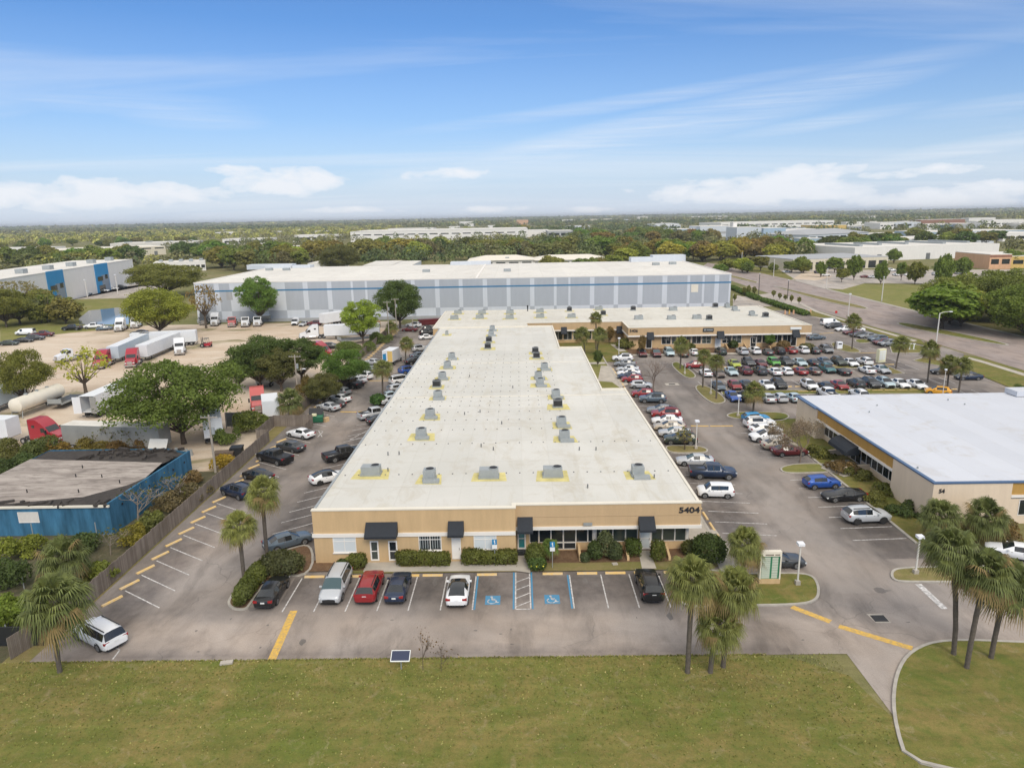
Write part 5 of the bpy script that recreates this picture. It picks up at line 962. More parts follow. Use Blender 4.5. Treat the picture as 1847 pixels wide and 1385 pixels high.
wb.add(MB().box(X0+.3, X1, Y0+.3, Y3-.3, ZW-.05, ZW+.06), 'roof', 'white_roof')
bt = MB(); bt.box(X0-.08, X0+.3, Y0-.08, Y2+.1, ZW, ZW+.16); bt.box(X0-.35, X0+.3, Y2+.1, Y3+.1, ZW, ZW+.17); bt.box(X0+.3, X1, Y0-.08, Y0+.3, ZW, ZW+.155); wb.add(bt, 'roof_edge', 'blue_trim'); wb.add(MB().box(X0+.3, X1, Y3-.3, Y3, ZW, ZW+.14), 'parapet', 'white_roof'); wb.add(MB().box(74, X1, Y3-2.5, Y3+.2, ZW+.14, ZW+.9), 'raised_parapet', 'white_roof')
xg = X0+1.3; k = 0; y = Y1+.15
while y < Y2-1.3:
    f = MB(); z0, z1 = .75, 2.78; door_ = 83.6 < y < 86.5
    if door_: z0 = .1
    fw = .06; a, bq = y, y+1.35
    f.box(xg-.05, xg-.003, a, a+fw, z0, z1); f.box(xg-.05, xg-.003, bq-fw, bq, z0, z1); f.box(xg-.05, xg-.003, a+fw, bq-fw, z0, z0+fw); f.box(xg-.05, xg-.003, a+fw, bq-fw, z1-fw, z1)
    o = wb.add(f, 'door' if door_ and k % 2 else 'window', 'trim_white'); p = MB().face([(xg-.02, bq-fw, z0+fw), (xg-.02, a+fw, z0+fw), (xg-.02, a+fw, z1-fw), (xg-.02, bq-fw, z1-fw)]); wb.add(p, 'pane', 'glass_dark', o); y += 1.36; k += 1
x = 51.5
while x < 64: win(wb, 'window', 0, 0, 0, 0, Y0+1.55 if 0 else Y0, 'glass_dark', 2, 1, .08, False, xz=(x, x+2.0, .9, 2.7)); x += 2.3
# rounded entry awning, ramp walls
aw = MB(); ya, yb3 = 83.2, 88.2; prof = [(0, 3.15), (-.6, 3.05), (-1.2, 2.75), (-1.6, 2.35), (-1.7, 1.95)]
for k in range(4): (a0, z0), (a1, z1) = prof[k], prof[k+1]; aw.face([(X0+.1+a0, ya, z0), (X0+.1+a0, yb3, z0), (X0+.1+a1, yb3, z1), (X0+.1+a1, ya, z1)])
aw.face([(X0+.1+a, ya, z) for a, z in prof]+[(X0+.1, ya, 1.95)]); aw.face(([(X0+.1+a, yb3, z) for a, z in prof]+[(X0+.1, yb3, 1.95)])[::-1]); wb.add(aw, 'awning', 'black_fabric', smooth=True)
for yy in (82.6, 88.8):
    f = MB(); pr = [(X0+1.28, .1), (X0+1.28, 1.0), (X0-1.6, .75), (X0-2.4, .1)]; f.v = [(a, yy-.12, z) for a, z in pr]+[(a, yy+.12, z) for a, z in pr]; f.f = [(0, 1, 2, 3), (7, 6, 5, 4), (1, 5, 6, 2), (2, 6, 7, 3)]; f.m = [0]*4; wb.add(f, 'ramp_wall', 'peach_wall')
xa, za_ = V(1690, 882, Y0); xb, zb3 = V(1707, 889, Y0); sign_text(wb.root, 'number_sign', '54', (za_-zb3)*1.35, (xa+xb)/2+wb.off[0], Y0-.05+wb.off[1], (za_+zb3)/2)
rv = MB()
for px, py in ((1568, 744), (1582, 732), (1740, 730), (1710, 722), (1655, 845)): x, y, _ = G(px, py, ZW+.06); q = MB().tube([(x, y, ZW+.05), (x, y, ZW+.28)], .10, 8); wb.add(q, 'vent_pipe', 'galv')
# ------------------------------------------------------------------ pale grey warehouse
gw = Site('grey_warehouse', 'huge pale grey panelled warehouse with a thin blue stripe behind the tan wing', 'warehouse', (-15, 270, 0))
YG = 226.5; ZG = V(700, 504, YG)[1]-.3; XG0 = V(349, 510, YG)[0]; XG1 = V(1319.5, 492.6, YG)[0]; YD = 300
w = MB(); w.box(XG0, XG1, YG, YD, -.02, ZG); gw.add(w, 'wall', 'pale_panel')
pn = MB(); edges = [365, 387, 394, 480+63/7.1, 480+250/7.1, 547, 556, 590.5, 599, 633.5, 637.5, 659, 663, 704, 746, 786, 793, 828, 835, 871, 879, 914, 921, 956, 964, 999, 1004, 1025, 1029, 1064, 1072, 1107, 1115, 1150, 1159, 1194, 1203, 1239, 1244, 1266, 1270, 1288]
prs = [(365, 387), (396, 415), (455, 482), (515, 547), (556, 590.5), (599, 633.5), (637.5, 659), (663, 700), (705, 742), (749, 785), (793, 828), (835, 871), (879, 914), (921, 956), (964, 999), (1004, 1025), (1029, 1064), (1072, 1107), (1115, 1150), (1159, 1194), (1203, 1239), (1244, 1266), (1270, 1288), (1296, 1314)]
zl, zs1, zs2 = V(700, 556.5, YG)[1], V(700, 521.2, YG)[1], V(700, 518.6, YG)[1]
for a, c in prs:
    xa, xb = V(a, 530, YG)[0], V(c, 530, YG)[0]; pn.box(xa, xb, YG-.02, YG-.002, zs2+.02, ZG-.15); pn.box(xa, xb, YG-.02, YG-.002, zl, zs1-.02)
for (a, c), (a2, c2) in zip(prs[:-1], prs[1:]): xa, xb = V(c, 530, YG)[0], V(a2, 530, YG)[0]; pn.box(xa, xb, YG-.018, YG-.002, .9, zl-.02)
gw.add(pn, 'panel', 'grey_panel'); gw.add(MB().box(XG0-.03, XG1+.03, YG-.05, YG-.001, zs1, zs2), 'stripe', 'stripe_blue')
gw.add(MB().box(XG0+.3, XG1-.3, YG+.3, YD-.3, ZG-.3, ZG+.04), 'roof', 'pale_roof')
cp = MB(); cp.box(XG0-.1, XG1+.1, YG-.08, YG+.3, ZG, ZG+.3); cp.box(XG0-.1, XG0+.3, YG+.3, YD, ZG-.001, ZG+.3); cp.box(XG1-.3, XG1+.1, YG+.3, YD, ZG-.001, ZG+.3); xk = V(858, 500, YG)[0]; cp.box(xk-.2, xk+.5, YG+.3, YD, ZG+.045, ZG+.28); gw.add(cp, 'parapet_cap', 'trim_white')
for a, c, hh in ((455, 535, 1.6), (534, 567, 1.0), (1134, 1172, 1.8), (1172, 1230, 2.6), (815, 886, 1.3)): xa, xb = V(a, 485, YD)[0], V(c, 485, YD)[0]; gw.add(MB().box(xa, xb, YD-6, YD+.1, ZG-.3, ZG+hh), 'raised_parapet', 'pale_panel')
for px, py in ((517, 489), (486, 489), (769, 492), (915, 491), (1183, 479.5), (1213, 478)): x, y, _ = G(px, py, ZG-.2); gw.add(MB().box(x-1.3, x+1.3, y-1, y+1, ZG+.045, ZG+1.0), 'roof_hatch', 'galv')
xa, z1 = V(1247, 513, YG); xb, z0 = V(1259, 527, YG); gw.add(MB().box(xa, xb, YG-.04, YG-.021, z0, z1), 'louvre', 'trim_cream'); xa, z1 = V(407, 523, YG); xb, z0 = V(420, 541, YG); gw.add(MB().box(xa, xb, YG-.04, YG-.021, z0, z1), 'louvre', 'grey_wall')
gw.add(MB().box(XG0, XG1, YG-.9, YG-.1, -.02, 1.0), 'plinth', 'grey_wall')
# ------------------------------------------------------------------ blue burnt building
bb_s = Site('burnt_building', 'bright blue block building with a charred and weathered flat roof on the left', 'building', (-50, 75, 0))
P0 = [(-62, 67.5), (-43.4, 67.5), (-42.6, 84.4), (-46.5, 86.2), (-62, 86.2)]
w = MB(); w.prism(P0, -.02, 3.3, top=False); pth = [(-43.4, 67.5), (-42.6, 84.4)]; w.obox((-43.1, 75.95), math.atan2(16.9, .8), 16.9, .22, 3.3, 3.55); bb_s.add(w, 'wall', 'blue_wall')
bb_s.add(MB().sheet([(-62, 67.8), (-44.2, 67.8), (-43.6, 75), (-44.2, 80.5), (-62, 82.5)], 3.36), 'roof', 'weathered_roof')
ch = MB(); ch.sheet([(-62, 82.5), (-44.2, 80.5), (-43.4, 84.2), (-46.5, 86), (-62, 86)], 3.2); ch.sheet([(-58, 67.4), (-43.5, 67.4), (-43.2, 76.5), (-44.4, 73.2), (-47.5, 69.8), (-53, 68.6)], 3.372)
for k in range(60):
    rs_ = random.Random(k); x = rs_.uniform(-56, -43.6); y = rs_.uniform(82.3, 85.8) if k < 40 else rs_.uniform(67.6, 68.6); ch.obox((x, y), rs_.uniform(0, 3), rs_.uniform(.3, 1.6), rs_.uniform(.1, .4), 3.22, 3.30+rs_.uniform(.05, .35))
bb_s.add(ch, 'charred_edge', 'charred'); bb_s.add(MB().box(-62, -43.3, 67.30, 67.499, 3.16, 3.38), 'roof_flashing', 'trim_cream')
win(bb_s, 'window', 0, 0, 0, 0, 67.5, 'offwhite_wall', 1, 1, .05, False, 'trim_white', xz=(-53.2, -51.0, 1.5, 2.7))
for k in range(6): y = 69.5+k*2.6; bb_s.add(MB().box(-43.36+.05*(y-67.5), -43.29+.05*(y-67.5), y, y+.2, 2.5, 2.7), 'vent', 'black')
for px, py in ((149, 844), (137, 860), (216, 871), (184, 861), (49, 888), (142, 888)): x, y, _ = G(px, py, 3.37); bb_s.add(MB().tube([(x, y, 3.36), (x, y, 3.75)], .06, 6), 'vent_pipe', 'black')
# ------------------------------------------------------------------ wooden fence, dumpster enclosure
fe = Site('wooden_fence', 'long weathered wooden board fence between the parking lot and the truck yard', 'fence', (-37.6, 100, 0))
f = MB(); rs = np.random.RandomState(8)
def run(x0, y0, x1, y1, h=1.85):
    L = math.hypot(x1-x0, y1-y0); n = int(L/.5); a = math.atan2(y1-y0, x1-x0)
    for k in range(n): t = (k+.5)/n; f.obox((x0+(x1-x0)*t, y0+(y1-y0)*t), a, L/n*.985, .05+rs.uniform(0, .01), .03, h+rs.uniform(-.06, .06))
run(-37.6, 50.5, -37.6, 98.6); run(-37.6, 106.2, -37.6, 204); run(-39.0, 46, -37.6, 50.5); run(-39.5, 98.6, -37.6, 98.6); run(-39.5, 98.6, -39.5, 106.2); run(-39.5, 106.2, -33.2, 106.2, 1.9); run(-33.2, 105.6, -33.0, 101.5, 1.7); fe.add(f, 'boards', 'fence_wood'); po = MB()
for k in range(64): po.box(-37.76, -37.64, 50.6+k*2.4-.06, 50.6+k*2.4+.06, -.02, 1.8) if not 98 < 50.6+k*2.4 < 107 else None
fe.add(po, 'posts', 'fence_wood')
x, y, _ = G(570, 762); d = thing('dumpster', 'dark green steel dumpster overflowing with boxes beside the wooden fence', 'dumpster', (x, y+.3, 0), R_(8)); b = MB()
b.v = [(-1.1, -.7, .15), (1.1, -.7, .15), (1.1, .7, .15), (-1.1, .7, .15), (-1.15, -.85, 1.0), (1.15, -.85, 1.0), (1.15, .75, 1.5), (-1.15, .75, 1.5)]; b.f = [(3, 2, 1, 0), (0, 1, 5, 4), (1, 2, 6, 5), (2, 3, 7, 6), (3, 0, 4, 7), (4, 5, 6, 7)]; b.m = [0]*6; b.build('bin', 'dumpster_green', d)
MB().face([(-1.12, -.2, 1.28), (1.12, -.2, 1.28), (1.15, .9, 2.1), (-1.15, .9, 2.1)]).build('lid', 'char_black', d)
tag(MB().box(-.35, .35, -.2, .2, 0, .35).build('cardboard_box', 'sign_cream', None, loc=(x-.1, y-.25, 1.2)), 'pale box lying on top of the green dumpster', 'box')
for i, (dx, dy) in enumerate(((-2.0, .3), (-2.3, -.1), (1.6, .5))): tag(MB().obox((0, 0), .5*i, .8, .5, 0, .7).build('cardboard_box', 'tan_wall', None, loc=(x+dx, y+dy, 0)), ['brown box left of the green dumpster, touching its side', 'brown box farthest left of the green dumpster', 'brown box right of the green dumpster'][i], 'box')
# ------------------------------------------------------------------ parked cars
NAMES = dict(ice='pale blue', sky='bright blue', slate='blue-grey', pearl='cream white', charcoal='dark grey', olive='dark green')
def cname(c): return NAMES.get(c, c)
KN = dict(suv='SUV', pickup='pickup', sedan='sedan', coupe='coupe', hatchback='hatchback', minivan='minivan', van='van')
def kname(k): return KN.get(k, k)
SEEN = set(); ORD = ['first', 'second', 'third', 'fourth', 'fifth', 'sixth', 'seventh', 'eighth', 'ninth', 'tenth', 'eleventh', 'twelfth', 'thirteenth', 'fourteenth', 'fifteenth', 'sixteenth']
def row(desc, group, cars, detail=2, side=('left', 'right')):
    n = len(cars)
    for i, c in enumerate(cars):
        kind, col, px, py, hd = c[:5]; opt = c[5] if len(c) > 5 else {}
        me = f'{cname(col)} {kname(kind)}'
        L = f'{cname(cars[i-1][1])} {kname(cars[i-1][0])}' if i else None; Rr = f'{cname(cars[i+1][1])} {kname(cars[i+1][0])}' if i < n-1 else None
        if opt.get('label'): lab = opt['label']
        elif L and Rr: lab = f'{me} between {L} and {Rr}, {desc}'
        elif Rr: lab = f'{me} at the {side[0]} end beside a {Rr}, {desc}'
        else: lab = f'{me} at the {side[1]} end beside a {L}, {desc}'
        if lab in SEEN or len(lab.split()) > 16: lab = f'{me}, {ORD[i]} from the {side[0]} end, {desc}'
        SEEN.add(lab); x, y, _ = G(px, py, .72)
        car(kind, col, px, py, hd, lab, group, detail, opt.get('tint', False), opt.get('rims'), (x, y))
row('front row', 'cars before the near tan building', [('sedan', 'black', 491, 1062, 90), ('minivan', 'silver', 606, 1053, -90, dict(tint=True)), ('suv', 'red', 667, 1055, 90), ('sedan', 'navy', 718.5, 1054, 90), ('fastback', 'white', 827, 1060, 90), ('suv', 'black', 1171, 1052, 90)])
row('row along the wooden fence', 'cars along the wooden fence', [('minivan', 'white', 178, 1140, 149), ('suv', 'navy', 428, 884, 147), ('sedan', 'black', 465, 855, 147), ('pickup', 'black', 495, 824, 148), ('sedan', 'charcoal', 524, 803, 148), ('sedan', 'white', 542, 780, 150),
    ('sedan', 'silver', 592, 732, 147), ('sedan', 'charcoal', 602, 726, 147), ('sedan', 'white', 612, 717, 147), ('hatchback', 'grey', 615, 704.5, 147), ('pickup', 'black', 632, 692, 147), ('sedan', 'white', 643, 684, 147), ('suv', 'white', 655, 677, 147), ('sedan', 'grey', 667, 665, 147), ('sedan', 'silver', 672, 652, 147),
    ('sedan', 'maroon', 739, 593.5, 165), ('suv', 'white', 746, 586, 160)], side=('near', 'far'))
row('left flank of the near building', 'cars along the left flank of the near building', [('sedan', 'slate', 519, 972, 36), ('fastback', 'white', 592, 858, 36, dict(rims='rim_black')), ('pickup', 'black', 620, 818, 36), ('sedan', 'black', 688, 755, 36), ('pickup', 'silver', 676, 746, 36), ('sedan', 'silver', 707, 720, 36), ('sedan', 'ice', 706, 712, 36), ('hatchback', 'silver', 717, 699, 36), ('minivan', 'white', 724, 684, 36),
    ('suv', 'blue', 738, 667, 36), ('sedan', 'black', 748, 650, 36), ('sedan', 'slate', 757, 640, 36), ('suv', 'silver', 758, 628, 36), ('sedan', 'white', 771, 607, 20), ('suv', 'black', 771, 600, 20), ('suv', 'charcoal', 776, 593, 20)], side=('near', 'far'))
row('right flank of the near building', 'cars along the right flank of the near building', [('coupe', 'charcoal', 1404, 1006, 0, dict(label='dark grey coupe half hidden behind the green and cream directory sign')), ('boxy hatchback', 'white', 1290, 884, 174), ('pickup', 'navy', 1285, 851, -6), ('sedan', 'silver', 1253, 828, 174, dict(tint=True)), ('suv', 'olive', 1227, 791, 174), ('sedan', 'silver', 1217, 778, 174, dict(tint=True)), ('sedan', 'beige', 1207, 767, 174), ('sedan', 'white', 1203, 756, 174), ('suv', 'red', 1201, 745.5, 174), ('sedan', 'grey', 1193, 737, 174),
    ('suv', 'slate', 1177, 718, 174), ('hatchback', 'red', 1160, 708.5, 174), ('hatchback', 'silver', 1156, 693, -6), ('hatchback', 'red', 1140, 682.5, 174), ('sedan', 'navy', 1135, 677, 174), ('sedan', 'white', 1134, 671, 174), ('sedan', 'silver', 1132, 664, 174), ('sedan', 'grey', 1127, 654.5, 174), ('suv', 'white', 1123, 645, 174)], side=('near', 'far'))
row('row facing the white-roofed building', 'cars before the white-roofed building', [('suv', 'silver', 1562, 928, 4, dict(rims='rim_black')), ('coupe', 'black', 1522, 890, 184), ('hatchback', 'blue', 1482, 868, 4), ('sedan', 'maroon', 1424, 811, 4), ('sedan', 'beige', 1405, 800, 4), ('suv', 'white', 1382, 786, 184), ('sedan', 'white', 1381, 772.5, 4), ('suv', 'white', 1370, 761.5, 4), ('hatchback', 'sky', 1363, 752, 4)], side=('near', 'far'))
A = [('suv', 'maroon', 1158, 636.5, -90), ('suv', 'maroon', 1183, 637, -90, dict(tint=True)), ('minivan', 'ice', 1206.5, 635, -90, dict(tint=True)), ('sedan', 'black', 1232, 637, 90), ('sedan', 'white', 1251.5, 634, 90), ('suv', 'olive', 1300, 633, 90), ('suv', 'silver', 1338.5, 633, 90), ('suv', 'white', 1361, 632, 90), ('sedan', 'charcoal', 1384, 633.5, 90), ('suv', 'black', 1404.5, 632.5, 90), ('sedan', 'red', 1426, 631, 90), ('suv', 'white', 1447, 630.5, 90), ('sedan', 'charcoal', 1468, 631, 90), ('suv', 'grey', 1490, 630, -90)]
row('row facing the tan wing', 'cars facing the tan wing', A)
B = [('hatchback', 'red', 1252, 657.5, 184), ('sedan', 'lime', 1325, 655, -90), ('suv', 'charcoal', 1350, 653, -90), ('sedan', 'maroon', 1372, 654.5, -90), ('boxy hatchback', 'green', 1395.5, 652.5, -90), ('suv', 'charcoal', 1418, 652, -90), ('sedan', 'ice', 1443, 652.5, -90, dict(tint=True)), ('sedan', 'black', 1466, 653, 90), ('sedan', 'slate', 1488, 651, -90), ('suv', 'olive', 1513, 652, -90), ('sedan', 'white', 1534.5, 653, -90), ('suv', 'white', 1559, 651, 90)]
row('far middle row', 'cars in the far middle row', B)
Cc = [('sedan', 'white', 1273, 671, 90), ('sedan', 'brown', 1296, 672, -90), ('sedan', 'ice', 1319, 669, -90, dict(tint=True)), ('suv', 'maroon', 1344, 668, 90), ('suv', 'charcoal', 1371, 668, 90), ('sedan', 'white', 1397, 669, 90), ('hatchback', 'white', 1418, 668.5, 90), ('sedan', 'red', 1443, 668, 90), ('sedan', 'brown', 1467.5, 667.5, 90), ('suv', 'teal', 1492, 664.5, -90), ('coupe', 'black', 1520, 668.5, 90), ('sedan', 'white', 1563.5, 666, 90), ('sedan', 'silver', 1590.5, 665, -90, dict(tint=True))]
row('near middle row', 'cars in the near middle row', Cc)
D = [('sedan', 'slate', 1296, 695, -90), ('hatchback', 'red', 1325, 694, -90), ('sedan', 'charcoal', 1347, 693, -90), ('sedan', 'white', 1383, 693, -90), ('suv', 'black', 1405, 692.5, -90), ('suv', 'white', 1459.5, 694, -90), ('sedan', 'black', 1489, 695, 90), ('sedan', 'red', 1515, 693.5, -90), ('suv', 'charcoal', 1544, 690.5, 90), ('suv', 'charcoal', 1571, 690.5, -90), ('suv', 'ice', 1596.5, 690, -90), ('sedan', 'white', 1624, 690.5, -90), ('sedan', 'white', 1654, 692, -90)]
row('row above the grass strip', 'cars above the grass strip', D)
E_ = [('sedan', 'blue', 1322, 713.5, -90), ('suv', 'black', 1344, 714, 90), ('sedan', 'silver', 1384, 716, 90), ('hatchback', 'silver', 1406.5, 716, 90), ('sedan', 'ice', 1431, 715, 90), ('pickup', 'white', 1493, 710, 90), ('suv', 'white', 1549, 710, 90), ('hatchback', 'yellow', 1692, 704, 155)]
row('row below the grass strip', 'cars below the grass strip', E_)
F_ = [('van', 'white', 1497, 582, 8), ('suv', 'charcoal', 1503, 587.5, 188), ('sedan', 'white', 1522, 592.5, 188), ('sedan', 'white', 1543.5, 594, 188), ('sedan', 'maroon', 1537, 598, 188), ('sedan', 'charcoal', 1550, 602.5, 188), ('sedan', 'grey', 1565, 605, 188), ('suv', 'slate', 1583.5, 611, 188), ('hatchback', 'maroon', 1590, 616, 188), ('suv', 'grey', 1602, 619, 188)]
row('roadside row', 'cars in the roadside row', F_, 1, ('far', 'near'))
row('driveway by the road', 'cars by the entrance drive', [('sedan', 'black', 1703, 668.5, 170), ('sedan', 'navy', 1747, 678, 176)]); row('beside the tan wing', None, [('sedan', 'slate', 1472, 607.5, 8, dict(label='dark blue-grey sedan parked against the right end of the tan wing'))])
Y_ = [('sedan', 'olive', 16, 618, 5), ('sedan', 'black', 43, 613, 20), ('suv', 'charcoal', 64, 609, 15), ('pickup', 'maroon', 78, 603, 10), ('van', 'white', 46, 600, 185), ('pickup', 'black', 130, 591.5, 190), ('pickup', 'white', 169, 588.5, 195), ('sedan', 'slate', 188.5, 591.5, 200), ('sedan', 'black', 251, 599, 190), ('sedan', 'blue', 269, 606, 175)]
row('edge of the dirt yard', 'cars at the edge of the dirt yard', Y_, 1)
row('foot of the grey warehouse', 'cars at the foot of the grey warehouse', [('van', 'white', 532.5, 581.5, -80), ('sedan', 'silver', 548.5, 583.5, -100), ('suv', 'maroon', 567.5, 583, 170)], 1)
row('office lot across the road', 'cars across the road', [('suv', 'navy', 1477, 491, 0), ('sedan', 'white', 1489, 495.5, 0), ('sedan', 'maroon', 1561, 498.5, 0), ('sedan', 'silver', 1575, 499, 0), ('sedan', 'white', 1616, 495, 90), ('suv', 'white', 1608, 487, 0), ('sedan', 'white', 1660, 495, 0), ('suv', 'black', 1663, 486, 0), ('suv', 'silver', 1690, 494, 0), ('sedan', 'white', 1419, 489.5, 10), ('sedan', 'grey', 1730, 492, 0), ('sedan', 'white', 1640, 495, 0)], 1)
row('drive of the white blue-panelled building', 'cars before the blue-panelled building', [('suv', 'slate', 156, 530, 5), ('sedan', 'white', 188, 523.5, 0), ('sedan', 'white', 205, 520, 0), ('suv', 'charcoal', 219, 517, 0)], 1)
row('lawn corner by the palms', None, [('sedan', 'white', 1832, 992, 150, dict(label='white sedan cut off at the right edge behind the palm trio'))])
# ------------------------------------------------------------------ trucks and things in the dirt yard
def fb_(pf, pb, z=0): a = G(*pf, z); b = G(*pb, z); return ((a[0]+b[0])/2, (a[1]+b[1])/2), math.degrees(math.atan2(a[1]-b[1], a[0]-b[0])), math.hypot(a[0]-b[0], a[1]-b[1])
def trl(pf, pb, paint, label, L=None, **k): c, h, l = fb_(pf, pb); return trailer(0, 0, h, paint, label, L or l, world=c, **k)
def trc(pf, pb, paint, label, **k): c, h, l = fb_(pf, pb); return tractor(0, 0, h, paint, label, world=c, **k)
trc((172, 669), (203, 654), 'truck_red', 'red semi truck half behind the sparse tree, coupled to a white trailer'); trl((206, 655), (266, 626), 'trailer_blue', 'white trailer coupled behind the left of two red semi trucks')
trc((230, 668), (252, 650), 'truck_red', 'red semi truck with chrome grille facing out, in front of a white trailer'); trl((258, 652), (319, 626), 'trailer_white', 'white trailer coupled behind the right of two red semi trucks')
trl((238, 628), (358, 621), 'trailer_white', 'long white trailer standing crosswise behind the two red trucks', 16, zb=1.0, ph=2.95); trc((322, 646), (329, 629), 'truck_white', 'white semi truck facing forward before the crosswise trailer')
trc((207, 602), (230, 590), 'truck_white', 'white high-roof semi truck left of two by the pond'); trc((238, 596), (254, 585), 'truck_white', 'white semi truck partly behind the yellow-green tree')
trc((362, 590), (377, 578), 'truck_dark', 'black semi truck at the foot of the grey warehouse'); trc((382, 593), (396, 580), 'truck_white', 'white high-roof semi truck beside the black one'); trc((415, 594), (425, 582), 'truck_faded', 'dull red day-cab truck in the line along the warehouse', sleeper=False)
trc((439, 594), (449, 582), 'truck_white', 'small white day-cab truck between a red and a white truck', sleeper=False); trc((460, 593), (472, 581), 'truck_white', 'white flatbed truck at the right of the truck line along the warehouse', sleeper=False)
trl((475, 583), (498, 572), 'trailer_grey', 'grey low trailer behind the white flatbed truck', 10, ph=1.0); trc((549, 612), (578, 610), 'truck_white', 'white semi truck facing left under the bright green tree'); trl((582, 612), (690, 608), 'trailer_white', 'white box trailer behind the bright green tree', 15); trl((588, 588), (612, 584), 'trailer_white', 'white trailer against the warehouse wall behind the bright green tree', 8)
trc((600, 646), (560, 644), 'truck_red', 'bright red semi truck facing right between two dark trees', stack=False)
trl((38, 722), (-70, 768), 'trailer_blue', 'pale trailer cut off by the left edge behind the olive tree', 16); trc((113, 800), (58, 797), 'truck_red', 'big red semi truck facing right at the left edge'); trl((46, 798), (-150, 796), 'trailer_white', 'white trailer coupled to the big red truck, cut off by the left edge', 15)
trl((319, 813), (112, 806), 'trailer_grey', 'long weathered grey trailer lying behind the blue building', 15.5, roof='pale_roof', zb=.9, ph=2.9); trl((246, 716), (158, 757), 'trailer_white', 'white trailer with its rear doors swung open beside the big oak', 14, open_rear=True); trl((383, 766), (388, 803), 'trailer_white', 'white trailer with its rear end towards the utility pole', 11)
trl((488, 742), (492, 768), 'trailer_white', 'short white container trailer beside the wooden fence', 5.5, ph=2.6); trc((467, 752), (466, 726), 'truck_faded', 'faded red truck parked tail out between the oak and the fence'); trl((505, 676), (468, 706), 'trailer_grey', 'grey trailer half under the dark trees', 10)
trc((0, 648), (-34, 640), 'truck_white', 'white truck cut off at the left edge of the dirt yard'); tractor(0, 0, -120, 'truck_white', 'white truck cab seen through the sparse tree', sleeper=False, world=G(129, 650)[:2])
def tanker():
    c, h, l = fb_((38, 752), (104, 728)); r = thing('tank_trailer', 'cream tank trailer standing on legs beside the pale left trailer', 'trailer', (*c, 0), R_(h), 'semi trailers parked in the dirt yard')
    MB().tube([(-5.6, 0, 2.4), (-5.2, 0, 2.4), (5.2, 0, 2.2), (5.6, 0, 2.2)], [.6, 1.25, 1.25, .6], 18).build('tank', 'trim_cream', r, True); MB().box(-5.2, 5.6, -.5, .5, 1.0, 1.14).build('chassis', 'steel_dark', r)
    for s in (1, -1):
        MB().tube([(4.9, s*.9, 1.2), (5.3, s*1.1, .05)], .07, 6).build('landing_leg', 'galv', r)
        for wx in (-4.6, -3.4): wheel(r, wx, s*1.2, .5, .3, s)
    for k in (-2.5, 0, 2.5): MB().tube([(k, 0, 3.45), (k, 0, 3.75)], .3, 10).build('hatch', 'galv', r)
tanker()
def flatbed(pf, pb, label, load=None):
    c, h, l = fb_(pf, pb); r = thing('flatbed_trailer', label, 'trailer', (*c, 0), R_(h), 'flatbed trailers in the dirt yard'); L = l/2
    MB().box(-L, L, -1.2, 1.2, 1.0, 1.2).build('deck', 'steel_dark', r)
    for s in (1, -1):
        MB().box(-L, L, min(s*1.2, s*1.28), max(s*1.2, s*1.28), .95, 1.28).build('side_rail', 'galv', r)
        for wx in (-L+.9, -L+2.1): wheel(r, wx, s*1.2, .5, .3, s)
    MB().box(L-.2, L, -1.2, 1.2, 1.2, 2.0).build('headboard', 'galv', r)
flatbed((100, 740), (142, 722), 'empty flatbed chassis between the tank trailer and the open trailer'); flatbed((612, 622), (690, 612), 'low car carrier trailer below the white box trailer')
row('on the ground by the car carrier', None, [('suv', 'black', 597, 624, 10, dict(label='black car standing between the white trailer and the bright red truck'))], 1)
def forklift():
    x, y, _ = G(373, 626); r = thing('forklift', 'red truck-mounted forklift alone on the dirt yard', 'forklift', (x, y, 0), R_(185)); MB().xz([(-1.2, .5), (.9, .4), (.9, .9), (-.3, 1.1), (-1.2, 1.4)], -.9, .9).build('chassis', 'truck_red', r)
    m = MB()
    for s in (-.5, .5): m.box(.95, 1.1, s-.08, s+.08, .2, 2.6)
    m.build('mast', 'steel_dark', r); c = MB()
    for xx in (-.5, .5):
        for s in (-.7, .7): c.box(xx-.04, xx+.04, s-.04, s+.04, 1.0, 2.3)
    c.box(-.6, .6, -.75, .75, 2.3, 2.36); c.build('cage', 'steel_dark', r)
    for s in (1, -1): wheel(r, .8, s*1.1, .55, .3, s); MB().box(1.1, 2.3, s*.35-.06, s*.35+.06, .2, .27).build('fork', 'steel_dark', r)
    wheel(r, -1.0, .15, .45, .3, 1)
forklift()
def boxtruck():
    x, y, _ = G(709, 655); r = thing('moving_truck', 'white box truck with an orange rear panel in the left lot', 'truck', (x, y, 0), R_(80))
    MB().box(-3.3, 1.4, -1.2, 1.2, .95, 3.5).build('box_body', 'trailer_white', r); MB().xz([(1.45, .5), (3.4, .5), (3.4, 1.2), (2.6, 1.5), (2.1, 2.35), (1.45, 2.4)], -1.0, 1.0).build('cab', 'truck_white', r)
    MB().face([(-3.31, .0, 1.0), (-3.31, -1.15, 1.0), (-3.31, -1.15, 3.4), (-3.31, .0, 3.4)]).build('rear_panel', 'yellow_wall', r); MB().face([(-3.31, 1.1, 1.4), (-3.31, .3, 1.2), (-3.31, .3, 2.9), (-3.31, 1.1, 2.7)]).build('decal', 'sign_blue', r)
    MB().face([(2.62, -.9, 1.55), (2.62, .9, 1.55), (2.13, .85, 2.3), (2.13, -.85, 2.3)]).build('windscreen', 'car_glass', r); MB().box(-3.5, -3.3, -1.1, 1.1, .4, .6).build('bumper', 'steel_dark', r)
    for s in (1, -1):
        for wx in (2.5, -1.9): wheel(r, wx, s*1.15, .42, .28, s)
boxtruck()
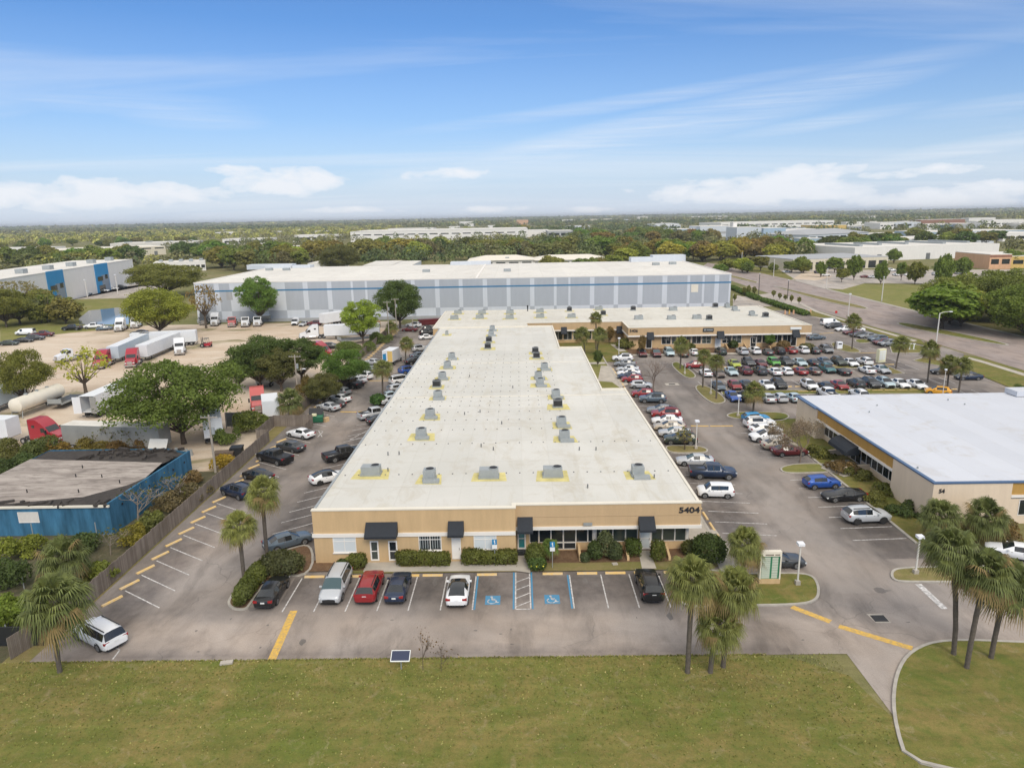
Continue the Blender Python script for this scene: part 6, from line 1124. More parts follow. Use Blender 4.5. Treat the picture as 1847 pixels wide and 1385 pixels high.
c, h, l = fb_((760, 586), (795, 584)); r = thing('roll_off_container', 'dark red steel container behind the end of the near building', 'container', (*c, 0), R_(h)); b = MB().box(-4, 4, -1.2, 1.2, .1, 1.8)
for k in range(9): b.box(-3.9+k*.95, -3.75+k*.95, -1.26, -1.2, .15, 1.7)
b.build('body', 'paint_maroon', r)
x, y, _ = G(674, 590); r = thing('wheel_loader', 'orange loader between the bright green tree and the fence', 'loader', (x, y, 0), R_(200)); MB().xz([(-2, .7), (1.2, .7), (1.4, 1.5), (-2, 1.9)], -.9, .9).build('body', 'orange_wall', r); MB().box(-.7, .7, -.7, .7, 1.7, 2.9).build('cab', 'car_glass', r); MB().xz([(2.2, .2), (3.2, .1), (3.0, .4), (2.5, 1.2), (2.2, 1.1)], -1.2, 1.2).build('bucket', 'steel_dark', r)
for s in (1, -1):
    for wx in (1.1, -1.3): wheel(r, wx, s*1.1, .65, .4, s)
# clutter round the burnt building and the fence
rs = random.Random(17)
CL = [('leaning_board', 283, 822, 3.0, 2.0, .3, 'plastic_white', 'big white panel leaning behind the burnt building', 'panel'), ('white_tank', 160, 828, 3.2, .8, 1.0, 'plastic_white', 'heap of white plastic crates behind the burnt roof', 'crates'), ('pipe_stack', 258, 830, 4.0, .5, .3, 'trim_cream', 'pale pipe lying behind the burnt building', 'pipe'),
      ('metal_frame', 428, 772, 3.4, .6, 2.6, 'galv_dark', 'grey steel frame standing under the oak', 'frame'), ('trash_bin', 428, 822, 1.6, 1.4, 1.4, 'char_black', 'black plastic bin by the wooden fence', 'bin'), ('low_shed', 405, 826, 2.6, 1.2, 1.0, 'brown_shed', 'low brown box beside the black bin', 'shed'), ('concrete_slab', 365, 880, 2.2, .6, .12, 'concrete', 'pale slab lying in the weeds by the fence', 'slab'), ('barrel_row', 332, 822, 2.0, .8, .9, 'galv', 'grey drums beside the weathered trailer', 'drums')]
stucco('brown_shed', (0.16, 0.12, 0.09))
for nm, px, py, L, D, Hh, mt, lab, cat in CL:
    x, y, _ = G(px, py); b = MB()
    if nm == 'leaning_board': b.v = [(-1.4, -.1, .3), (1.3, -.3, .3), (1.6, .6, 2.3), (-1.1, .8, 2.3), (-1.4, 0, .25), (1.3, -.2, .25), (1.6, .7, 2.25), (-1.1, .9, 2.25)]; b.f = [(0, 1, 2, 3), (7, 6, 5, 4), (0, 4, 5, 1), (1, 5, 6, 2), (2, 6, 7, 3), (3, 7, 4, 0)]; b.m = [0]*6
    elif nm == 'metal_frame':
        for k in range(5): b.box(-L/2+k*L/4-.05, -L/2+k*L/4+.05, -.05, .05, 0, Hh)
        for z in (.3, 1.4, Hh-.1): b.box(-L/2, L/2, -.06, .06, z, z+.1)
        b.box(-L/2+.06, L/2-.06, .07, .10, .4, Hh-.1)
    elif nm in ('barrel_row', 'white_tank'):
        for k in range(5): b.tube([(-L/2+k*L/4, rs.uniform(-.2, .2), 0), (-L/2+k*L/4, rs.uniform(-.2, .2), Hh*rs.uniform(.8, 1.3))], L/9, 10)
    else: b.obox((0, 0), .15, L, D, .01, Hh*.85); b.obox((.05, 0), .15, L*1.04, D*1.08, Hh*.85, Hh)
    tag(b.build(nm, mt, None, loc=(x, y, 0)), lab, cat)
# ------------------------------------------------------------------ signs, lamps, poles
def ada(px, py, ytop, label):
    x, y, _ = G(px, py); h = HT(px, py, ytop); s = thing('disabled_parking_sign', label, 'sign', (x, y, 0), 0, 'disabled parking signs'); MB().tube([(0, 0, 0), (0, 0, h)], .035, 6).build('post', 'galv', s)
    MB().box(-.23, .23, -.05, -.03, h-.55, h).build('upper_plate', 'sign_blue', s); MB().box(-.23, .23, -.05, -.03, h-.95, h-.56).build('lower_plate', 'sign_white', s)
    w = MB(); w.tube([(0, -.056, h-.38), (.001, -.054, h-.38)], .1, 10); w.box(-.05, .05, -.056, -.051, h-.30, h-.08); w.build('symbol', 'sign_white', s)
ada(996.5, 1025, 976.5, 'blue and white disabled parking sign on a post before the palm-like plant'); ada(893, 1020, 972, 'blue disabled parking sign rising out of the hedge left of the teal door')
xa, _, _ = G(1367, 1052); xb, yb_, _ = G(1405, 1052); hh = HT(1386, 1052, 993); ds = thing('directory_sign', 'cream directory board with green columns and pale name strips on the lawn island', 'sign', ((xa+xb)/2, yb_, 0)); w2 = (xb-xa)/2
MB().box(-w2, w2, -.22, .22, 0, hh*.17).build('base', 'tan_wall', ds); f = MB(); f.box(-w2, -w2+.12, -.2, .2, hh*.17, hh); f.box(w2-.12, w2, -.2, .2, hh*.17, hh); f.box(-w2+.12, w2-.12, -.2, .2, hh*.86, hh); f.build('frame', 'trim_cream', ds); MB().box(-w2+.12, w2-.12, -.1, .1, hh*.17, hh*.86).build('board', 'sign_green', ds)
for c0, c1, n in ((-w2+.18, -.02, 11), (.14, w2-.26, 8)):
    for k in range(n): z0 = hh*.19+(hh*.64)*k/n; MB().box(c0, c1, -.125, -.102, z0, z0+hh*.64/n*.86).build('name_strip', 'name_strip', ds)
b = MB()
for k in range(12): b.box(-w2*.55+k*w2*.115, -w2*.55+k*w2*.115+w2*.08, -.215, -.201, hh*.89, hh*.925) if k != 7 else None
b.build('title_lettering', 'bark', ds)
xs_, ys_, _ = G(1588, 653); hs_ = HT(1588, 653, 629.5); ms = thing('tenant_pylon_sign', 'pale yellow pylon sign with white panels at the lot entrance', 'sign', (xs_, ys_, 0), R_(25)); MB().box(-1.1, 1.1, -.35, .35, 0, hs_).build('body', 'sign_cream', ms)
for i in range(2):
    for k in range(4): MB().box(-.95+i*.98, -.05+i*.98, -.37, -.352, hs_*.2+k*hs_*.18, hs_*.2+k*hs_*.18+hs_*.15).build('panel', 'sign_white', ms)
x, y, _ = G(1642, 631); r = thing('entrance_sign', 'low white lettered sign on the lawn by the entrance drive', 'sign', (x, y, 0), R_(-8)); b = MB()
for k in range(3): b.box(-1.2+k*.9, -1.0+k*.9, -.06, .06, .1, 1.5); b.box(-1.4+k*.9, -.8+k*.9, -.06, .06, 1.5, 1.7) if k < 1 else b.obox((-1.1+k*.9, 0), 0, .6, .1, 1.35, 1.55)
b.build('letters', 'sign_white', r); MB().box(-1.5, 1.3, -.15, .15, 0, .12).build('base', 'concrete', r)
x, y, _ = G(1513, 629); r = thing('clothing_bin', 'white donation bin beside a dark post at the end of the wing row', 'bin', (x, y, 0)); MB().box(-.6, .6, -.5, .5, 0, 1.7).build('body', 'lamp_white', r); MB().box(-.4, .4, -.53, -.502, 1.1, 1.4).build('slot', 'black', r); MB().tube([(-1.0, 0, 0), (-1.0, 0, 1.7)], .12, 8).build('post', 'navy_post' if 0 else 'char_black', r)
x, y, _ = G(1507, 576); h = HT(1507, 576, 560.5); r = thing('stop_sign', 'red octagonal stop sign at the road exit beside the white van', 'sign', (x, y, 0)); MB().tube([(0, 0, 0), (0, 0, h-.4)], .04, 6).build('post', 'galv', r); MB().tube([(0, -.05, h-.4), (0, -.03, h-.4)], .42, 8).build('plate', 'sign_red', r)
x, y, _ = G(1323, 486); r = thing('road_sign', 'green road sign on the verge near the far bend of the road', 'sign', (x, y, 0)); MB().box(-2.0, 2.0, -.1, .1, 3.0, 5.4).build('plate', 'sign_green', r); MB().tube([(-1.3, 0, 0), (-1.3, 0, 3.0)], .1, 6).build('post', 'galv', r); MB().tube([(1.3, 0, 0), (1.3, 0, 3.0)], .1, 6).build('post', 'galv', r)
x, y, _ = G(1440, 566); r = thing('orange_barrier', 'row of yellow and orange safety barrels by the driveway', 'barrier', (x, y, 0))
for k in range(7): MB().tube([(-4.5+k*1.4, -.5+k*.1, 0), (-4.5+k*1.4, -.5+k*.1, 1.3)], [.32, .22], 8).build('barrel', 'yellow_line' if k % 2 else 'orange_wall', r)
x, y, _ = G(724, 1207); r = thing('solar_panel', 'small framed solar panel on a post in the front grass', 'solar panel', (x, y, 0)); MB().tube([(0, 0, 0), (0, 0, 1.1)], .05, 6).build('post', 'galv', r); b = MB(); b.v = [(-.70, -.40, .96), (.70, -.40, .96), (.70, .40, 1.34), (-.70, .40, 1.34), (-.70, -.40, .92), (.70, -.40, .92), (.70, .40, 1.30), (-.70, .40, 1.30)]; b.f = [(0, 1, 2, 3), (7, 6, 5, 4), (0, 4, 5, 1), (1, 5, 6, 2), (2, 6, 7, 3), (3, 7, 4, 0)]; b.m = [0]*6; b.build('frame', 'sign_white', r)
MB().face([(-.65, -.35, .987), (.65, -.35, .987), (.65, .35, 1.320), (-.65, .35, 1.320)]).build('panel', 'panel_blue' if 'panel_blue' in M else 'slate_panel', r)
for px, py, lab in ((409, 1197, 'pale flat stone lying in the front grass'), (1109, 1019, 'small white utility cover in the mulch before the near building')): x, y, _ = G(px, py); tag(MB().obox((0, 0), .2, .9 if px < 500 else .5, .4, 0, .14).build('stone', 'concrete', None, loc=(x, y, .05)), lab, 'stone')
lamp_post(1438, 1055, 983, 'white square-headed lamp post on the lawn island right of the directory sign'); lamp_post(1651, 1035, 970, 'white square-headed lamp post left of the palm trio'); lamp_post(1255, 810, 761, 'thin lamp post at the small island on the right flank'); lamp_post(1331, 751, 715, 'thin grey lamp post beside the bright blue hatchback'); lamp_post(1116, 648, 611, 'lamp post on the courtyard corner of the tan wing')
lamp_post(1688, 622, 565, 'tall pale roadside lamp with an arm above the palm row', arm=2.2, r=.12); lamp_post(1528, 588, 531, 'slim roadside lamp behind the first lot palm', r=.09); lamp_post(1590, 544, 500, 'pale pole on the far side of the road at the field edge', r=.13, hs=.3); lamp_post(1490, 522, 486, 'white pole by the office across the road', r=.12, hs=.3); lamp_post(1395, 500, 469, 'pale pole at the verge near the road bend', r=.12, hs=.3); lamp_post(1337, 485, 456, 'tall pale pole standing above the road bend', r=.14, hs=.3)
lamp_post(1368, 534, 494, 'dark lamp pole left of two on the roadside walk', mat='steel_dark', r=.12, hs=.3); lamp_post(1420, 541, 506, 'dark lamp pole right of two on the roadside walk', mat='steel_dark', r=.12, hs=.3); lamp_post(1067, 556, 525, 'slim lamp before the grey warehouse wall, right of two', mat='pole_grey', r=.08, hs=.4); lamp_post(824, 561, 530, 'slim lamp before the grey warehouse wall, left of two', mat='pole_grey', r=.08, hs=.4)
lamp_post(158, 537, 505, 'white lamp pole before the left blue panel', r=.16, hs=.8); lamp_post(213, 532, 496, 'white lamp pole before the right blue panel', r=.16, hs=.8); lamp_post(1736, 578, 522, 'pale roadside pole before the big round trees on the right', r=.13, arm=1.4); lamp_post(1699, 722, 668, 'thin lamp post behind the yellow coupe', r=.05, hs=.3); lamp_post(1235, 675, 658, 'short white post in the grass island by the lone palm', r=.06, hs=.12); lamp_post(1282, 711, 686, 'short white post between the twin palms of the lot', r=.06, hs=.12)
power_pole(389, 852, 748, 'weathered utility pole behind the blue building', r=.17, lamp=0); power_pole(538, 715, 640, 'pale utility pole with a street lamp among the dark trees', lamp=1.3); power_pole(702, 612, 543, 'utility pole left of the pair behind the fence'); power_pole(716, 604, 538, 'utility pole right of the pair behind the fence'); power_pole(745, 597, 574, 'short pale pole beside the white SUV at the fence end', arms=0, r=.14); power_pole(474, 640, 602, 'thin dark pole standing in the dirt yard', arms=0, r=.07, mat='steel_dark')
for i, (px, py, yt) in enumerate(((63, 982, 944), (176, 972, 942), (44, 1062, 1038), (230, 978, 952))): x, y, _ = G(px, py); h = HT(px, py, yt); tag(MB().tube([(0, 0, 0), (0, 0, h)], .05, 6).build('pipe_post', 'galv', None, loc=(x, y, 0)), ['galvanised pipe post before the white hole in the blue wall', 'galvanised pipe post near the corner of the blue building', 'galvanised pipe post among the bushes at the left edge', 'short galvanised post by the weeds at the fence'][i], 'post')
x, y, _ = G(25, 1165); r = thing('mesh_fence', 'dark mesh fence panel at the bottom left corner', 'fence', (x, y, 0)); MB().box(-6, 2.6, -.03, .03, .05, 1.7).build('mesh', 'char_black', r)
for k in range(4): MB().tube([(-5.8+k*2.7, .06, 0), (-5.8+k*2.7, .06, 1.85)], .04, 6).build('post', 'galv', r)
# ------------------------------------------------------------------ palms
PG = (0.122, 0.132, 0.040); PD = (0.092, 0.108, 0.036); PY = (0.142, 0.150, 0.044)
ppalm(441, 1048, 431, 947, 36, 'palm on the hedged island, shorter and left of its pair', colour=PY); ppalm(483, 1014, 473, 886, 37, 'palm on the hedged island, taller and right of its pair', colour=PY)
ppalm(108, 1212, 98, 1085, 66, 'large palm at the bottom left corner before the mesh fence', colour=PD); ppalm(118, 1062, 114, 1004, 50, 'low bushy palm behind the wooden fence', colour=PD)
ppalm(1240, 1213, 1249, 1042, 53, 'tallest palm of the front trio, nearest the parked black SUV', colour=PG); ppalm(1281, 1213, 1296, 1126, 47, 'lowest palm of the front trio with a full round head', colour=PG); ppalm(1304, 1203, 1326, 1062, 50, 'palm of the front trio standing farthest right', colour=PG); ppalm(1338, 1045, 1346, 980, 40, 'palm behind the directory sign', colour=PG)
ppalm(1720, 1181, 1714, 988, 53, 'leftmost palm of the right corner trio, with a curved dark trunk', colour=PD); ppalm(1743, 1206, 1779, 1030, 56, 'middle palm of the right corner trio, leaning right', colour=PD); ppalm(1787, 1188, 1818, 1052, 58, 'rightmost palm of the right corner trio, strongly bent trunk', colour=PD)
ppalm(1692, 975, 1696, 929, 42, 'low palm at the corner of the white-roofed building, left of two', colour=PD); ppalm(1778, 975, 1780, 930, 44, 'low palm before the white-roofed building, right of two', colour=PD)
for bx, by, cx, cy, r, lab in ((1536.5, 630, 1540.5, 578, 16.5, 'slim palm between the wing row and the roadside row'), (1615.5, 666, 1626, 618, 17, 'palm beside the pale yellow pylon sign'), (1672.7, 690, 1679, 629, 20, 'leftmost palm of the three by the yellow coupe'), (1708.4, 701, 1712, 654, 19, 'middle palm of the three by the yellow coupe'), (1728.7, 710, 1737, 657, 18.5, 'rightmost palm of the three by the yellow coupe'),
        (1358.6, 742, 1360.5, 705, 22, 'palm with a round head before the silver hatchback'), (1267.4, 699, 1270, 641, 16, 'tall palm of the island pair, left one'), (1292, 720, 1292, 651, 17, 'tall palm of the island pair, right one'), (1227, 666, 1229.5, 620, 17, 'lone palm on the grass island facing the tan wing'), (1075, 630, 1075, 572, 13, 'palm rising above the courtyard of the tan wing'), (1055, 640, 1049.5, 602, 18, 'courtyard palm at the left, against the tan wing'),
        (1076.6, 642, 1082, 602, 17, 'courtyard palm at the right, by the lawn'), (731.6, 658, 733, 618, 14.5, 'palm beside the moving truck in the left lot'), (691, 726, 690, 663, 20, 'palm above the round bush in the left lot'), (706, 609, 706, 590, 14, 'small palm between the two utility poles')): ppalm(bx, by, cx, cy, r, lab, colour=PG, r=.15)
ppalm(525, 757, 523, 722, 28, 'low wide palm behind the wooden fence near the dumpster', colour=PD)
# ------------------------------------------------------------------ trees one by one
GR = (0.095, 0.125, 0.030); DK = (0.058, 0.082, 0.026); LI = (0.135, 0.185, 0.030); OL = (0.118, 0.120, 0.034); YE = (0.215, 0.215, 0.045); BR = (0.150, 0.105, 0.048); DO = (0.080, 0.080, 0.032)
TL = [('oak', 332, 800, 640, 245, (0.078, 0.104, 0.027), 'biggest green oak of the yard, over the weathered grey trailer'), ('oak', 470, 702, 602, 120, DK, 'dark green tree left of the two clumps before the dirt yard'), ('oak', 432, 700, 640, 78, DK, 'low dark tree at the near edge of the dirt yard beside the big oak'), ('round', 508, 706, 622, 92, DO, 'dark olive tree filling the gap behind the wooden fence corner'), ('oak', 12, 590, 515, 90, OL, 'olive tree at the left edge beside the far sparse tree'), ('round', 545, 690, 600, 105, DK, 'dark green tree behind the pale utility pole'), ('oak', 622, 705, 624, 95, (0.07, 0.115, 0.028), 'rounded green tree hanging over the wooden fence'), ('oak', 585, 730, 672, 80, DO, 'dark tree with ochre patches in the corner by the fence'),
      ('round', 655, 622, 532, 78, (0.155, 0.20, 0.032), 'bright yellow-green round tree before the white box trailer'), ('oak', 722, 592, 502, 98, DK, 'big dark green tree against the grey warehouse wall'), ('round', 470, 585, 490, 88, (0.085, 0.135, 0.034), 'green tree against the left part of the grey warehouse'), ('oak', 290, 608, 515, 135, (0.150, 0.160, 0.032), 'wide yellow-green tree by the pond with trucks beneath'), ('sparse', 372, 592, 508, 62, BR, 'thin brownish tree at the left corner of the grey warehouse'),
      ('oak', 300, 535, 472, 150, OL, 'olive tree before the white blue-panelled building'), ('sparse', 32, 572, 502, 110, (0.16, 0.135, 0.075), 'sparse pale tree at the far left edge, left of two'), ('sparse', 88, 580, 518, 85, OL, 'sparse olive tree left of the pond'), ('oak', 48, 735, 622, 100, OL, 'olive tree over the pale trailer at the left edge'), ('sparse', 156, 716, 618, 100, YE, 'sparse tree with a yellow-green top and a thick dark trunk'),
      ('low', 1722, 576, 492, 140, (0.110, 0.122, 0.034), 'large olive tree across the road, left of the roadside clump'), ('low', 1862, 606, 505, 170, (0.098, 0.126, 0.030), 'large green tree across the road at the right edge'), ('low', 1800, 580, 478, 140, (0.10, 0.115, 0.034), 'olive tree behind the roadside clump on the right'), ('sparse', 1235, 812, 768, 40, (0.13, 0.115, 0.05), 'thin small tree beside the dark green SUV'), ('round', 1158, 642, 600, 18, BR, 'tiny brown tree before the number on the tan wing'), ('round', 1388, 628, 600, 24, (0.075, 0.12, 0.03), 'small green tree before the windows of the tan wing'),
      ('round', 1730, 925, 866, 54, DK, 'dark green tree at the front corner of the white-roofed building'), ('round', 1842, 735, 690, 46, DK, 'dark bush-like tree at the right edge beyond the white roof'), ('round', 1100, 620, 585, 20, BR, 'thin brown tree beside the tan wing courtyard'), ('oak', 613, 497, 440, 92, DO, 'dark tree rising behind the grey warehouse roof'), ('round', 1078, 662, 628, 20, DK, 'young tree in the courtyard lawn')]
for k, px, py, yt, wp, col, lab in TL: ptree(k, px, py, yt, wp, col, lab)
for i, (px, py, yt) in enumerate(((1325, 545, 529), (1350, 533, 512), (1342, 534, 516), (1360, 533, 515), (1395, 537, 522), (1406, 541, 527), (1416, 543, 530), (1427, 547, 530), (1441, 549, 534))): ptree('round', px, py, yt, 9, OL, 'thin young tree on the roadside walk beyond the tan wing', group='young trees on the roadside walk')
for px, py, yt, wp, lab in ((1505, 492, 462, 34, 'round green tree left of the pillared office across the road'), (1540, 505, 458, 30, 'yellow-green tree before the middle of the pillared office'), (1588, 513, 470, 28, 'green tree at the right end of the pillared office'), (1518, 509, 482, 24, 'olive tree before the left part of the office lot'), (1650, 512, 470, 36, 'broad green tree in the lot right of the pillared office'), (1700, 516, 458, 40, 'tall green tree near the tan corner building'), (1625, 506, 470, 22, 'light green tree behind the lot across the road'), (1735, 500, 462, 34, 'green tree left of the tan corner building'), (1612, 475, 448, 26, 'dark green round tree before the long white wall'), (1750, 480, 458, 26, 'dark tree before the end of the long white wall'), (1480, 500, 470, 20, 'bushy tree at the left end of the pillared office'), (1825, 482, 450, 50, 'brownish tree behind the tan corner building')):
    ptree('far', px, py, yt, wp, GR if px % 3 else OL, lab)
bare_tree(G(1443, 834)[:2], 110*MPP(1443, 834), HT(1443, 834, 764), 'large leafless brownish tree on the island before the white-roofed building', 3, (5200, (0.26, 0.20, 0.155), .10), levels=6)
bare_tree(G(1178, 708)[:2], 80*MPP(1178, 708), HT(1178, 708, 645), 'leafless pale shrub-like tree over the silver hatchback', 5, None, mat='twig', levels=6); bare_tree(G(763, 1208)[:2], 42*MPP(763, 1208), HT(763, 1208, 1155)+.4, 'small bare bush in the front grass, left and taller of two', 7, (60, (0.16, 0.10, 0.05), .10), levels=4, mat='bark'); bare_tree(G(796, 1212)[:2], 36*MPP(796, 1208), HT(796, 1210, 1172)+.3, 'small bare bush in the front grass, right and lower of two', 8, (50, (0.13, 0.09, 0.05), .10), levels=4, mat='bark')
for i, (px, py, yt, wp, lab) in enumerate(((250, 945, 880, 110, 'bare tangled bush against the blue wall'), (310, 905, 860, 80, 'bare branching tree between the blue wall and the fence'), (200, 1000, 955, 70, 'bare twiggy bush beside the yellow fern clump'), (195, 815, 770, 70, 'bare thin tree before the weathered trailer, left one'), (245, 815, 775, 60, 'bare thin tree before the weathered trailer, right one'))): bare_tree(G(px, py)[:2], wp*MPP(px, py), HT(px, py, yt), lab, 20+i, (90, OL, .2), levels=4, mat='pale_bark')
# ------------------------------------------------------------------ hedges and bushes
HG = (0.095, 0.105, 0.026)
def hedge(px0, px1, Y0, Y1, h, label, col=HG, seed=1, **k): xa = G(px0, 1018)[0]; xb = G(px1, 1018)[0]; n = max(1, int((xb-xa)/1.4)); return shrub('hedge', [(xa+(xb-xa)*i/n-.1, xa+(xb-xa)*(i+1)/n+.1, Y0, Y1, 0, h*(1+.08*math.sin(i*2.1+seed))) for i in range(n)], col, label, 'hedge', seed, 130, .14, **k)
hedge(719, 809, 59.35, 60.5, 1.35, 'clipped hedge below the curtained window'); hedge(836, 930, 59.35, 60.5, 1.4, 'clipped hedge below the right blinded window', seed=2); hedge(632, 660, 58.9, 60.4, 1.2, 'clipped hedge beside the silver minivan', seed=3); hedge(612, 632, 59.6, 60.5, .6, 'low dark shrub before the left blinded window', DK, seed=4)
pshrub('bush', 966, 1020, 34, 40, (0.085, 0.10, 0.026), 'green bush right of the teal door walk', seed=5, dens=130, leaf=.13); fl = pshrub('flowering_bush', 969, 1027, 32, 24, (0.055, 0.085, 0.022), 'low bush with yellow flowers by the hatched aisle', seed=6, dens=140, leaf=.12)
P_ = np.random.RandomState(2); v = P_.uniform(-1, 1, (16, 3))*np.array([.75, .7, .25])+np.array([0, -.2, .75]); nn = np.tile(np.array([0, -.6, .8]), (16, 1)); fo = link('flowers', quad_mesh('flowers', quads(v, np.full(16, .13), nn, P_), 'leaves'), fl); fo.color = (0.75, 0.70, 0.08, 1)
ppalm(992, 1012, 991, 985, 19, 'feathery palm-like plant before the dark windows', colour=(0.10, 0.15, 0.035), r=.1)
pshrub('bush', 1073, 1010, 26, 34, DK, 'dark bush left of the grey-green sapling', seed=7, dens=120); pshrub('bush', 1109, 1010, 26, 32, (0.055, 0.07, 0.03), 'dark bush right of the grey-green sapling', seed=8, dens=120); pshrub('bush', 1091, 1008, 30, 50, (0.085, 0.10, 0.045), 'grey-green sapling between two dark bushes', seed=9, dens=60, leaf=.14); pshrub('bush', 1055, 1013, 18, 16, (0.07, 0.09, 0.04), 'low green bush beside the leftmost fin wall', seed=10)
pshrub('bush', 1142, 1002, 26, 28, (0.075, 0.105, 0.024), 'square green bush with orange flowers left of the white door', seed=11, dens=140, leaf=.12, round_=False); pshrub('bush', 1186, 1012, 24, 36, (0.085, 0.10, 0.024), 'square green bush right of the white door', seed=12, dens=140, leaf=.12, round_=False); pshrub('bush', 1278, 1012, 58, 46, (0.055, 0.078, 0.022), 'big round dark bush at the right corner of the near building', seed=13, dens=130, leaf=.14); pshrub('bush', 1248, 1000, 36, 24, (0.08, 0.085, 0.026), 'lower bush tucked behind the big round one', seed=14)
pshrub('hedge', 445, 1078, 30, 34, (0.085, 0.10, 0.025), 'low hedge at the front tip of the left island', 'hedge', seed=15, dens=120, depth=4); pshrub('hedge', 464, 1050, 34, 30, (0.085, 0.098, 0.025), 'low hedge in the middle of the left island', 'hedge', seed=16, dens=120, depth=4); pshrub('hedge', 510, 1034, 76, 38, (0.075, 0.08, 0.034), 'brown-green hedge at the back of the left island', 'hedge', seed=17, dens=110, depth=3)
pshrub('bush', 682, 730, 26, 18, (0.05, 0.10, 0.026), 'round bright green bush at the foot of the palm in the left lot', seed=18, dens=60, leaf=.25)
pshrub('bush', 1455, 635, 26, 14, (0.10, 0.095, 0.04), 'brownish bush at the right end of the tan wing', seed=19, dens=30, leaf=.4)
for i, (px, py, w_, h_, col, lab) in enumerate(((1240, 632, 26, 12, HG, 'bush below the windows of the tan wing beside the lone palm'), (1130, 628, 34, 16, OL, 'olive bush at the left corner of the tan wing front'), (1322, 628, 16, 12, DK, 'dark bush between two fin walls of the tan wing'), (1413, 630, 22, 14, BR, 'brown bush left of the last door of the tan wing'))): pshrub('bush', px, py, w_, h_, col, lab, seed=30+i, dens=30, leaf=.35)
for i, (px, py, w_, h_, col, lab) in enumerate(((1548, 862, 40, 22, OL, 'weedy bush beside the entry walk'), (1600, 890, 40, 24, HG, 'bush on the bank before the white-roofed building, nearest its windows'), (1580, 905, 50, 20, OL, 'low bush on the bank behind the silver SUV'), (1630, 930, 50, 30, DK, 'dark bush at the foot of the peach corner wall'), (1735, 968, 60, 40, HG, 'green bush between the two low corner palms'), (1820, 965, 60, 26, BR, 'brown mulchy bush before the right windows'), (1520, 850, 40, 24, BR, 'brown bush beside the bare tree'), (1480, 822, 40, 22, OL, 'grassy bush along the white-roofed building'))): wild('bush', px, py, w_, h_*.7, col, lab, seed=40+i)
# wild growth on the left
WL = [(20, 840, 60, 40, (0.10, 0.10, 0.03), 'wild bush at the left edge behind the burnt roof'), (70, 835, 70, 42, (0.085, 0.10, 0.03), 'wild green bush behind the burnt roof, beside the edge'), (120, 828, 60, 34, (0.17, 0.115, 0.03), 'rusty orange bush below the red truck'), (170, 825, 60, 32, (0.15, 0.12, 0.03), 'ochre bush before the weathered trailer'), (225, 822, 50, 30, (0.14, 0.09, 0.035), 'red-brown bush before the weathered trailer'), (30, 872, 70, 46, DK, 'dark bush at the left edge beside the burnt roof'), (455, 778, 50, 34, (0.11, 0.13, 0.03), 'light green bush between the frame and the fence'), (405, 845, 40, 26, (0.28, 0.20, 0.03), 'yellow bush by the black bin'),
      (350, 900, 50, 30, (0.12, 0.10, 0.05), 'green weeds along the fence, farther clump'), (300, 920, 50, 30, (0.13, 0.105, 0.055), 'olive weeds along the fence, nearer clump'), (240, 985, 50, 44, (0.19, 0.165, 0.03), 'yellow fern clump against the fence'), (275, 965, 40, 40, (0.11, 0.12, 0.035), 'bright green fern against the fence'), (40, 1000, 60, 40, (0.15, 0.17, 0.03), 'yellow-green bush by the pipe post at the left'), (20, 1060, 60, 50, DK, 'dark bush at the left edge before the blue wall'), (30, 1130, 70, 60, (0.12, 0.16, 0.025), 'bright bush beside the large corner palm'), (180, 1050, 60, 40, (0.13, 0.15, 0.03), 'bush between the low palm and the fence'), (150, 1000, 50, 36, DK, 'dark bush behind the low bushy palm'), (75, 950, 50, 22, BR, 'brown bush under the white hole of the blue wall'), (12, 950, 50, 26, HG, 'small bush at the left end of the blue wall'),
      (410, 800, 40, 30, GR, 'green bush at the foot of the utility pole'), (250, 800, 60, 24, DO, 'dark weeds under the big oak'), (640, 640, 60, 24, GR, 'green weeds along the fence behind the red truck'), (560, 720, 50, 40, (0.12, 0.09, 0.03), 'ochre bush in the fence corner'), (690, 618, 34, 18, GR, 'green weeds at the end of the white box trailer'), (350, 870, 40, 20, BR, 'brown weeds by the pale slab')]
for i, (px, py, w_, h_, col, lab) in enumerate(WL): wild('bush', px, py, w_, h_, col, lab, seed=60+i)
pr = [(1322, 527), (1345, 538), (1362, 544)]
for i, (a, c, lab) in enumerate((((1320, 521), (1366, 541), 'clipped hedge along the roadside walk, farther one'), ((1380, 545), (1450, 568), 'clipped hedge along the roadside walk, nearer one'))):
    A_, B_ = G(*a), G(*c); bx = [(A_[0]+(B_[0]-A_[0])*t-1.2, A_[0]+(B_[0]-A_[0])*t+1.2, A_[1]+(B_[1]-A_[1])*t-2.4, A_[1]+(B_[1]-A_[1])*t+2.4, 0, 1.3) for t in np.linspace(0, 1, 14)]; shrub('hedge', bx, (0.075, 0.115, 0.026), lab, 'hedge', 90+i, 14, .5)

